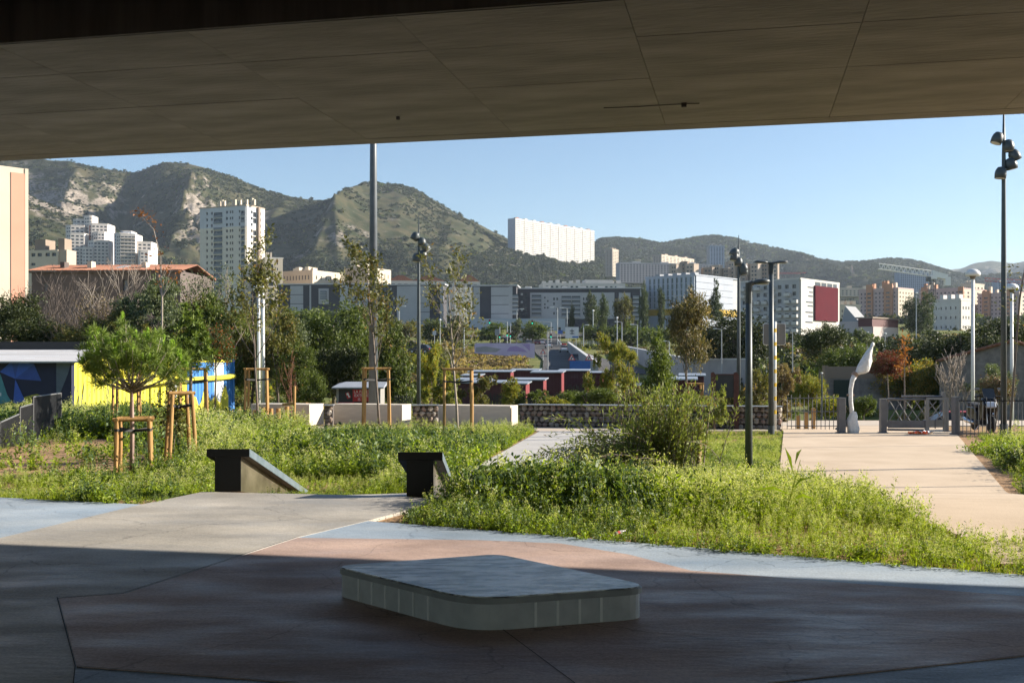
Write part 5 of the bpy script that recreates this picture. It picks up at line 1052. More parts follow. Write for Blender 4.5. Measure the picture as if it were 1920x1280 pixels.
# 8 dark apartment row
GD = 'grey and charcoal apartment blocks beyond the crossroads'
slab = fmat('pale_slab_edge', (.50,.50,.50))
def grey_block(label, xa, xb, xc, yt, d, rz, spec, D=None, base=None):
    b = Bl('apartment_building', label, xa, xb, xc, yt, d, rz, D=D, group=GD); b.core(dkg, .05); b.part('roof_slab', slab, -.6, b.w+.6, -.7, b.D, b.h+.002, b.h+.45); n = 5
    b.facade([], dkg, rec=.3)
    for s in spec:
        k, p0, p1 = s[0], b.fx(s[1]), b.fx(s[2]); z0 = b.fz(s[4], s[1]) if len(s) > 4 else .5; z1 = b.fz(s[3], s[1]) if len(s) > 3 else b.h-.3
        if k == 'grey':
            for q in lev(z0,z1,5,.94): b.part('cladding_panel', gry, p0, p1, -.55, -.302, q[0], q[1])
        elif k == 'solid': b.part('wall_panel', gry, p0, p1, -.6, -.302, z0, z1)
        elif k == 'frame':
            b.part('white_frame', wht, p0, p0+.7, -1.2, -.302, z0, z1); b.part('white_frame', wht, p1-.7, p1, -1.2, -.302, z0, z1); b.part('white_frame', wht, p0+.71, p1-.71, -1.2, -.302, z1-.7, z1)
        elif k == 'win':
            for q in lev(z0,z1,s[5],.55): 
                st = (p1-p0)/s[6]
                for j in range(s[6]): b.part('window', glass_d if (j+int(q[0])) % 3 else glass_b, p0+st*(j+.2), p0+st*(j+.75), -.64 if s[7:] else -.36, -.302 if not s[7:] else -.602, q[0], q[1])
        elif k == 'balc':
            o = b.part('balcony_recess', glass_d, p0, p1, -.66, -.603, z0, z1)
            for q in lev(z0,z1,s[5],1.0): MB().bb(p0+.05,p1-.05,-1.5,-.665,q[0],q[0]+.25).build('balcony_slab', slab, o); MB().bb(p0+.05,p1-.05,-1.5,-1.45,q[0]+.26,q[0]+1.1).build('railing', balc, o)
    return b
b = grey_block('long dark apartment block with grey panels left of the thick pole', 522, 690, 700, 533, 440, R(-6), [('grey',545,569),('solid',581,584),('solid',598,617,541,570),('balc',602,613,546,563,4),('solid',638,690),('balc',662,682,545,575,6)])
b = grey_block('grey apartment block with tall dark panel between the poles', 698, 832, 838, 534, 435, R(-8), [('win',703,742,538,590,6,7),('grey',788,806),('grey',826,832),('solid',745,788)])
b = grey_block('grey apartment block with dark panel and lamp in front, left of centre', 886, 968, 974, 536, 420, R(-5), [('solid',888,900),('grey',921,954),('solid',954,961),('balc',961,972,551,590,5)])
b = grey_block('main charcoal apartment block with white frame and balconies in the centre', 972, 1204, 1207, 541, 425, R(-3), [('win',975,990,548,592,6,2),('solid',994,1152,549,598),('balc',997,1015,553,594,5),('balc',1053,1071,555,595,5),('balc',1072,1088,555,595,5),('win',1019,1030,555,580,4,2,1),('win',1036,1048,556,592,4,2,1),('win',1092,1102,556,592,4,2,1),('solid',1160,1182,549,598),('balc',1186,1198,552,600,6),('grey',1200,1203)], D=16)
for i in range(6): b.part('roof_box', wht, b.w*(.05+.15*i), b.w*(.05+.15*i)+2.5, 4, 8, b.h+.46, b.h+1.3)
b = Bl('podium_wall', 'long grey podium wall below the central apartment blocks', 880, 1060, 1064, 597, 412, R(-3), D=4); b.core(bluegr); b.facade(grid(1,b.w-1,12,.5,[(1,3)]), bluegr)
b = Bl('apartment_building', 'low white terraced roofs behind the main charcoal block', 1015, 1018, 1172, 530, 640, R(6), D=20); b.core(wht,.05); b.facade(grid(1,b.w-1,16,.5,lev(4,b.h-.4,4,.45)), wht); b.part('upper_storey', wht, b.w*.52, b.w*.86, 2, 14, b.h+.002, b.h+2.2)
for i in range(12): b.part('roof_box', wht, b.w*i/12, b.w*i/12+2.2, 3, 6, b.h+.002, b.h+1.1+.5*(i % 3))
# 9 long white slab on the hill
b = Bl('slab_tower', 'huge long white residential slab standing on the hillside', 953, 966, 1114, 409, 1850, R(50), ybase=486); b.core(cream, .3); sw = fmat('slab_white', (.60,.58,.54))
b.part('left_gable', bluegr, -1.3, -.02, .3, b.D, 0, b.h)  # blue-grey slab puts the shade of this end into its colour
nb_ = 19; rws = lev(2,b.h-2.5,20,.46); rng = random.Random(9); cols = []
for i in range(nb_):
    st = b.w/nb_; 
    cols.append((st*i+st*.05, st*i+st*.95, rws))
b.facade(cols, sw, mat('mixed_slab_glass',(.05,.055,.065),rough=.4,scale=.12,col2=(.34,.33,.32),detail=2), rec=.7)
for i in range(0,nb_+1,2): b.part('pier', sw, b.w*i/nb_-.5, b.w*i/nb_+.5, -1.1, -.72, 0, b.h+.5)
for i in range(10): b.part('roof_box', sw if i % 3 else redb, b.w*(i+.3)/10, b.w*(i+.3)/10+7, 3, 9, b.h+.002, b.h+2.6)
# 10-14 towers in the middle distance right of the slab
def simple(label, xa, xb, xc, yt, d, rz, mf, ms, nc, nr, fc=.5, fr=.5, D=None, base=None, name='tower_block', group='distant residential towers on the right', nside=3, gl=None):
    b = Bl(name, label, xa, xb, xc, yt, d, rz, D=D, ybase=base, group=group); b.core(ms, .05); b.facade(grid(.5,b.w-.5,nc,fc,lev(1,b.h-1,nr,fr)), mf, gl, rec=.5)
    if rz <= 0: b.facade(grid(.5,b.D-.5,nside,.4,lev(1,b.h-1,nr,fr)), ms, gl, face='r', rec=.5)
    else: b.facade(grid(.5,b.D-.5,nside,.3,lev(1,b.h-1,nr,fr)), ms, gl, face='l', rec=.5)
    b.part('roof_parapet', ms, -.6, b.w+.6, -.6, b.D+.4, b.h+.002, b.h+.8)
    for i in range(3): b.part('roof_box', ms, b.w*(.15+.3*i), b.w*(.15+.3*i)+max(1.5,b.w*.08), 2, 5, b.h+.8, b.h+2.6)
    return b
simple('narrow beige tower with striped balconies right of the white slab', 1135, 1148, 1159, 468, 1350, R(50), cream, beige_w, 3, 17, .85, .4, base=518, nside=2)
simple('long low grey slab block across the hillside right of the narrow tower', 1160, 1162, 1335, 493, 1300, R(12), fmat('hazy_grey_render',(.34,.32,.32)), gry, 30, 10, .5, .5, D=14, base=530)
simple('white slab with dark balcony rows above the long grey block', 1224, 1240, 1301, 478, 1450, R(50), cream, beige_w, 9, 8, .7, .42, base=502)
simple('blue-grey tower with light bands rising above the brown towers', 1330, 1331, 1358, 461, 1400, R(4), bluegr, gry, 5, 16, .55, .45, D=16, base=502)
for k, (blk_, lab) in enumerate((([(1259,1268,1281,496),(1280,1290,1294,490),(1286,1301,1312,495)],'leftmost cluster of brown concrete towers behind the pale blue building'),([(1320,1335,1341,502),(1340,1350,1358,497),(1357,1366,1373,503),(1368,1378,1384,490),(1384,1399,1402,495)],'middle cluster of brown concrete towers behind the pale blue building'),([(1408,1421,1430,495),(1430,1441,1445,492),(1443,1458,1462,495)],'right cluster of brown concrete towers behind the double-head lamp'))):
    t = thing('tower_cluster', lab, 'apartment tower', W(blk_[0][0],545,800), 0, 'brown concrete tower clusters'); u = 800/F; X0 = blk_[0][0]
    for i, (xa,xc,xb,yt) in enumerate(blk_):
        a,c,e = (xa-X0)*u,(xc-X0)*u,(xb-X0)*u; h = (545-yt)*u; y0 = (i % 2)*3; MB().prism([(a,y0+(c-a)*.5),(c,y0),(e,y0+(e-c)*.9),(e,y0+12),(a,y0+12)], 0, h).build('wall', (beige_w,brown_w)[i % 2 if k != 1 else (i+1) % 2], t)
        w = MB()
        for r in range(int(h/3)-1):
            z = h-2.8-r*3; P = [Vector((a+(c-a)*f, y0+(c-a)*.5*(1-f)-.06, z)) for f in (.18,.42,.58,.82)]
            for q0,q1 in ((P[0],P[1]),(P[2],P[3])): w.hexa([q0,q1,q1+Vector((0,.05,0)),q0+Vector((0,.05,0)),q0+Vector((0,0,1.3)),q1+Vector((0,0,1.3)),q1+Vector((0,.05,1.3)),q0+Vector((0,.05,1.3))])
        w.build('windows', glass_d, t, kind='stuff'); MB().prism([(a-.2,y0+(c-a)*.5),(c,y0-.2),(e+.2,y0+(e-c)*.9),(e,y0+12),(a,y0+12)], h+.002, h+.5).build('parapet', beige_w, t)
# 15 pale blue building
b = Bl('office_building', 'pale blue panelled building with mustard base behind the slim poplars', 1212, 1303, 1384, 516, 420, R(-42)); b.core(blw, .05)
rws = lev(b.fz(576),b.h-.4,5,.86); b.facade(grid(1,b.w-.5,10,.42,rws), blw, mat('greenish_office_glass',(.10,.14,.145),rough=.2,scale=.3,col2=(.22,.27,.28)), z0=b.fz(577), rec=.5)
zb = b.fz(577)
for i, q in enumerate(lev(zb,b.h,5,.95)): b.part('cladding_panel', blw, b.w+.05, b.w+.4, .3, b.D*.86, q[0], q[1])
b.facade([(b.D*.88,b.D*.97,lev(zb,b.h,5,.8))], blw, glass_b, face='r', rec=.04, x0=b.D*.87)
b.part('mustard_base', yelb, -.2, b.w+.3, -.3, b.D, zb-2.6, zb-.02); b.part('plinth', bluegr, -.1, b.w+.2, -.2, b.D, 0, zb-2.62); b.part('roof_slab', blw, -.4, b.w+.6, -.6, b.D+.2, b.h+.002, b.h+.5)
for i in range(5): b.part('roof_box', roofgrey, b.w*(.1+.18*i), b.w*(.1+.18*i)+2.2, 3, 6, b.h+.5, b.h+1.6)
# 16 grey balcony wing + white gable with crimson panel
b = Bl('apartment_building', 'white gable building with large crimson panel and balcony wing', 1388, 1500, 1572, 524, 350, R(48)); b.core(gry, .05); b.facade([], wht, rec=.4)
mbx = b.fx(1524); b.part('crimson_panel', redp, mbx, b.fx(1566.5), -1.0, -.41, b.fz(602,1545), b.fz(538,1545)); b.part('loggia', glass_d, b.fx(1526), b.fx(1567), -.43, -.402, b.fz(537.5,1545), b.fz(531,1545))
for i in range(3): b.part('loggia_post', wht, b.fx(1536+i*11), b.fx(1536+i*11)+.5, -.5, -.432, b.fz(537.5,1545), b.fz(531,1545))
for py, w in ((538.5,10),(547.5,7),(555,9),(566.5,13),(573.5,10),(585.5,14),(593,9),(604,14)): b.part('slit_window', glass_d, b.fx(1522-w), b.fx(1521.5), -.46, -.402, b.fz(py+1.2,1515), b.fz(py-1.2,1515))
D = b.D; nr = 8; rws = lev(1,b.h-1,nr,.55); b.facade(grid(.5,D-.5,8,.5,rws), gry, face='l', rec=.5); bal = MB()
rn = random.Random(4)
for i in range(8):
    for r in rws:
        if rn.random() < .6: y0 = D*(i+.1)/8; bal.bb(-1.9,-.52,y0,y0+D*.085,r[0]-.15,r[0]+.9)
bal.build('balconies', wht, b.t, kind='stuff'); b.part('roof_parapet', wht, -.6,b.w+.1,-.5,D,b.h+.002,b.h+.5)
# 17 low buildings
b = Bl('low_building', 'low pinkish building with dark red mansard right of the crimson panel', 1572, 1635, 1682, 612, 290, R(-45)); b.core(fmat('pale_pink_render',(.50,.43,.40)), .05); b.facade(grid(2,b.w-1,4,.3,[(1.5,3.5)]), MATS['pale_pink_render']); b.facade([(b.D*.3,b.D*.6,[(2,4)])], MATS['pale_pink_render'], face='r')
b.part('mansard', mat('dark_red_mansard',(.10,.03,.03),rough=.7), b.w*.62, b.w+.3, -.5, b.D, b.h+.002, b.h+2.2); b.part('roof_slab', brown_w, b.w*.55, b.w+.6, -.8, b.D, b.h+2.21, b.h+2.6); b.part('upper_wall', MATS['pale_pink_render'], -.3, b.w*.6, 1, b.D, b.h+.003, b.h+1.6)
MB().prism([(0,b.h+1.61),(b.w*.5,b.h+1.61),(b.w*.1,b.h+6)], 2, 8, ax='y').build('pitched_roof', roofgrey, b.t)
simple('cream stepped terrace between the crimson panel building and pink blocks', 1572, 1574, 1612, 574, 480, R(8), cream, cream, 7, 4, .5, .5, D=12, name='apartment_building', group='cream terraces on the right')
simple('small cream terrace higher up right of the crimson panel building', 1573, 1575, 1680, 541, 900, R(8), cream, cream, 14, 3, .5, .5, D=12, name='apartment_building', group='cream terraces on the right', base=556)
# 18 pink apartments
def pink(label, xa, xb, xc, yt, d, rz, bands, nr, ybase=None):
    b = Bl('apartment_building', label, xa, xb, xc, yt, d, rz, ybase=ybase, group='pink and terracotta apartment blocks'); b.core(pinkw, .05); b.facade(grid(.5,b.w-.5,10,.4,lev(1,b.h-1,nr,.45)), pinkw, glass_d, rec=.4)
    b.facade(grid(.5,b.D-.5,5,.35,lev(1,b.h-1,nr,.45)), cream, face='r', rec=.4)
    for (p0,p1,up) in bands:
        o = b.part('terracotta_bay', terr, b.fx(p0), b.fx(p1), -1.3, -.402, 0, b.h+up); 
        for q in lev(1,b.h-1,nr,.4): x = (b.fx(p0)+b.fx(p1))/2; MB().bb(x-1.1,x+1.1,-1.36,-1.302,q[0],q[1]).build('window', glass_d, o)
    rn = random.Random(int(xa))
    for i in range(6): x = rn.uniform(1,b.w-3); b.part('chimney', terr if i % 2 else cream, x, x+1.4, 3, 5, b.h+.002, b.h+rn.uniform(2,5))
    b.part('roof_parapet', pinkw, -.5, b.w+.5, -.45, b.D, b.h+.002, b.h+.7); return b
pink('pink apartment block with terracotta bays left of the dark round tree', 1611, 1683, 1712, 541, 600, R(-48), [(1626,1638,3),(1659,1675,3)], 8)
pink('pink and cream apartment block behind the white crane tower', 1724, 1800, 1846, 541, 640, R(-50), [(1729,1741,2),(1798,1808,1)], 8)
pink('terracotta apartment block at the far right behind the dome lamp', 1834, 1910, 1990, 549, 620, R(-50), [(1843,1858,2),(1885,1897,2)], 7)
simple('cream tower with balconies behind the spotlight mast on the right', 1803, 1822, 1844, 533, 700, R(-50), cream, cream, 5, 10, .6, .5, nside=3)
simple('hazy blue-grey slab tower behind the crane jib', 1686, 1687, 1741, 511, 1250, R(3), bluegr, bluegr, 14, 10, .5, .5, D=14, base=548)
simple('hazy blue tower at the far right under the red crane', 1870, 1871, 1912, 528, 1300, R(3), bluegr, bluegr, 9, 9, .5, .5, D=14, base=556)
simple('white house with small windows in front of the crane tower', 1750, 1800, 1818, 563, 420, R(-50), wht, wht, 5, 3, .25, .3, name='apartment_building')
# hillside statue tower
t = thing('hill_chapel', 'slim stone chapel tower on the wooded hillside right of centre', 'tower', W(1597,522,2300)); u = 2300/F
MB().bb(-4*u,4*u,-4,4,-20,12*u).build('nave', brown_w, t); MB().bb(-2*u,2*u,-3,3,12*u,18*u).build('tower_shaft', brown_w, t); MB().lathe([(2*u,18*u),(.3*u,26*u)],n=8).build('spire', brown_w, t)
# ---------------- cranes ----------------
crw = mat('crane_white_paint', (.72,.72,.70), rough=.5, var=.03); crr = mat('crane_red_paint', (.42,.05,.04), rough=.5)
def crane(label, d, tip, hinge, tail, base_y, m, mm, nseg, th):
    H = W(*hinge,d); t = thing('tower_crane', label, 'crane', (H.x,H.y,T(H.x,d)-1), 0, 'tower cranes over the right-hand buildings'); o = Vector((H.x,H.y,T(H.x,d)-1))
    a = W(*tip,d)-o; b = W(*hinge,d)-o; s = .35
    def strut(p,q,r,mb): mb.tube([p,q], r, 4)
    jb = MB(); dn = Vector((0,0,-th))
    for y in (-.8,.8): strut(a+Vector((0,y,0))+dn*.9,b+Vector((0,y,0))+dn,.16,jb)
    strut(a,b,.2,jb); jb.build('jib_chords', m, t)
    for i in range(nseg):
        p = a.lerp(b,i/nseg); q = a.lerp(b,(i+1)/nseg); md = a.lerp(b,(i+.5)/nseg); mb = MB()
        for y in (-.8,.8): strut(p,md+dn+Vector((0,y,0)),.1,mb); strut(q,md+dn+Vector((0,y,0)),.1,mb)
        mb.build('jib_lattice', m, t)
    c = W(*tail,d)-o; mb = MB(); mb.hexa([b+Vector((0,-.9,-th)),c+Vector((0,-.9,-th*.9)),c+Vector((0,.9,-th*.9)),b+Vector((0,.9,-th)),b+Vector((0,-.9,.3)),c+Vector((0,-.9,-.2)),c+Vector((0,.9,-.2)),b+Vector((0,.9,.3))]); mb.build('counter_jib', m, t); cw = MB(); cw.box(c+Vector((0,0,-th*1.2)),(2.4,2,th*1.5)); cw.build('counterweight', mm, t)
    n = 9; h = (b.z-th-.6)
    for i in range(n):
        mb = MB(); z0 = h*i/n; z1 = h*(i+1)/n; k = 1.0
        for sx in (-k,k):
            for sy in (-k,k): mb.tube([(sx,sy,z0),(sx,sy,z1)], .13, 4)
        for sx in (-k,k): mb.tube([(sx,-k,z0),(sx,k,z1)], .07, 4)
        for sy in (-k,k): mb.tube([(-k,sy,z0),(k,sy,z1)], .07, 4); mb.tube([(-k,sy,z1),(k,sy,z1)], .07, 4)
        mb.build('mast_section', dkg, t)
    MB().box((0,0,h+.4),(3.2,2.6,1.6)).build('slewing_platform', mm, t); MB().box((-2.2,-1.4,h-.5),(1.6,1.5,2.0)).build('cab', glass_d, t)
crane('white lattice tower crane with jib pointing left above the pink apartments', 470, (1648,494), (1748,508), (1776,514), 560, crw, crw, 12, 2.6)
crane('red lattice crane jib at the far right edge', 900, (1846,521), (1932,526), (1975,528), 560, crr, crr, 10, 3.0)
crane('tiny red crane on the hillside left of the crimson panel building', 1500, (1462,511), (1505,511), (1512,510), 520, crr, dkg, 6, 1.6)
# ---------------- stone house and garden wall on the right ----------------
sd_ = 62; xo = gx(1875,sd_); t = thing('stone_house', 'rubble stone house gable with tiled roof edge behind the scooter', 'house', (xo,sd_,T(xo,sd_)-.3), R(-30)); u = sd_/F*1.12; zg = T(xo,sd_)-.3
def hz(py): return zz(py,sd_)-zg
ga = [((1780-1875)*u,0),((1990-1875)*u,0),((1990-1875)*u,hz(672)),((1892-1875)*u,hz(642)),((1780-1875)*u,hz(678))]
MB().prism(ga, 0, 9, ax='y').build('gable_wall', stonew, t)
rn = random.Random(6)
for (p,q,nn) in ((ga[4],ga[3],16),(ga[3],ga[2],14)):
    for i in range(nn):
        a = Vector((p[0]+(q[0]-p[0])*i/nn,0,p[1]+(q[1]-p[1])*i/nn)); e = Vector((p[0]+(q[0]-p[0])*(i+1.15)/nn,0,p[1]+(q[1]-p[1])*(i+1.15)/nn)); MB().tube([a+Vector((0,-.18,.08)),e+Vector((0,-.18,.1))], .09, 6).build('ridge_tile', tile, t)
MB().hexa([(ga[4][0]-.2,-.1,ga[4][1]),(ga[3][0],-.1,ga[3][1]),(ga[3][0],9.2,ga[3][1]),(ga[4][0]-.2,9.2,ga[4][1]),(ga[4][0]-.2,-.1,ga[4][1]+.12),(ga[3][0],-.1,ga[3][1]+.12),(ga[3][0],9.2,ga[3][1]+.12),(ga[4][0]-.2,9.2,ga[4][1]+.12)]).build('roof_slope', tile, t)
MB().hexa([(ga[3][0],-.1,ga[3][1]),(ga[2][0]+.2,-.1,ga[2][1]),(ga[2][0]+.2,9.2,ga[2][1]),(ga[3][0],9.2,ga[3][1]),(ga[3][0],-.1,ga[3][1]+.12),(ga[2][0]+.2,-.1,ga[2][1]+.12),(ga[2][0]+.2,9.2,ga[2][1]+.12),(ga[3][0],9.2,ga[3][1]+.12)]).build('roof_slope', tile, t)
wd_ = 66; xo = gx(1592,wd_); zg = T(xo,wd_)-.2; t = thing('garden_wall', 'brown garden wall with dark green gate behind the wrapped pole', 'wall', (xo,wd_,zg)); u = wd_/F
def wz(py): return zz(py,wd_)-zg
MB().bb((1552-1592)*u,(1700-1592)*u,0,.4,0,wz(709)).build('stone_wall', stonew, t); MB().bb((1552-1592)*u,(1645-1592)*u,-.04,.44,wz(709)+.003,wz(687)).build('rendered_top', fmat('brown_plaster',(.23,.175,.135)), t); MB().bb((1546-1592)*u,(1552-1592)*u,-.1,.5,0,wz(685)).build('wall_pier', MATS['brown_plaster'], t)
gt = MB().bb((1563-1592)*u,(1597-1592)*u,-.06,-.02,0,wz(712)).build('green_gate', mat('dark_green_gate',(.012,.03,.022),rough=.6), t)
for i in range(9): MB().bb((1563-1592+i*3.7)*u,(1564-1592+i*3.7)*u,-.085,-.062,0.02,wz(712)).build('board', MATS['dark_green_gate'], gt)
# ---------------- trees and shrubs of the middle distance ----------------
SH = {}
def unit_blobs(shape, seed):
    rn = random.Random(seed)
    if shape == 'round': return [(0,0,0,.62,.62,.62)]+[(math.cos(a)*.55*rn.uniform(.7,1.1),math.sin(a)*.55,rn.uniform(-.45,.6),.38,.38,.34) for a in [i*.9 for i in range(9)]]
    if shape == 'column': return [(rn.gauss(0,.12),rn.gauss(0,.12),-.8+1.65*i/9,.75*math.sin(math.pi*(.12+.80*i/9))**.8*rn.uniform(.8,1.1)+.08,.6*math.sin(math.pi*(.12+.8*i/9))+.08,.2) for i in range(10)]
    if shape == 'cone': return [(rn.gauss(0,.1),rn.gauss(0,.1),-.8+1.65*i/9,.85*(1-i/10)*rn.uniform(.8,1.1)+.06,.8*(1-i/10)+.06,.2) for i in range(10)]
    if shape == 'wide': return [(rn.uniform(-.75,.75),rn.uniform(-.5,.5),rn.uniform(-.35,.35)-.25*0,.34*rn.uniform(.8,1.3),.34,.5*rn.uniform(.7,1.1)) for i in range(14)]
    if shape == 'hedge': return [(-.85+1.7*i/8,rn.uniform(-.15,.15),rn.uniform(-.3,.1),.2,.4,.85*rn.uniform(.9,1.05)) for i in range(9)]
    if shape == 'loose': return [(rn.gauss(0,.4),rn.gauss(0,.4),rn.uniform(-.8,.8),.28*rn.uniform(.6,1.2),.28,.24) for i in range(18)]
def crown_of(shape, m, var, fine):
    k = (shape, m.name, var, fine)
    if k not in SH:
        n, L, cl = {0:(2200,.17,14),1:(6500,.095,22),2:(14000,.062,26)}[fine]; SH[k] = crown_mesh('crown', unit_blobs(shape, var*7+3), n, L, m, var+50, .35, cl, .16, .12, .55)
    return SH[k]
TR = {}
def plant(name, label, px, ytop, ybot, wpx, d, shape, m, fine=1, var=0, cat='tree', group=None, ground=None, dep=1.0, bk=None):
    x = gx(px,d); g = T(x,d)-.1 if ground is None else ground; zt = zz(ytop,d); zb = max(zz(ybot,d), g); t = thing(name, label, cat, (x,d,g), 0, group); hh = max((zt-zb)/2,.3); hw = wpx/2*d/F
    o = link('crown', crown_of(shape,m,var,fine), t); o.location = (0,0,(zt+zb)/2-g); o.scale = (hw,hw*dep,hh); o.rotation_euler = (0,0,0)
    rn = random.Random(int(px*3+d)); top = (zt+zb)/2-g+hh*.5; r = max(.03,.05*hw); mb = MB(); mb.tube([(0,0,0),(rn.gauss(0,.05)*hw,0,top*.5),(0,0,top)], [r,r*.8,r*.3], 7)
    for i in range(5): a = i*1.3+rn.random(); h0 = max(.1,(zb-g))+rn.random()*hh*.7; mb.tube([(0,0,h0),(math.cos(a)*hw*.6,math.sin(a)*hw*.4,h0+hh*.6)], [r*.5,r*.15], 5)
    mb.build('trunk', bk or bark, t, smooth=True); return t
GL = 'tree belt behind the painted container'
GB = 'bushes beyond the gabion wall'
def bare(px, py0, topy, d, label, seed, wmul=1., lean=(0,0), m=bark_d, leaf=None):
    x = gx(px,d); z = T(x,d); H = (zz(topy,d)-z); t = thing('bare_tree', label, 'tree', (x,d,z-.1), 0, 'bare-branched trees at the left'); sk, tips = skeleton(seed, H*.62, H*.016, lean, 4, .16, 8, .62*wmul, .65, .66, .13, 1.0, 5)
    mx = max(max(p.z for p in s[0]) for s in sk); k = H/mx
    sk = [([p*k for p in a],[max(q*1.1,.010) for q in b_],c) for a,b_,c in sk]; tips = [(p*k,dd) for p,dd in tips]
    wood_obj(sk, 'trunk', m, t, levs=(0,)); wood_obj(sk, 'branches', m, t, levs=(1,2,3))
    if leaf: link('crown', tip_leaves(tips, leaf[1], leaf[2], leaf[0], seed, .25), t)
bare(118, 640, 492, 62, 'bare grey-branched tree in front of the left end of the farmhouse', 41, 1.2)
bare(232, 640, 470, 60, 'bare tree with pale forked limbs in front of the farmhouse window', 42, 1.25, (.03,0), bark_l)
bare(62, 640, 520, 66, 'bare thin tree beside the salmon panelled building', 43, 1.0)
bare(172, 640, 545, 57, 'low bare-branched thicket tree above the canopy roof', 48, 1.4, (0,0), bark_d, (L_BR,2,.12))
bare(402, 640, 495, 58, 'thin grey-leaved tree with bare twigs before the tall tower', 44, .9, (.0,0), bark_l, (L_SILV,4,.14))
# tall rusty-leaved sapling
x = gx(303,52); z = T(x,52); t = thing('rusty_sapling', 'tall thin sapling with rusty orange leaves rising above the farmhouse roof', 'tree', (x,52,z-.05)); pts = [W(303,700,52),W(304,560,52),W(300,480,52),W(288,430,52),W(262,402,52)]; o_ = Vector((x,52,z-.05))
MB().tube([p-o_ for p in pts], [.06,.045,.03,.02,.008], 6).build('trunk', bark_l, t, smooth=True); tips = [(W(px,py,52)-o_,Vector((-.5,0,.2))) for px,py in ((262,400),(256,397),(268,396),(272,410),(280,412),(266,406),(292,420),(285,405),(298,440),(303,470),(310,500),(322,500),(318,520),(296,505),(330,515),(300,530),(288,475))]; link('crown', tip_leaves(tips, 9, .16, L_RUST, 4, .13), t)
mb = MB()
for p,_ in tips[9:]: mb.tube([W(303,560,52)-o_,p], [.02,.006], 4)
mb.build('branches', bark_l, t)
for a in (
 ('evergreen_tree','dark evergreen bush below the salmon panel at the left edge',10,535,665,150,64,'round',L_DK,2,0),
 ('evergreen_tree','dark evergreen shrub mass above the canopy roof',92,585,670,150,58,'wide',L_DK,2,1),
 ('evergreen_tree','dark shrub between the two bare trees above the canopy',165,600,680,130,56,'wide',L_OL,2,2),
 ('silver_tree','silvery-leaved tree in front of the right half of the farmhouse',292,520,690,130,55,'loose',L_SILV,2,0),
 ('olive_shrub','olive-green shrub behind the crown of the front pine',215,570,700,120,54,'loose',L_OL,2,1),
 ('leafy_tree','brownish leafy tree left of the tall white tower',345,545,720,110,56,'round',L_OL,2,2),
 ('leafy_tree','mid green tree at the foot of the tall white tower',425,545,740,120,57,'loose',L_GR,2,3),
 ('berry_bush','bush with orange-red berries behind the blue container end',402,598,700,80,52,'round',leafmat('berry_bush_leaf',(.045,.075,.02),(.12,.15,.05),.3,c3=(.42,.09,.02),p3=.16),2,0),
 ('leafy_shrub','yellowish olive tree behind the white dome lamps',470,560,745,110,60,'round',L_OL,2,9),
 ('leafy_shrub','pale green shrub filling the gap left of the willow',540,590,745,90,58,'round',L_SILV,2,8),
 ('leafy_shrub','loose olive shrub between the white dome lamps and the hut',522,575,745,110,56,'loose',L_OL,2,4),
 ('leafy_shrub','feathery green shrub behind the small wooden hut',560,640,765,90,50,'column',L_GR,2,1),
 ('willow_tree','large green willow-like tree behind the kiosk',625,560,760,150,60,'round',L_GR,2,4),
 ('willow_tree','pale green willow-like tree between the thick pole and the mast',735,600,770,110,54,'loose',L_GR,2,5),
 ('leafy_tree','dark hollow green tree directly behind the kiosk roof',640,625,765,110,55,'round',L_DK,2,6),
 ('leafy_tree','rounded green tree behind the thick pole',690,575,740,110,62,'round',L_GR,2,7),
 ('leafy_shrub','light green shrub beside the dark spotlight mast',808,640,765,60,50,'loose',L_YG,2,1),
 ('leafy_shrub','bamboo-like shrub left of the kiosk',590,700,775,50,49,'column',L_GR,1,2)):
    plant(a[0],a[1],a[2],a[3],a[4],a[5],a[6],a[7],a[8],a[9],a[10], group=GL)
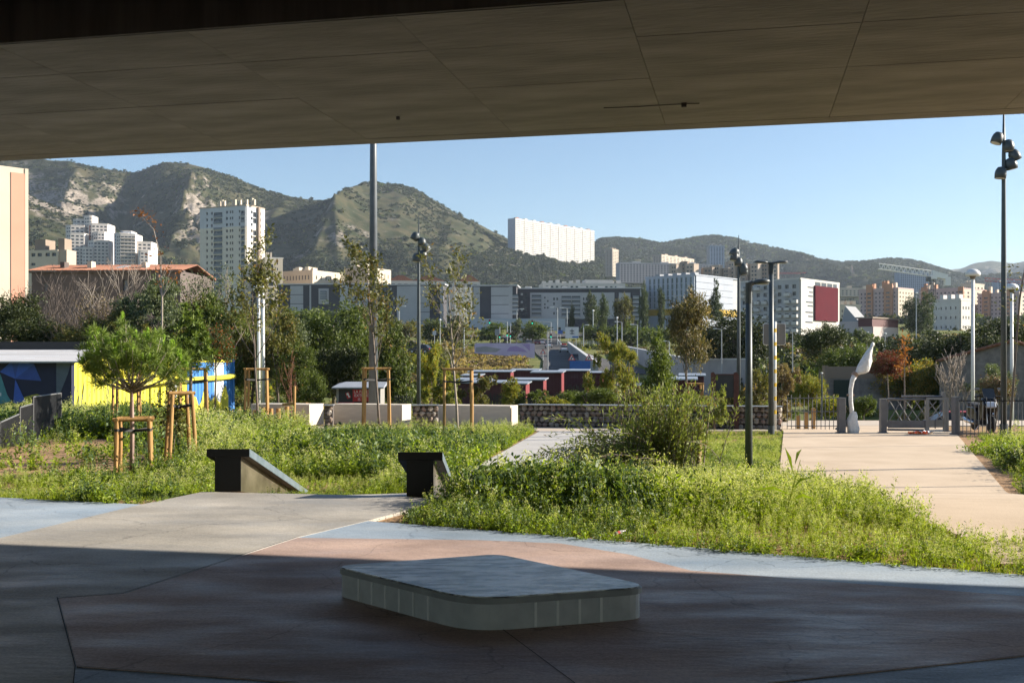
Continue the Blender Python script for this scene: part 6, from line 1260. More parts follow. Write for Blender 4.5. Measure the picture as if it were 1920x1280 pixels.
for a in (
 ('poplar_tree','dark poplar left of the white road sign board, before the charcoal block',1108,545,625,30,330,'column',L_CYP,1,0),
 ('poplar_tree','slim dark cypress before the balconies of the charcoal block',1072,568,630,12,330,'column',L_DK,1,1),
 ('poplar_tree','second dark poplar beside the tallest poplar of the central block',1130,552,628,26,334,'column',L_CYP,1,2),
 ('poplar_tree','yellowish broad poplar at the right half of the charcoal block',1166,552,628,44,325,'round',L_OL,1,3),
 ('poplar_tree','slim poplar at the left edge of the pale blue building',1207,530,630,20,320,'column',L_CYP,1,3),
 ('poplar_tree','slim leaning poplar in front of the pale blue windows',1240,537,625,20,322,'column',L_CYP,1,4),
 ('poplar_tree','dark pointed poplar at the right face of the pale blue building',1342,520,600,32,300,'cone',L_CYP,1,5),
 ('leafy_tree','dark green street tree beside the green traffic light',1000,596,645,60,310,'round',L_GR,1,1),
 ('leafy_tree','green street tree left of the first traffic light arm',920,602,650,60,312,'round',L_GR,1,2),
 ('leafy_tree','pale street tree in front of the grey podium wall',968,598,640,36,318,'loose',L_SILV,1,1),
 ('leafy_tree','street tree behind the bare-limbed staked tree',850,600,660,60,300,'round',L_OL,1,5),
 ('leafy_tree','street tree between the mast and staked tree',812,590,660,50,300,'round',L_GR,1,6),
 ('leafy_tree','dense round street tree right of the white road sign board',1120,606,645,60,290,'hedge',L_GR,1,2),
 ('leafy_tree','clipped green street trees below the pale blue building',1185,604,650,80,288,'hedge',L_GR,1,3),
 ('leafy_tree','green street tree under the yellow poplar',1240,606,655,60,280,'wide',L_GR,1,3),
 ('leafy_tree','low trees left of the dark row behind the mast',760,590,650,70,310,'wide',L_OL,1,4),
 ('leafy_tree','shadowed trees at the base of the long dark block',660,560,640,150,330,'wide',L_GR,1,5),
 ('leafy_tree','wide trees at the base of the first dark block',560,565,640,100,300,'wide',L_GR,1,6)):
    plant(*a[:11], group='street trees before the apartment blocks')
GR_ = 'trees right of the dark lamp posts'
for a in (
 ('dark_tree','large dark tree mass behind the spotlight mast and sign backs',1375,574,705,170,115,'round',L_DK,2,1),
 ('dark_tree','dark tree left of the large mass behind the board',1310,600,700,80,118,'round',L_DK,2,2),
 ('oak_tree','dense brownish oak with thin trunk above the information board',1287,538,712,96,52,'round',leafmat('oak_leaf',(.075,.065,.025),(.19,.16,.07),.3,c3=(.28,.19,.09),p3=.12),2,3),
 ('magnolia_tree','glossy dark tree below the crimson panel building',1540,603,700,110,88,'round',L_DK,2,3),
 ('leafy_tree','green tree between the glossy dark tree and wrapped pole',1585,640,720,90,80,'wide',L_GR,2,2),
 ('leafy_shrub','light olive tree left of the tall clipped hedge',1625,615,690,60,140,'loose',L_SILV,1,3),
 ('tall_hedge','tall clipped dark green hedge behind the golden tree',1700,622,715,110,105,'hedge',L_DK,2,4),
 ('round_tree','large round tree in front of the pink apartment block',1722,545,640,74,300,'round',L_CYP,2,4),
 ('cedar_tree','broad black-green cedar behind the white dome lamp',1800,598,720,150,92,'wide',L_DK,2,5),
 ('cedar_tree','dark cedar at the right behind the spotlight mast',1880,580,700,140,95,'round',L_DK,2,6),
 ('cedar_tree','dark cedar filling the far right edge behind the stone house',1960,575,700,120,96,'round',L_DK,2,7),
 ('red_shrub','dark red autumn shrub behind the golden tree',1662,652,715,70,60,'round',L_RED,2,1),
 ('golden_tree','golden yellow young tree behind the lattice gate',1705,660,795,130,66,'wide',L_GOLD,2,5),
 ('leafy_shrub','green bush left of the golden tree beside the wrapped pole',1652,675,785,60,67,'round',L_GR,2,5),
 ('leafy_tree','yellow-green young tree overlapping the golden tree',1752,690,785,60,66.5,'loose',L_YG,2,6),
 ('low_hedge','low clipped green hedge left of the scooter',1800,727,785,110,65,'hedge',L_GR,2,5),
 ('low_hedge','low green hedge right of the spotlight mast',1925,728,785,80,65,'hedge',L_GR,2,6),
 ('leafy_shrub','reddish brown shrub with grey-green top behind the scooter',1868,690,775,80,44,'round',leafmat('reddish_shrub_leaf',(.14,.08,.05),(.26,.17,.11),.3,c3=(.14,.17,.10),p3=.4),2,6),
 ('olive_tree','grey-green olive bush above the reddish shrub',1850,678,740,90,48,'loose',L_SILV,2,6)):
    plant(*a[:11], group=GR_)
x = gx(1695,44); z = T(x,44); t = thing('rusty_sapling', 'thin sapling with orange-brown leaves rising out of the golden tree', 'tree', (x,44,z-.05)); o_ = Vector((x,44,z-.05)); MB().tube([(0,0,0),(.02,0,2),(0,0,zz(632,44)-z)], [.04,.03,.008], 6).build('trunk', bark, t); link('crown', tip_leaves([(W(1695+q,632+i*6,44)-o_,Vector((0,0,1))) for i in range(12) for q in (-1-i*.5,1+i*.5)], 8, .13, L_RUST, 3, .10), t)
bare(1792, 720, 645, 47, 'leafless pale tree between golden tree and white dome lamp', 46, 1.0, (-.05,0), bark_l)
# right of path: leafy thicket at frame edge
shrub('leafy_shrub', 'dense bright green shrub at the right edge of the beige path', 1905, 24, [(0,0,.12,.5,.6,.22),(-.4,.8,.1,.4,.5,.2),(.5,-.6,.15,.6,.5,.25)], 5000, .06, LG, 61, group=None)
shrub('leafy_shrub', 'dark green leafy shrub at the right edge in front of the scooter', 1930, 21, [(0,0,.2,.5,.5,.32),(-.2,-.5,.1,.3,.4,.2)], 3500, .065, L_GR, 62)
# overhanging yellow twigs at the right edge
x = gx(1945,27); z = T(x,27); t = thing('young_tree', 'thin leaning young tree with yellowish leaves at the right frame edge', 'tree', (x,27,z-.05)); o_ = Vector((x,27,z-.05)); mb = MB(); mb.tube([W(1893,812,27)-o_,W(1912,560,27)-o_,W(1925,480,27)-o_], [.035,.025,.01], 6); mb.build('trunk', bark, t); link('crown', tip_leaves([(W(px,py,27)-o_,Vector((-1,0,.2))) for px,py in ((1898,500),(1910,505),(1915,540),(1900,560),(1888,575),(1905,600),(1912,620),(1890,545),(1918,520),(1906,645))], 7, .10, L_OL, 5, .09), t)
for k, a in enumerate((
 ('leafy_shrub','yellow-green maple sapling above the red sheds',1150,618,740,70,60,'loose',L_YG,2,2),
 ('leafy_shrub','second yellow-green sapling beside the bushy pine',1180,640,735,50,58,'loose',L_YG,2,3),
 ('leafy_shrub','small round bush before the largest red shed',1005,728,770,50,42,'loose',L_GR,1,7),
 ('leafy_shrub','green bush with pink tips behind the gabion wall',1100,722,775,110,41,'wide',L_GR,2,7),
 ('leafy_shrub','dark green bush under the yellow maple saplings',1165,730,775,90,41.5,'wide',L_OL,2,7),
 ('leafy_shrub','slender green sapling between two red sheds',958,705,765,40,46,'column',L_YG,1,7),
 ('leafy_shrub','thin bush behind the two-post stake frame',902,700,765,60,47,'loose',L_OL,1,8),
 ('leafy_shrub','yellowish bush left of the red sheds behind the blocks',832,700,765,60,47,'loose',L_YG,1,8),
 ('leafy_shrub','spiky green bush right of the right concrete block',975,735,770,40,42,'cone',L_GR,1,8),
 ('leafy_shrub','scrubby bush right of the information board',1415,690,795,80,40,'loose',L_OL,2,8),
 ('leafy_shrub','brownish scrub bush behind the banded sign pole',1465,685,790,70,41,'loose',L_BR,1,8),
 ('leafy_shrub','green scrub left of the garden wall',1515,690,775,70,52,'wide',L_YG,2,8),
 ('leafy_shrub','green bush at the foot of the garden wall',1550,735,790,70,46,'wide',L_YG,1,9),
 ('leafy_shrub','small green bush behind the wrapped pole base',1620,735,785,50,44,'wide',L_GR,1,9),
 ('leafy_shrub','low bush inside the left end of the gabion wall top',1040,740,775,60,39,'wide',L_YG,1,10),
 ('leafy_shrub','feathery bush in front of the board post',1340,720,800,46,32.9,'loose',leafmat('feathery_shrub_leaf',(0,0,0),(0,0,0)),1,10),
 ('leafy_shrub','upright feathery shrub right behind the large arching shrub',1290,735,830,80,26,'loose',leafmat('feathery_shrub_leaf',(0,0,0),(0,0,0)),2,11))):
    plant(*a[:11], cat='shrub', group=GB)
plant('pine_tree','bushy bright green young pine above the gabion wall',1236,608,770,92,44,'cone',LPN,2,12,'pine tree')
young_tree(2203, 0, 250, 'leafy young tree just beyond the right edge, shading the beige path', 71, (0,0), 9, L_OL, .12, d=18.4)
head_lamp(2080, 0, 180, .07, [(-1,.02,.34)], 'dark lamp post just beyond the right edge of the beige path', 21.5)
# ---------------- scattered scrub and woods (nobody could count them) ----------------
sc_c = bpy.data.collections.new('scrub_prototypes')
PRS = []
for i,(m,shape,n,L) in enumerate(((L_OL,'wide',260,.30),(L_YG,'loose',220,.28),(L_GR,'round',300,.28),(leafmat('dry_grass',(.30,.22,.09),(.44,.34,.16),.4),'wide',260,.34),(L_BR,'loose',200,.28),(L_DK,'round',320,.30),(leafmat('pine_wood_leaf',(.022,.036,.018),(.055,.072,.03),.1),'round',200,.40),(leafmat('pine_wood_leaf_pale',(.04,.055,.025),(.085,.10,.045),.1),'wide',180,.42))):
    o = bpy.data.objects.new('scrub_%02d' % i, crown_mesh('scrub', unit_blobs(shape,i+60), n, L, m, i+70, .3, 8, .2, .1, .7)); sc_c.objects.link(o)
rs = np.random.default_rng(12)
def scat(name, label, n, ymin, ymax, kx, w, smin, smax, keep=None, zoff=.3, flat=.8, cat='scrub'):
    y = np.sqrt(rs.uniform(ymin**2,ymax**2,n)); k = rs.uniform(kx[0],kx[1],n); x = k*y
    if keep is not None: m = keep(x,y,k*F+960); x = x[m]; y = y[m]
    n = len(x); s = rs.uniform(smin,smax,n); z = terrain(x,y)+s*zoff; ww = np.array(w,float)
    return scatter(name, label, np.stack([x,y,z],1), rs.choice(len(ww),n,p=ww/ww.sum()), np.stack([np.zeros(n),np.zeros(n),rs.random(n)*6.28],1), np.stack([s,s,s*flat],1), sc_c, cat)
def offroad(x,y,u):
    l = np.interp(y,[175,220,280,340,400],[5,6.5,5,4,-2])-1.5; r = np.interp(y,[175,220,280,340,400],[26,20,16,15,16])+1.5
    return ~((y > 170) & (x > l) & (x < r)) & ~((y > 348) & (y < 376))
scat('low_scrub', 'low scrub and weeds on the allotments beyond the gabion wall', 2600, 41, 175, (-.55,.55), (3,3,2,1.5,1,0,0,0), .25,.75, lambda x,y,u: offroad(x,y,u) & (fbm(x/9,y/9,2,4) > .42) & ~((x > 8) & (y < 46)) & ~((y < 60) & (u < 450)))
scat('dry_bank_grass', 'yellow dry grass bank beside the uphill road', 900, 165, 260, (-.055,.012), (0,.6,0,4,1,0,0,0), .6,1.5, lambda x,y,u: offroad(x,y,u))
scat('roadside_scrub', 'mixed scrub on the slope below the apartment blocks', 2200, 175, 420, (-.6,.6), (3,2,3,2,1,1,0,0), .6,1.6, lambda x,y,u: offroad(x,y,u) & (fbm(x/25,y/25,2,6) > .45))
scat('town_trees', 'green trees scattered between the far apartment blocks', 2600, 400, 1100, (-.6,.6), (.6,.2,2,0,.2,3,3,1), 2.2,4.2, lambda x,y,u: (fbm(x/60,y/60,3,9) > .42) & ~((y < 450) & (u > 515) & (u < 1390)), .6, .95, 'trees')
def wood_keep(x,y,u):
    z = terrain(x,y); py = H0-(z-CZ)/y*F; low = np.interp(u,[-300,300,480,650,900,1100,1200,1600,1950],[430,440,470,455,470,440,400,400,450])
    dens = np.clip((py-low)/35+.18,.05,1); n = fbm(x/55,y/55,3,15); return (rs.random(len(x)) < dens*np.clip((n-.3)*4+np.where(u > 1100,.5,0),.12,1)) & (py < 585)
scat('pine_wood', 'dark pine woods covering the far hillsides', 95000, 1000, 3000, (-.58,.58), (.2,0,.3,0,0,1,5,2.2), 2.8,6.0, wood_keep, .5, .8, 'woods')
scat('hill_scrub', 'dark bushes dotting the rocky upper slopes', 42000, 1150, 2150, (-.58,.2), (.3,0,.4,0,0,1,4,2), 1.1,3.0, lambda x,y,u: fbm(x/70,y/70,3,33) > .43, .3, .7, 'bushes')
scat('garden_greenery', 'mixed garden greenery on the slope right of the lamps', 900, 95, 290, (.20,.52), (2,1,3,.3,.6,3,1,0), 1.2,3.0, lambda x,y,u: (fbm(x/18,y/18,2,19) > .38) & ~((x > 40) & (y < 100)), .5, .85, 'greenery')
scat('verge_greenery', 'mixed green bushes on the slope left of the uphill road', 700, 95, 290, (-.26,-.06), (3,2,3,.6,.8,1,0,0), .9,2.2, lambda x,y,u: fbm(x/18,y/18,2,23) > .42, .5, .85, 'greenery')
# ---------------- red allotment sheds ----------------
shed_r = mat('shaded_red_shed_board', (.045,.007,.009), rough=.7, scale=3, col2=(.07,.011,.014), stretch=(6,1,1)); shed_lit = mat('sunlit_red_shed_side', (.17,.02,.024), rough=.6); shed_w = mat('zinc_shed_roof', (.33,.36,.40), rough=.4, metal=.3, scale=2)  # one red in two tones: boards darkened as shaded, side wall lightened as sunlit
def shed(xa, xb, yt, d, label, dep=2.2):
    u = d/F; cx = (xa+xb)/2; x = gx(cx,d); z = T(x,d)-.1; h = zz(yt,d)-z; w = (xb-xa)*u; t = thing('garden_shed', label, 'shed', (x,d,z), R(-9), 'dark red sheds on the allotments')
    n = max(5,int(w/.32)); 
    for i in range(n): o = MB().bb(-w/2+w*i/n,-w/2+w*(i+.94)/n,-.03,0,.05,h-.1).build('board', shed_r, t)
    MB().bb(-w/2,w/2-.02,.002,dep,0,h-.1).build('wall', shed_r, t); MB().bb(w/2-.01,w/2+.06,-.05,dep,0,h-.1).build('side_wall', shed_lit, t)
    MB().hexa([(-w/2-.25,-.35,h-.1),(w/2+.25,-.35,h-.1),(w/2+.25,dep+.2,h+.05),(-w/2-.25,dep+.2,h+.05),(-w/2-.25,-.35,h),(w/2+.25,-.35,h),(w/2+.25,dep+.2,h+.15),(-w/2-.25,dep+.2,h+.15)]).build('roof', shed_w, t)
for a in ((880,957,696,118,'wide dark red shed at the back left of the shed group'),(960,1008,693,128,'rearmost dark red shed below the lamp post'),(999,1052,697,104,'largest dark red shed in the middle of the allotments'),(1050,1100,694,118,'dark red shed below the blue road panel'),(1097,1128,698,122,'small dark red shed right of the blue road panel'),(868,898,703,112,'small red shed left of the back row'),(858,915,711,100,'low pale-roofed shed behind the two-post stakes'),(866,940,716,90,'front left dark red shed above the right concrete block'),(936,985,718,90,'front dark red shed beside the slender sapling'),(962,1018,711,97,'dark red shed between front row and largest shed'),(1255,1302,710,82,'dark red shed left of the oak trunk'),(1278,1318,703,92,'dark red shed right of the oak trunk'),(1160,1230,722,80,'long low shed with curved brackets under the bushy pine')): shed(*a)
# picket fence on the allotments
dk_w = mat('dark_picket_wood', (.045,.036,.030), rough=.9)
def picket(px0,px1,d,ytop,label,n):
    a = gx(px0,d); b = gx(px1,d); z = T((a+b)/2,d); h = zz(ytop,d)-z; t = thing('picket_fence', label, 'fence', (a,d,z)); rn = random.Random(n); L = b-a; me = None
    for i in range(n):
        if me is None: o = MB().bb(-.03,.03,-.012,.012,0,h).build('picket', dk_w, t); me = o.data
        else: o = link('picket', me, t)
        o.location = (L*(i+.5)/n,0,rn.uniform(-.06,.06)); o.rotation_euler = (0,rn.gauss(0,.03),0)
    for k in (.25,.8): MB().bb(0,L,.013,.04,h*k-.03,h*k+.03).build('rail', dk_w, t)
picket(900,1130,52,738,'dark picket fence across the allotments in front of the red sheds',90); picket(1060,1240,64,722,'rear dark picket fence below the yellow saplings',70)
# ---------------- purple wall, ramp walls ----------------
purp = mat('lilac_mural_wall', (.46,.39,.54), rough=.8, scale=.4, col2=(.56,.50,.62)); purp2 = mat('violet_mural_shape', (.36,.27,.48), rough=.8); cw_ = mat('grey_ramp_concrete', (.26,.26,.27), rough=.9, scale=.5, col2=(.34,.34,.34))
d = 215; t = thing('painted_wall', 'long lilac painted wall beside the uphill road', 'wall', W(890,662,d), R(4)); u = d/F; MB().prism([(0,0),(113*u,-1.0),(113*u,18*u),(104*u,19*u),(0,19*u)], 0, .5, ax='y').build('wall', purp, t); MB().prism([(60*u,4*u),(100*u,2*u),(92*u,8*u),(78*u,14*u),(66*u,12*u)], -.02, -.003, ax='y').build('mural_shape', purp2, t); MB().prism([(88*u,18*u),(104*u,18*u),(104*u,4*u)], -.03, -.021, ax='y').build('mural_shape', purp2, t); MB().prism([(2*u,2*u),(40*u,2*u),(50*u,8*u),(20*u,13*u),(2*u,11*u)], -.02, -.003, ax='y').build('mural_shape', cw_, t)
def ramp_wall(pa, pb, ha, hb, label, th=.5):
    A = W(*pa); B = W(*pb); t = thing('ramp_wall', label, 'wall', A, 0); q = B-A; n = Vector((-q.y,q.x,0)).normalized()*th; up = Vector((0,0,1))
    z = Vector((0,0,-2.5)); MB().hexa([z,q+z,q+n+z,n+z,up*ha,q+up*hb,q+n+up*hb,n+up*ha]).build('wall', cw_, t); MB().hexa([up*ha+up*.01-n*.1,q+up*hb+up*.01-n*.1,q+n*1.1+up*(hb+.01),n*1.1+up*(ha+.01),up*ha+up*.16-n*.1,q+up*hb+up*.16-n*.1,q+n*1.1+up*(hb+.16),n*1.1+up*(ha+.16)]).build('coping', slab, t)
ramp_wall((1122,690,150),(1068,646,270),.7,.5,'grey concrete ramp wall right of the uphill road'); ramp_wall((1300,706,140),(1165,652,270),2.2,.6,'second concrete ramp wall further right below the street lamps'); ramp_wall((1300,700,118),(1400,693,108),1.5,1.0,'grey concrete wall behind the oak and information board')
# ---------------- vehicles ----------------
tyre = mat('car_tyre', (.015,.015,.015), rough=.9); cgl = mat('car_glass', (.02,.024,.03), rough=.3); tl = mat('tail_light_red', (.45,.02,.015), rough=.3); plate = mat('number_plate', (.6,.6,.55))
def car(px, py, d, col, label, rz=0., van=False, s=1.0):
    m = mat('car_paint_%d_%d_%d' % tuple(int(c*100) for c in col), col, rough=.3, var=.03, metal=.2, spec=.6); p = W(px,py,d); t = thing('parked_van' if van else 'car', label, 'van' if van else 'car', p, rz, 'vehicles on the uphill road and crossroads'); t.scale = (s,s,s)
    # local y is the driving direction, rear at y=0
    if van: prof = [(0,.35),(.02,1.95),(.3,2.05),(3.1,2.05),(3.8,1.35),(4.5,1.1),(4.6,.35)]; cab = [(3.15,1.95),(3.75,1.3),(3.1,1.3)]
    else: prof = [(0,.38),(-.02,.72),(.12,.95),(.55,1.0),(3.0,.98),(4.0,.82),(4.15,.38)]
    MB().prism(prof, -.86,.86, ax='x').build('body', m, t, bevel=.09)
    if not van:
        MB().hexa([(-.8,.25,.96),(.8,.25,.96),(.8,3.0,.98),(-.8,3.0,.98),(-.62,.75,1.48),(.62,.75,1.48),(.62,2.1,1.48),(-.62,2.1,1.48)]).build('cabin_glass', cgl, t); MB().hexa([(-.63,.74,1.482),(.63,.74,1.482),(.63,2.1,1.482),(-.63,2.1,1.482),(-.55,.85,1.54),(.55,.85,1.54),(.55,2.0,1.54),(-.55,2.0,1.54)]).build('roof', m, t)
    else:
        for sx in (-1,1): MB().bb(*sorted((sx*.1,sx*.68)),-.03,-.004,1.15,1.75).build('rear_window', cgl, t)
        MB().hexa([(-.7,3.2,2.0),(.7,3.2,2.0),(.75,3.82,1.38),(-.75,3.82,1.38),(-.7,3.24,2.04),(.7,3.24,2.04),(.75,3.86,1.42),(-.75,3.86,1.42)]).build('windscreen', cgl, t)
    M = Matrix.Rotation(R(90),3,'Y')
    for sx in (-.80,.80):
        for y in (.75,3.3): o = MB().lathe([(.2,-.1),(.3,-.1),(.32,0),(.3,.1),(.2,.1)],(sx,y,.32),14,0,M).build('wheel', tyre, t); MB().lathe([(.02,-.11),(.2,-.105),(.2,.105),(.02,.11)],(sx,y,.32),10,0,M).build('rim', shed_w, o)
    for sx in (-1,1): MB().bb(*sorted((sx*.58,sx*.84)),-.06,.03,.7,.88).build('tail_light', tl, t)
    MB().bb(-.26,.26,-.07,.0,.5,.62).build('number_plate', plate, t)
car(1029,652,272,(.60,.62,.64),'white car driving uphill near the traffic light'); car(1016,646,300,(.55,.55,.57),'white car behind the leading white car on the road'); car(1008,647,296,(.10,.015,.02),'dark red car beside the white cars on the road'); car(1058,660,235,(.60,.62,.64),'white car with red load nearest on the uphill road',s=1.0); car(1080,678,205,(.05,.07,.10),'dark blue car at the bottom of the uphill road'); car(977,641,320,(.62,.63,.62),'white van seen from behind at the crossroads',0,True); car(808,662,190,(.02,.022,.025),'black car parked behind the dark spotlight mast',R(70)); car(950,642,322,(.025,.025,.03),'black car left of the white van at the crossroads')
ca_ = thing('roof_load', 'red box load on the nearest white car', 'roof load', W(1058,660,235)+Vector((0,.9,1.55))); MB().bb(-.5,.5,0,1.0,.0,.42).build('box', tl, ca_, bevel=.08)
ry = thing('red_van', 'red and dark parked car behind the gate and scooter', 'car', (gx(1860,49),49,T(gx(1860,49),49)+.03), R(82)); car_m = mat('bright_red_car',(.42,.02,.02),rough=.3)
MB().prism([(0,.3),(-.02,.7),(.15,.92),(.6,.95),(3.0,.92),(4.0,.75),(4.1,.3)], -.85,.85, ax='x').build('body', car_m, ry, bevel=.08); MB().hexa([(-.8,.25,.93),(.8,.25,.93),(.8,3.0,.93),(-.8,3.0,.93),(-.62,.75,1.42),(.62,.75,1.42),(.62,2.1,1.42),(-.62,2.1,1.42)]).build('cabin_glass', cgl, ry); MB().bb(-.62,.62,.76,2.1,1.422,1.46).build('roof', car_m, ry)
for sx in (-.8,.8):
    for y in (.75,3.3): MB().lathe([(.2,-.1),(.3,-.1),(.32,0),(.3,.1),(.2,.1)],(sx,y,.3),14,0,Matrix.Rotation(R(90),3,'Y')).build('wheel', tyre, ry)
# ---------------- street lamps ----------------
galv = mat('galvanised_lamp_post', (.36,.38,.39), rough=.5, metal=.3)
def street_lamp(px, yt, yb, d, side, label, arm=10, r=None, m=None):
    m = m or galv; x = gx(px,d); u = d/F; z = zz(yb,d); h = zz(yt,d)-z; t = thing('street_lamp', label, 'street lamp', (x,d,z-.5), 0, 'galvanised street lamps'); r = r or max(.05,1.0*u)
    MB().tube([(0,0,0),(0,0,h+.5)], [r*1.1,r*.8], 7).build('shaft', m, t)
    if side: MB().tube([(0,0,h+.45),(side*arm*u,0,h+.5+1.0*u)], r*.6, 6).build('arm', m, t); MB().box((side*(arm+3)*u,0,h+.5+1.0*u),(7*u,3*u,1.6*u)).build('lamp_head', white_p, t, bevel=.3*u)
    else: MB().lathe([(.5*u,-1.5*u),(2.4*u,0),(1.8*u,1.8*u),(.2*u,2.4*u)],(0,0,h+.5),10).build('lamp_head', white_p, t, smooth=True)
for a in ((969,580,640,320,1,'street lamp in front of the grey block with right-pointing arm',7),(1045,577,642,318,-1,'left-armed street lamp beside the balconies of the charcoal block',7),(1063,578,622,322,-1,'left-armed street lamp above the white sign board',7),(1112,583,640,300,0,'straight street lamp between the poplars',0),(1094,610,645,280,1,'short street lamp right of the white sign board',4),(1157,596,660,200,0,'globe street lamp before the yellow poplar',0),(1166,604,655,210,-1,'left-armed street lamp beside the globe lamp',7),(1195,609,668,190,-1,'left-armed street lamp before the blue panel',7),(1027,618,697,120,1,'near street lamp with white head at the road edge',4),(1353,617,695,110,-1,'left-armed street lamp in front of the dark trees',10),(1437,620,690,120,-1,'left-armed street lamp behind the sign backs',9),(1486,620,692,112,-1,'left-armed street lamp below the balcony wing',10),(1718,550,630,260,0,'tall straight lamp in front of the round tree',0),(870,580,660,230,0,'straight street lamp behind the bare-limbed staked tree',0),(825,600,662,230,0,'straight street lamp left of the bare-limbed staked tree',0),(1627,624,650,180,0,'thin lamp left of the tall hedge',0),(1660,626,652,180,0,'thin lamp at the left end of the tall hedge',0),(674,560,600,280,1,'street lamp before the long dark block',6),(748,575,640,280,1,'street lamp right of the thick pole',6),(1255,640,660,170,-1,'short left-armed lamp behind the bushy pine',6),(1133,640,650,190,0,'small lamp by the ramp wall',0)):
    street_lamp(*a)
street_lamp(1541,700,790,45,0,'thin dark pole left of the wrapped pole',0,.04,pole_m)
# ---------------- traffic lights and signs ----------------
grn = mat('green_signal', (.02,.55,.35), emit=1.2); blk_m = mat('signal_black', (.012,.012,.012), rough=.6); sgw = mat('sign_face_white', (.58,.58,.58), rough=.5); sgb = mat('sign_face_blue', (.02,.10,.36), rough=.5); sgr = mat('sign_face_red', (.5,.03,.03), rough=.5)
def signal(px, yb, yt, d, armpx, label):
    u = d/F; p = W(px,yb,d); h = (yb-yt)*u; t = thing('traffic_light', label, 'traffic light', p-Vector((0,0,.6)), 0, 'traffic lights at the crossroads'); MB().tube([(0,0,0),(0,0,h+.6)], .11, 7).build('pole', galv, t)
    if armpx: a = armpx*u; MB().tube([(0,0,h+.55),(a,0,h+.95)], .09, 6).build('arm', galv, t)
    for (x,z) in ([(armpx*u,h+.6)] if armpx else [])+[(0,h*.5)]:
        o = MB().bb(x-.22,x+.22,-.25,-.02,z-.5,z+.6).build('signal_head', blk_m, t); M = Matrix.Rotation(R(90),3,'X')
        for k, m in ((.4,blk_m),(.05,blk_m),(-.3,grn)): MB().lathe([(.15,-.03),(.15,.03)],(x,-.27,z+k),10,0,M).build('lens', m if m is grn else tl if k > .3 else blk_m, o)
signal(951,642,603,290,-33,'traffic light with long arm left of the white van'); signal(1033,646,604,285,-35,'traffic light with green signal hanging over the road'); signal(937,640,612,300,0,'small traffic light left of the arm pole'); signal(957,642,606,296,0,'short dark traffic light beside the arm pole')
def panel(px0,px1,py0,py1,d,m,label,yb,name='road_sign',legs=2):
    u = d/F; p = W((px0+px1)/2,yb,d); w = (px1-px0)*u; z0 = (yb-py1)*u; z1 = (yb-py0)*u; t = thing(name, label, 'road sign', p-Vector((0,0,.5)))
    for i in range(legs): x = 0 if legs == 1 else (-.3+.6*i)*w; MB().tube([(x,0,0),(x,0,z0+.6)], .06 if d > 100 else .04, 6).build('post', galv, t)
    o = MB().bb(-w/2,w/2,-.08,-.02,z0+.5,z1+.5).build('sign_face', m, t); return t, o, w, z0+.5, z1+.5, u
t, o, w, z0, z1, u = panel(1060,1085,613,634,280,sgw,'large white direction board with a route diagram by the crossroads',646)
MB().bb(-.1,.1,-.1,-.085,z0+1.0,z1-.5).build('route_line', blk_m, o); MB().bb(-.55,.55,-.1,-.086,z1-1.1,z1-.9).build('route_line', blk_m, o)
for k in (1.1,1.4): MB().bb(-.6,.6,-.1,-.087,z0+k-.04,z0+k+.06).build('route_line', blk_m, o)
MB().bb(w*.02,w*.46,-.1,-.084,z0+.12,z0+.5).build('blue_patch', sgb, o)
panel(1046,1055,619,626,284,sgb,'small blue sign left of the white direction board',642,legs=1); panel(928,936,617,629,296,mat('sign_grey_back',(.25,.26,.28)),'grey sign back left of the first traffic light',642,legs=1); panel(811,818,620,628,230,sgw,'small white sign near the parked black car',640,legs=1)
t, o, w, z0, z1, u = panel(1068,1107,676,692,140,sgb,'blue road panel topped by two warning triangles above the sheds',704)
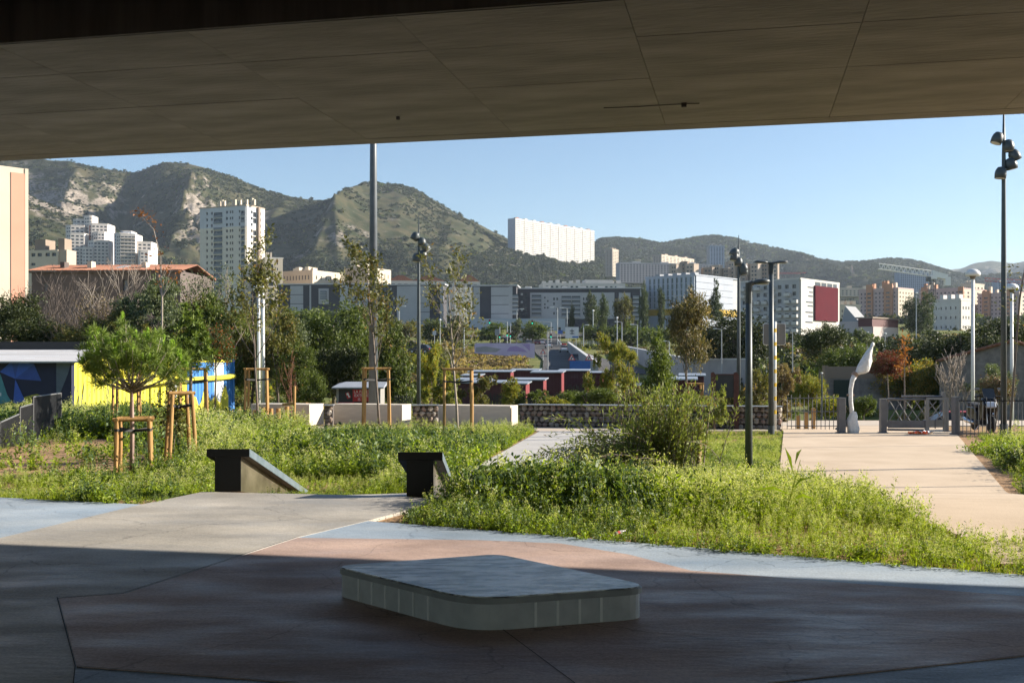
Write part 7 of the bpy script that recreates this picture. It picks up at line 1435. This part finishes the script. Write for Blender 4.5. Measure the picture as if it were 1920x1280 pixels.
for x in (-w*.40,w*.42):
    c = Vector((x,0,z1+.03)); s = 7*u; q = MB().prism([(x-s,z1+.03),(x+s,z1+.03),(x,z1+.03+1.75*s)], -.08,-.04, ax='y').build('warning_triangle', sgr, t); MB().prism([(x-s*.66,z1+.03+.2*s),(x+s*.66,z1+.03+.2*s),(x,z1+.03+1.4*s)], -.1,-.081, ax='y').build('triangle_face', sgw, q); MB().box((x,-.106,z1+.03+.62*s),(.12,.01,.42),M=Matrix.Rotation(R(35),4,'Y')).build('pictogram', blk_m, q)
u2 = 160/F; p = W(1018,672,160); t = thing('warning_sign', 'small red-bordered triangle sign on a post by the lilac wall', 'road sign', p-Vector((0,0,.3))); MB().tube([(0,0,0),(0,0,1.3)], .05, 6).build('post', galv, t); q = MB().prism([(-.42,1.0),(.42,1.0),(0,1.75)], -.09,-.05, ax='y').build('triangle', sgr, t); MB().prism([(-.26,1.09),(.26,1.09),(0,1.56)], -.11,-.091, ax='y').build('triangle_face', sgw, q)
# traffic cone and litter bins
p = W(813,692,120); t = thing('traffic_cone', 'white and orange traffic cone behind the two-post stakes', 'traffic cone', p-Vector((0,0,.1))); MB().bb(-.3,.3,-.3,.3,0,.08).build('base', sgr, t); MB().lathe([(.26,.081),(.05,1.0)],n=12).build('cone', sgw, t); MB().lathe([(.21,.3),(.165,.5)],n=12).build('band', sgr, t)
# railing along the crossroads
t = thing('street_railing', 'pale street railing right of the white direction board', 'railing', W(1045,647,282)); L = 110*282/F
for i in range(28): MB().bb(L*i/27-.05,L*i/27+.05,-.04,.04,-.3,1.0).build('bar', galv, t)
for z in (.5,1.0): MB().bb(0,L,-.03,.03,z-.05,z+.05).build('rail', galv, t)
# ---------------- haze ----------------
hm = bpy.data.materials.new('haze'); hm.use_nodes = True; t = hm.node_tree; t.nodes.clear(); ou = N(t,'OutputMaterial'); pv = N(t,'VolumePrincipled')
pv.inputs['Color'].default_value = (.72,.85,1.0,1); pv.inputs['Density'].default_value = 0.000065; pv.inputs['Anisotropy'].default_value = 0.2; t.links.new(pv.outputs[0], ou.inputs['Volume'])
hz_ = MB().bb(-30000,30000,-700,9500,-260,620).build('haze', hm); hz_['kind'] = 'stuff'; hz_['label'] = 'thin bluish haze in the air over the town and hills'
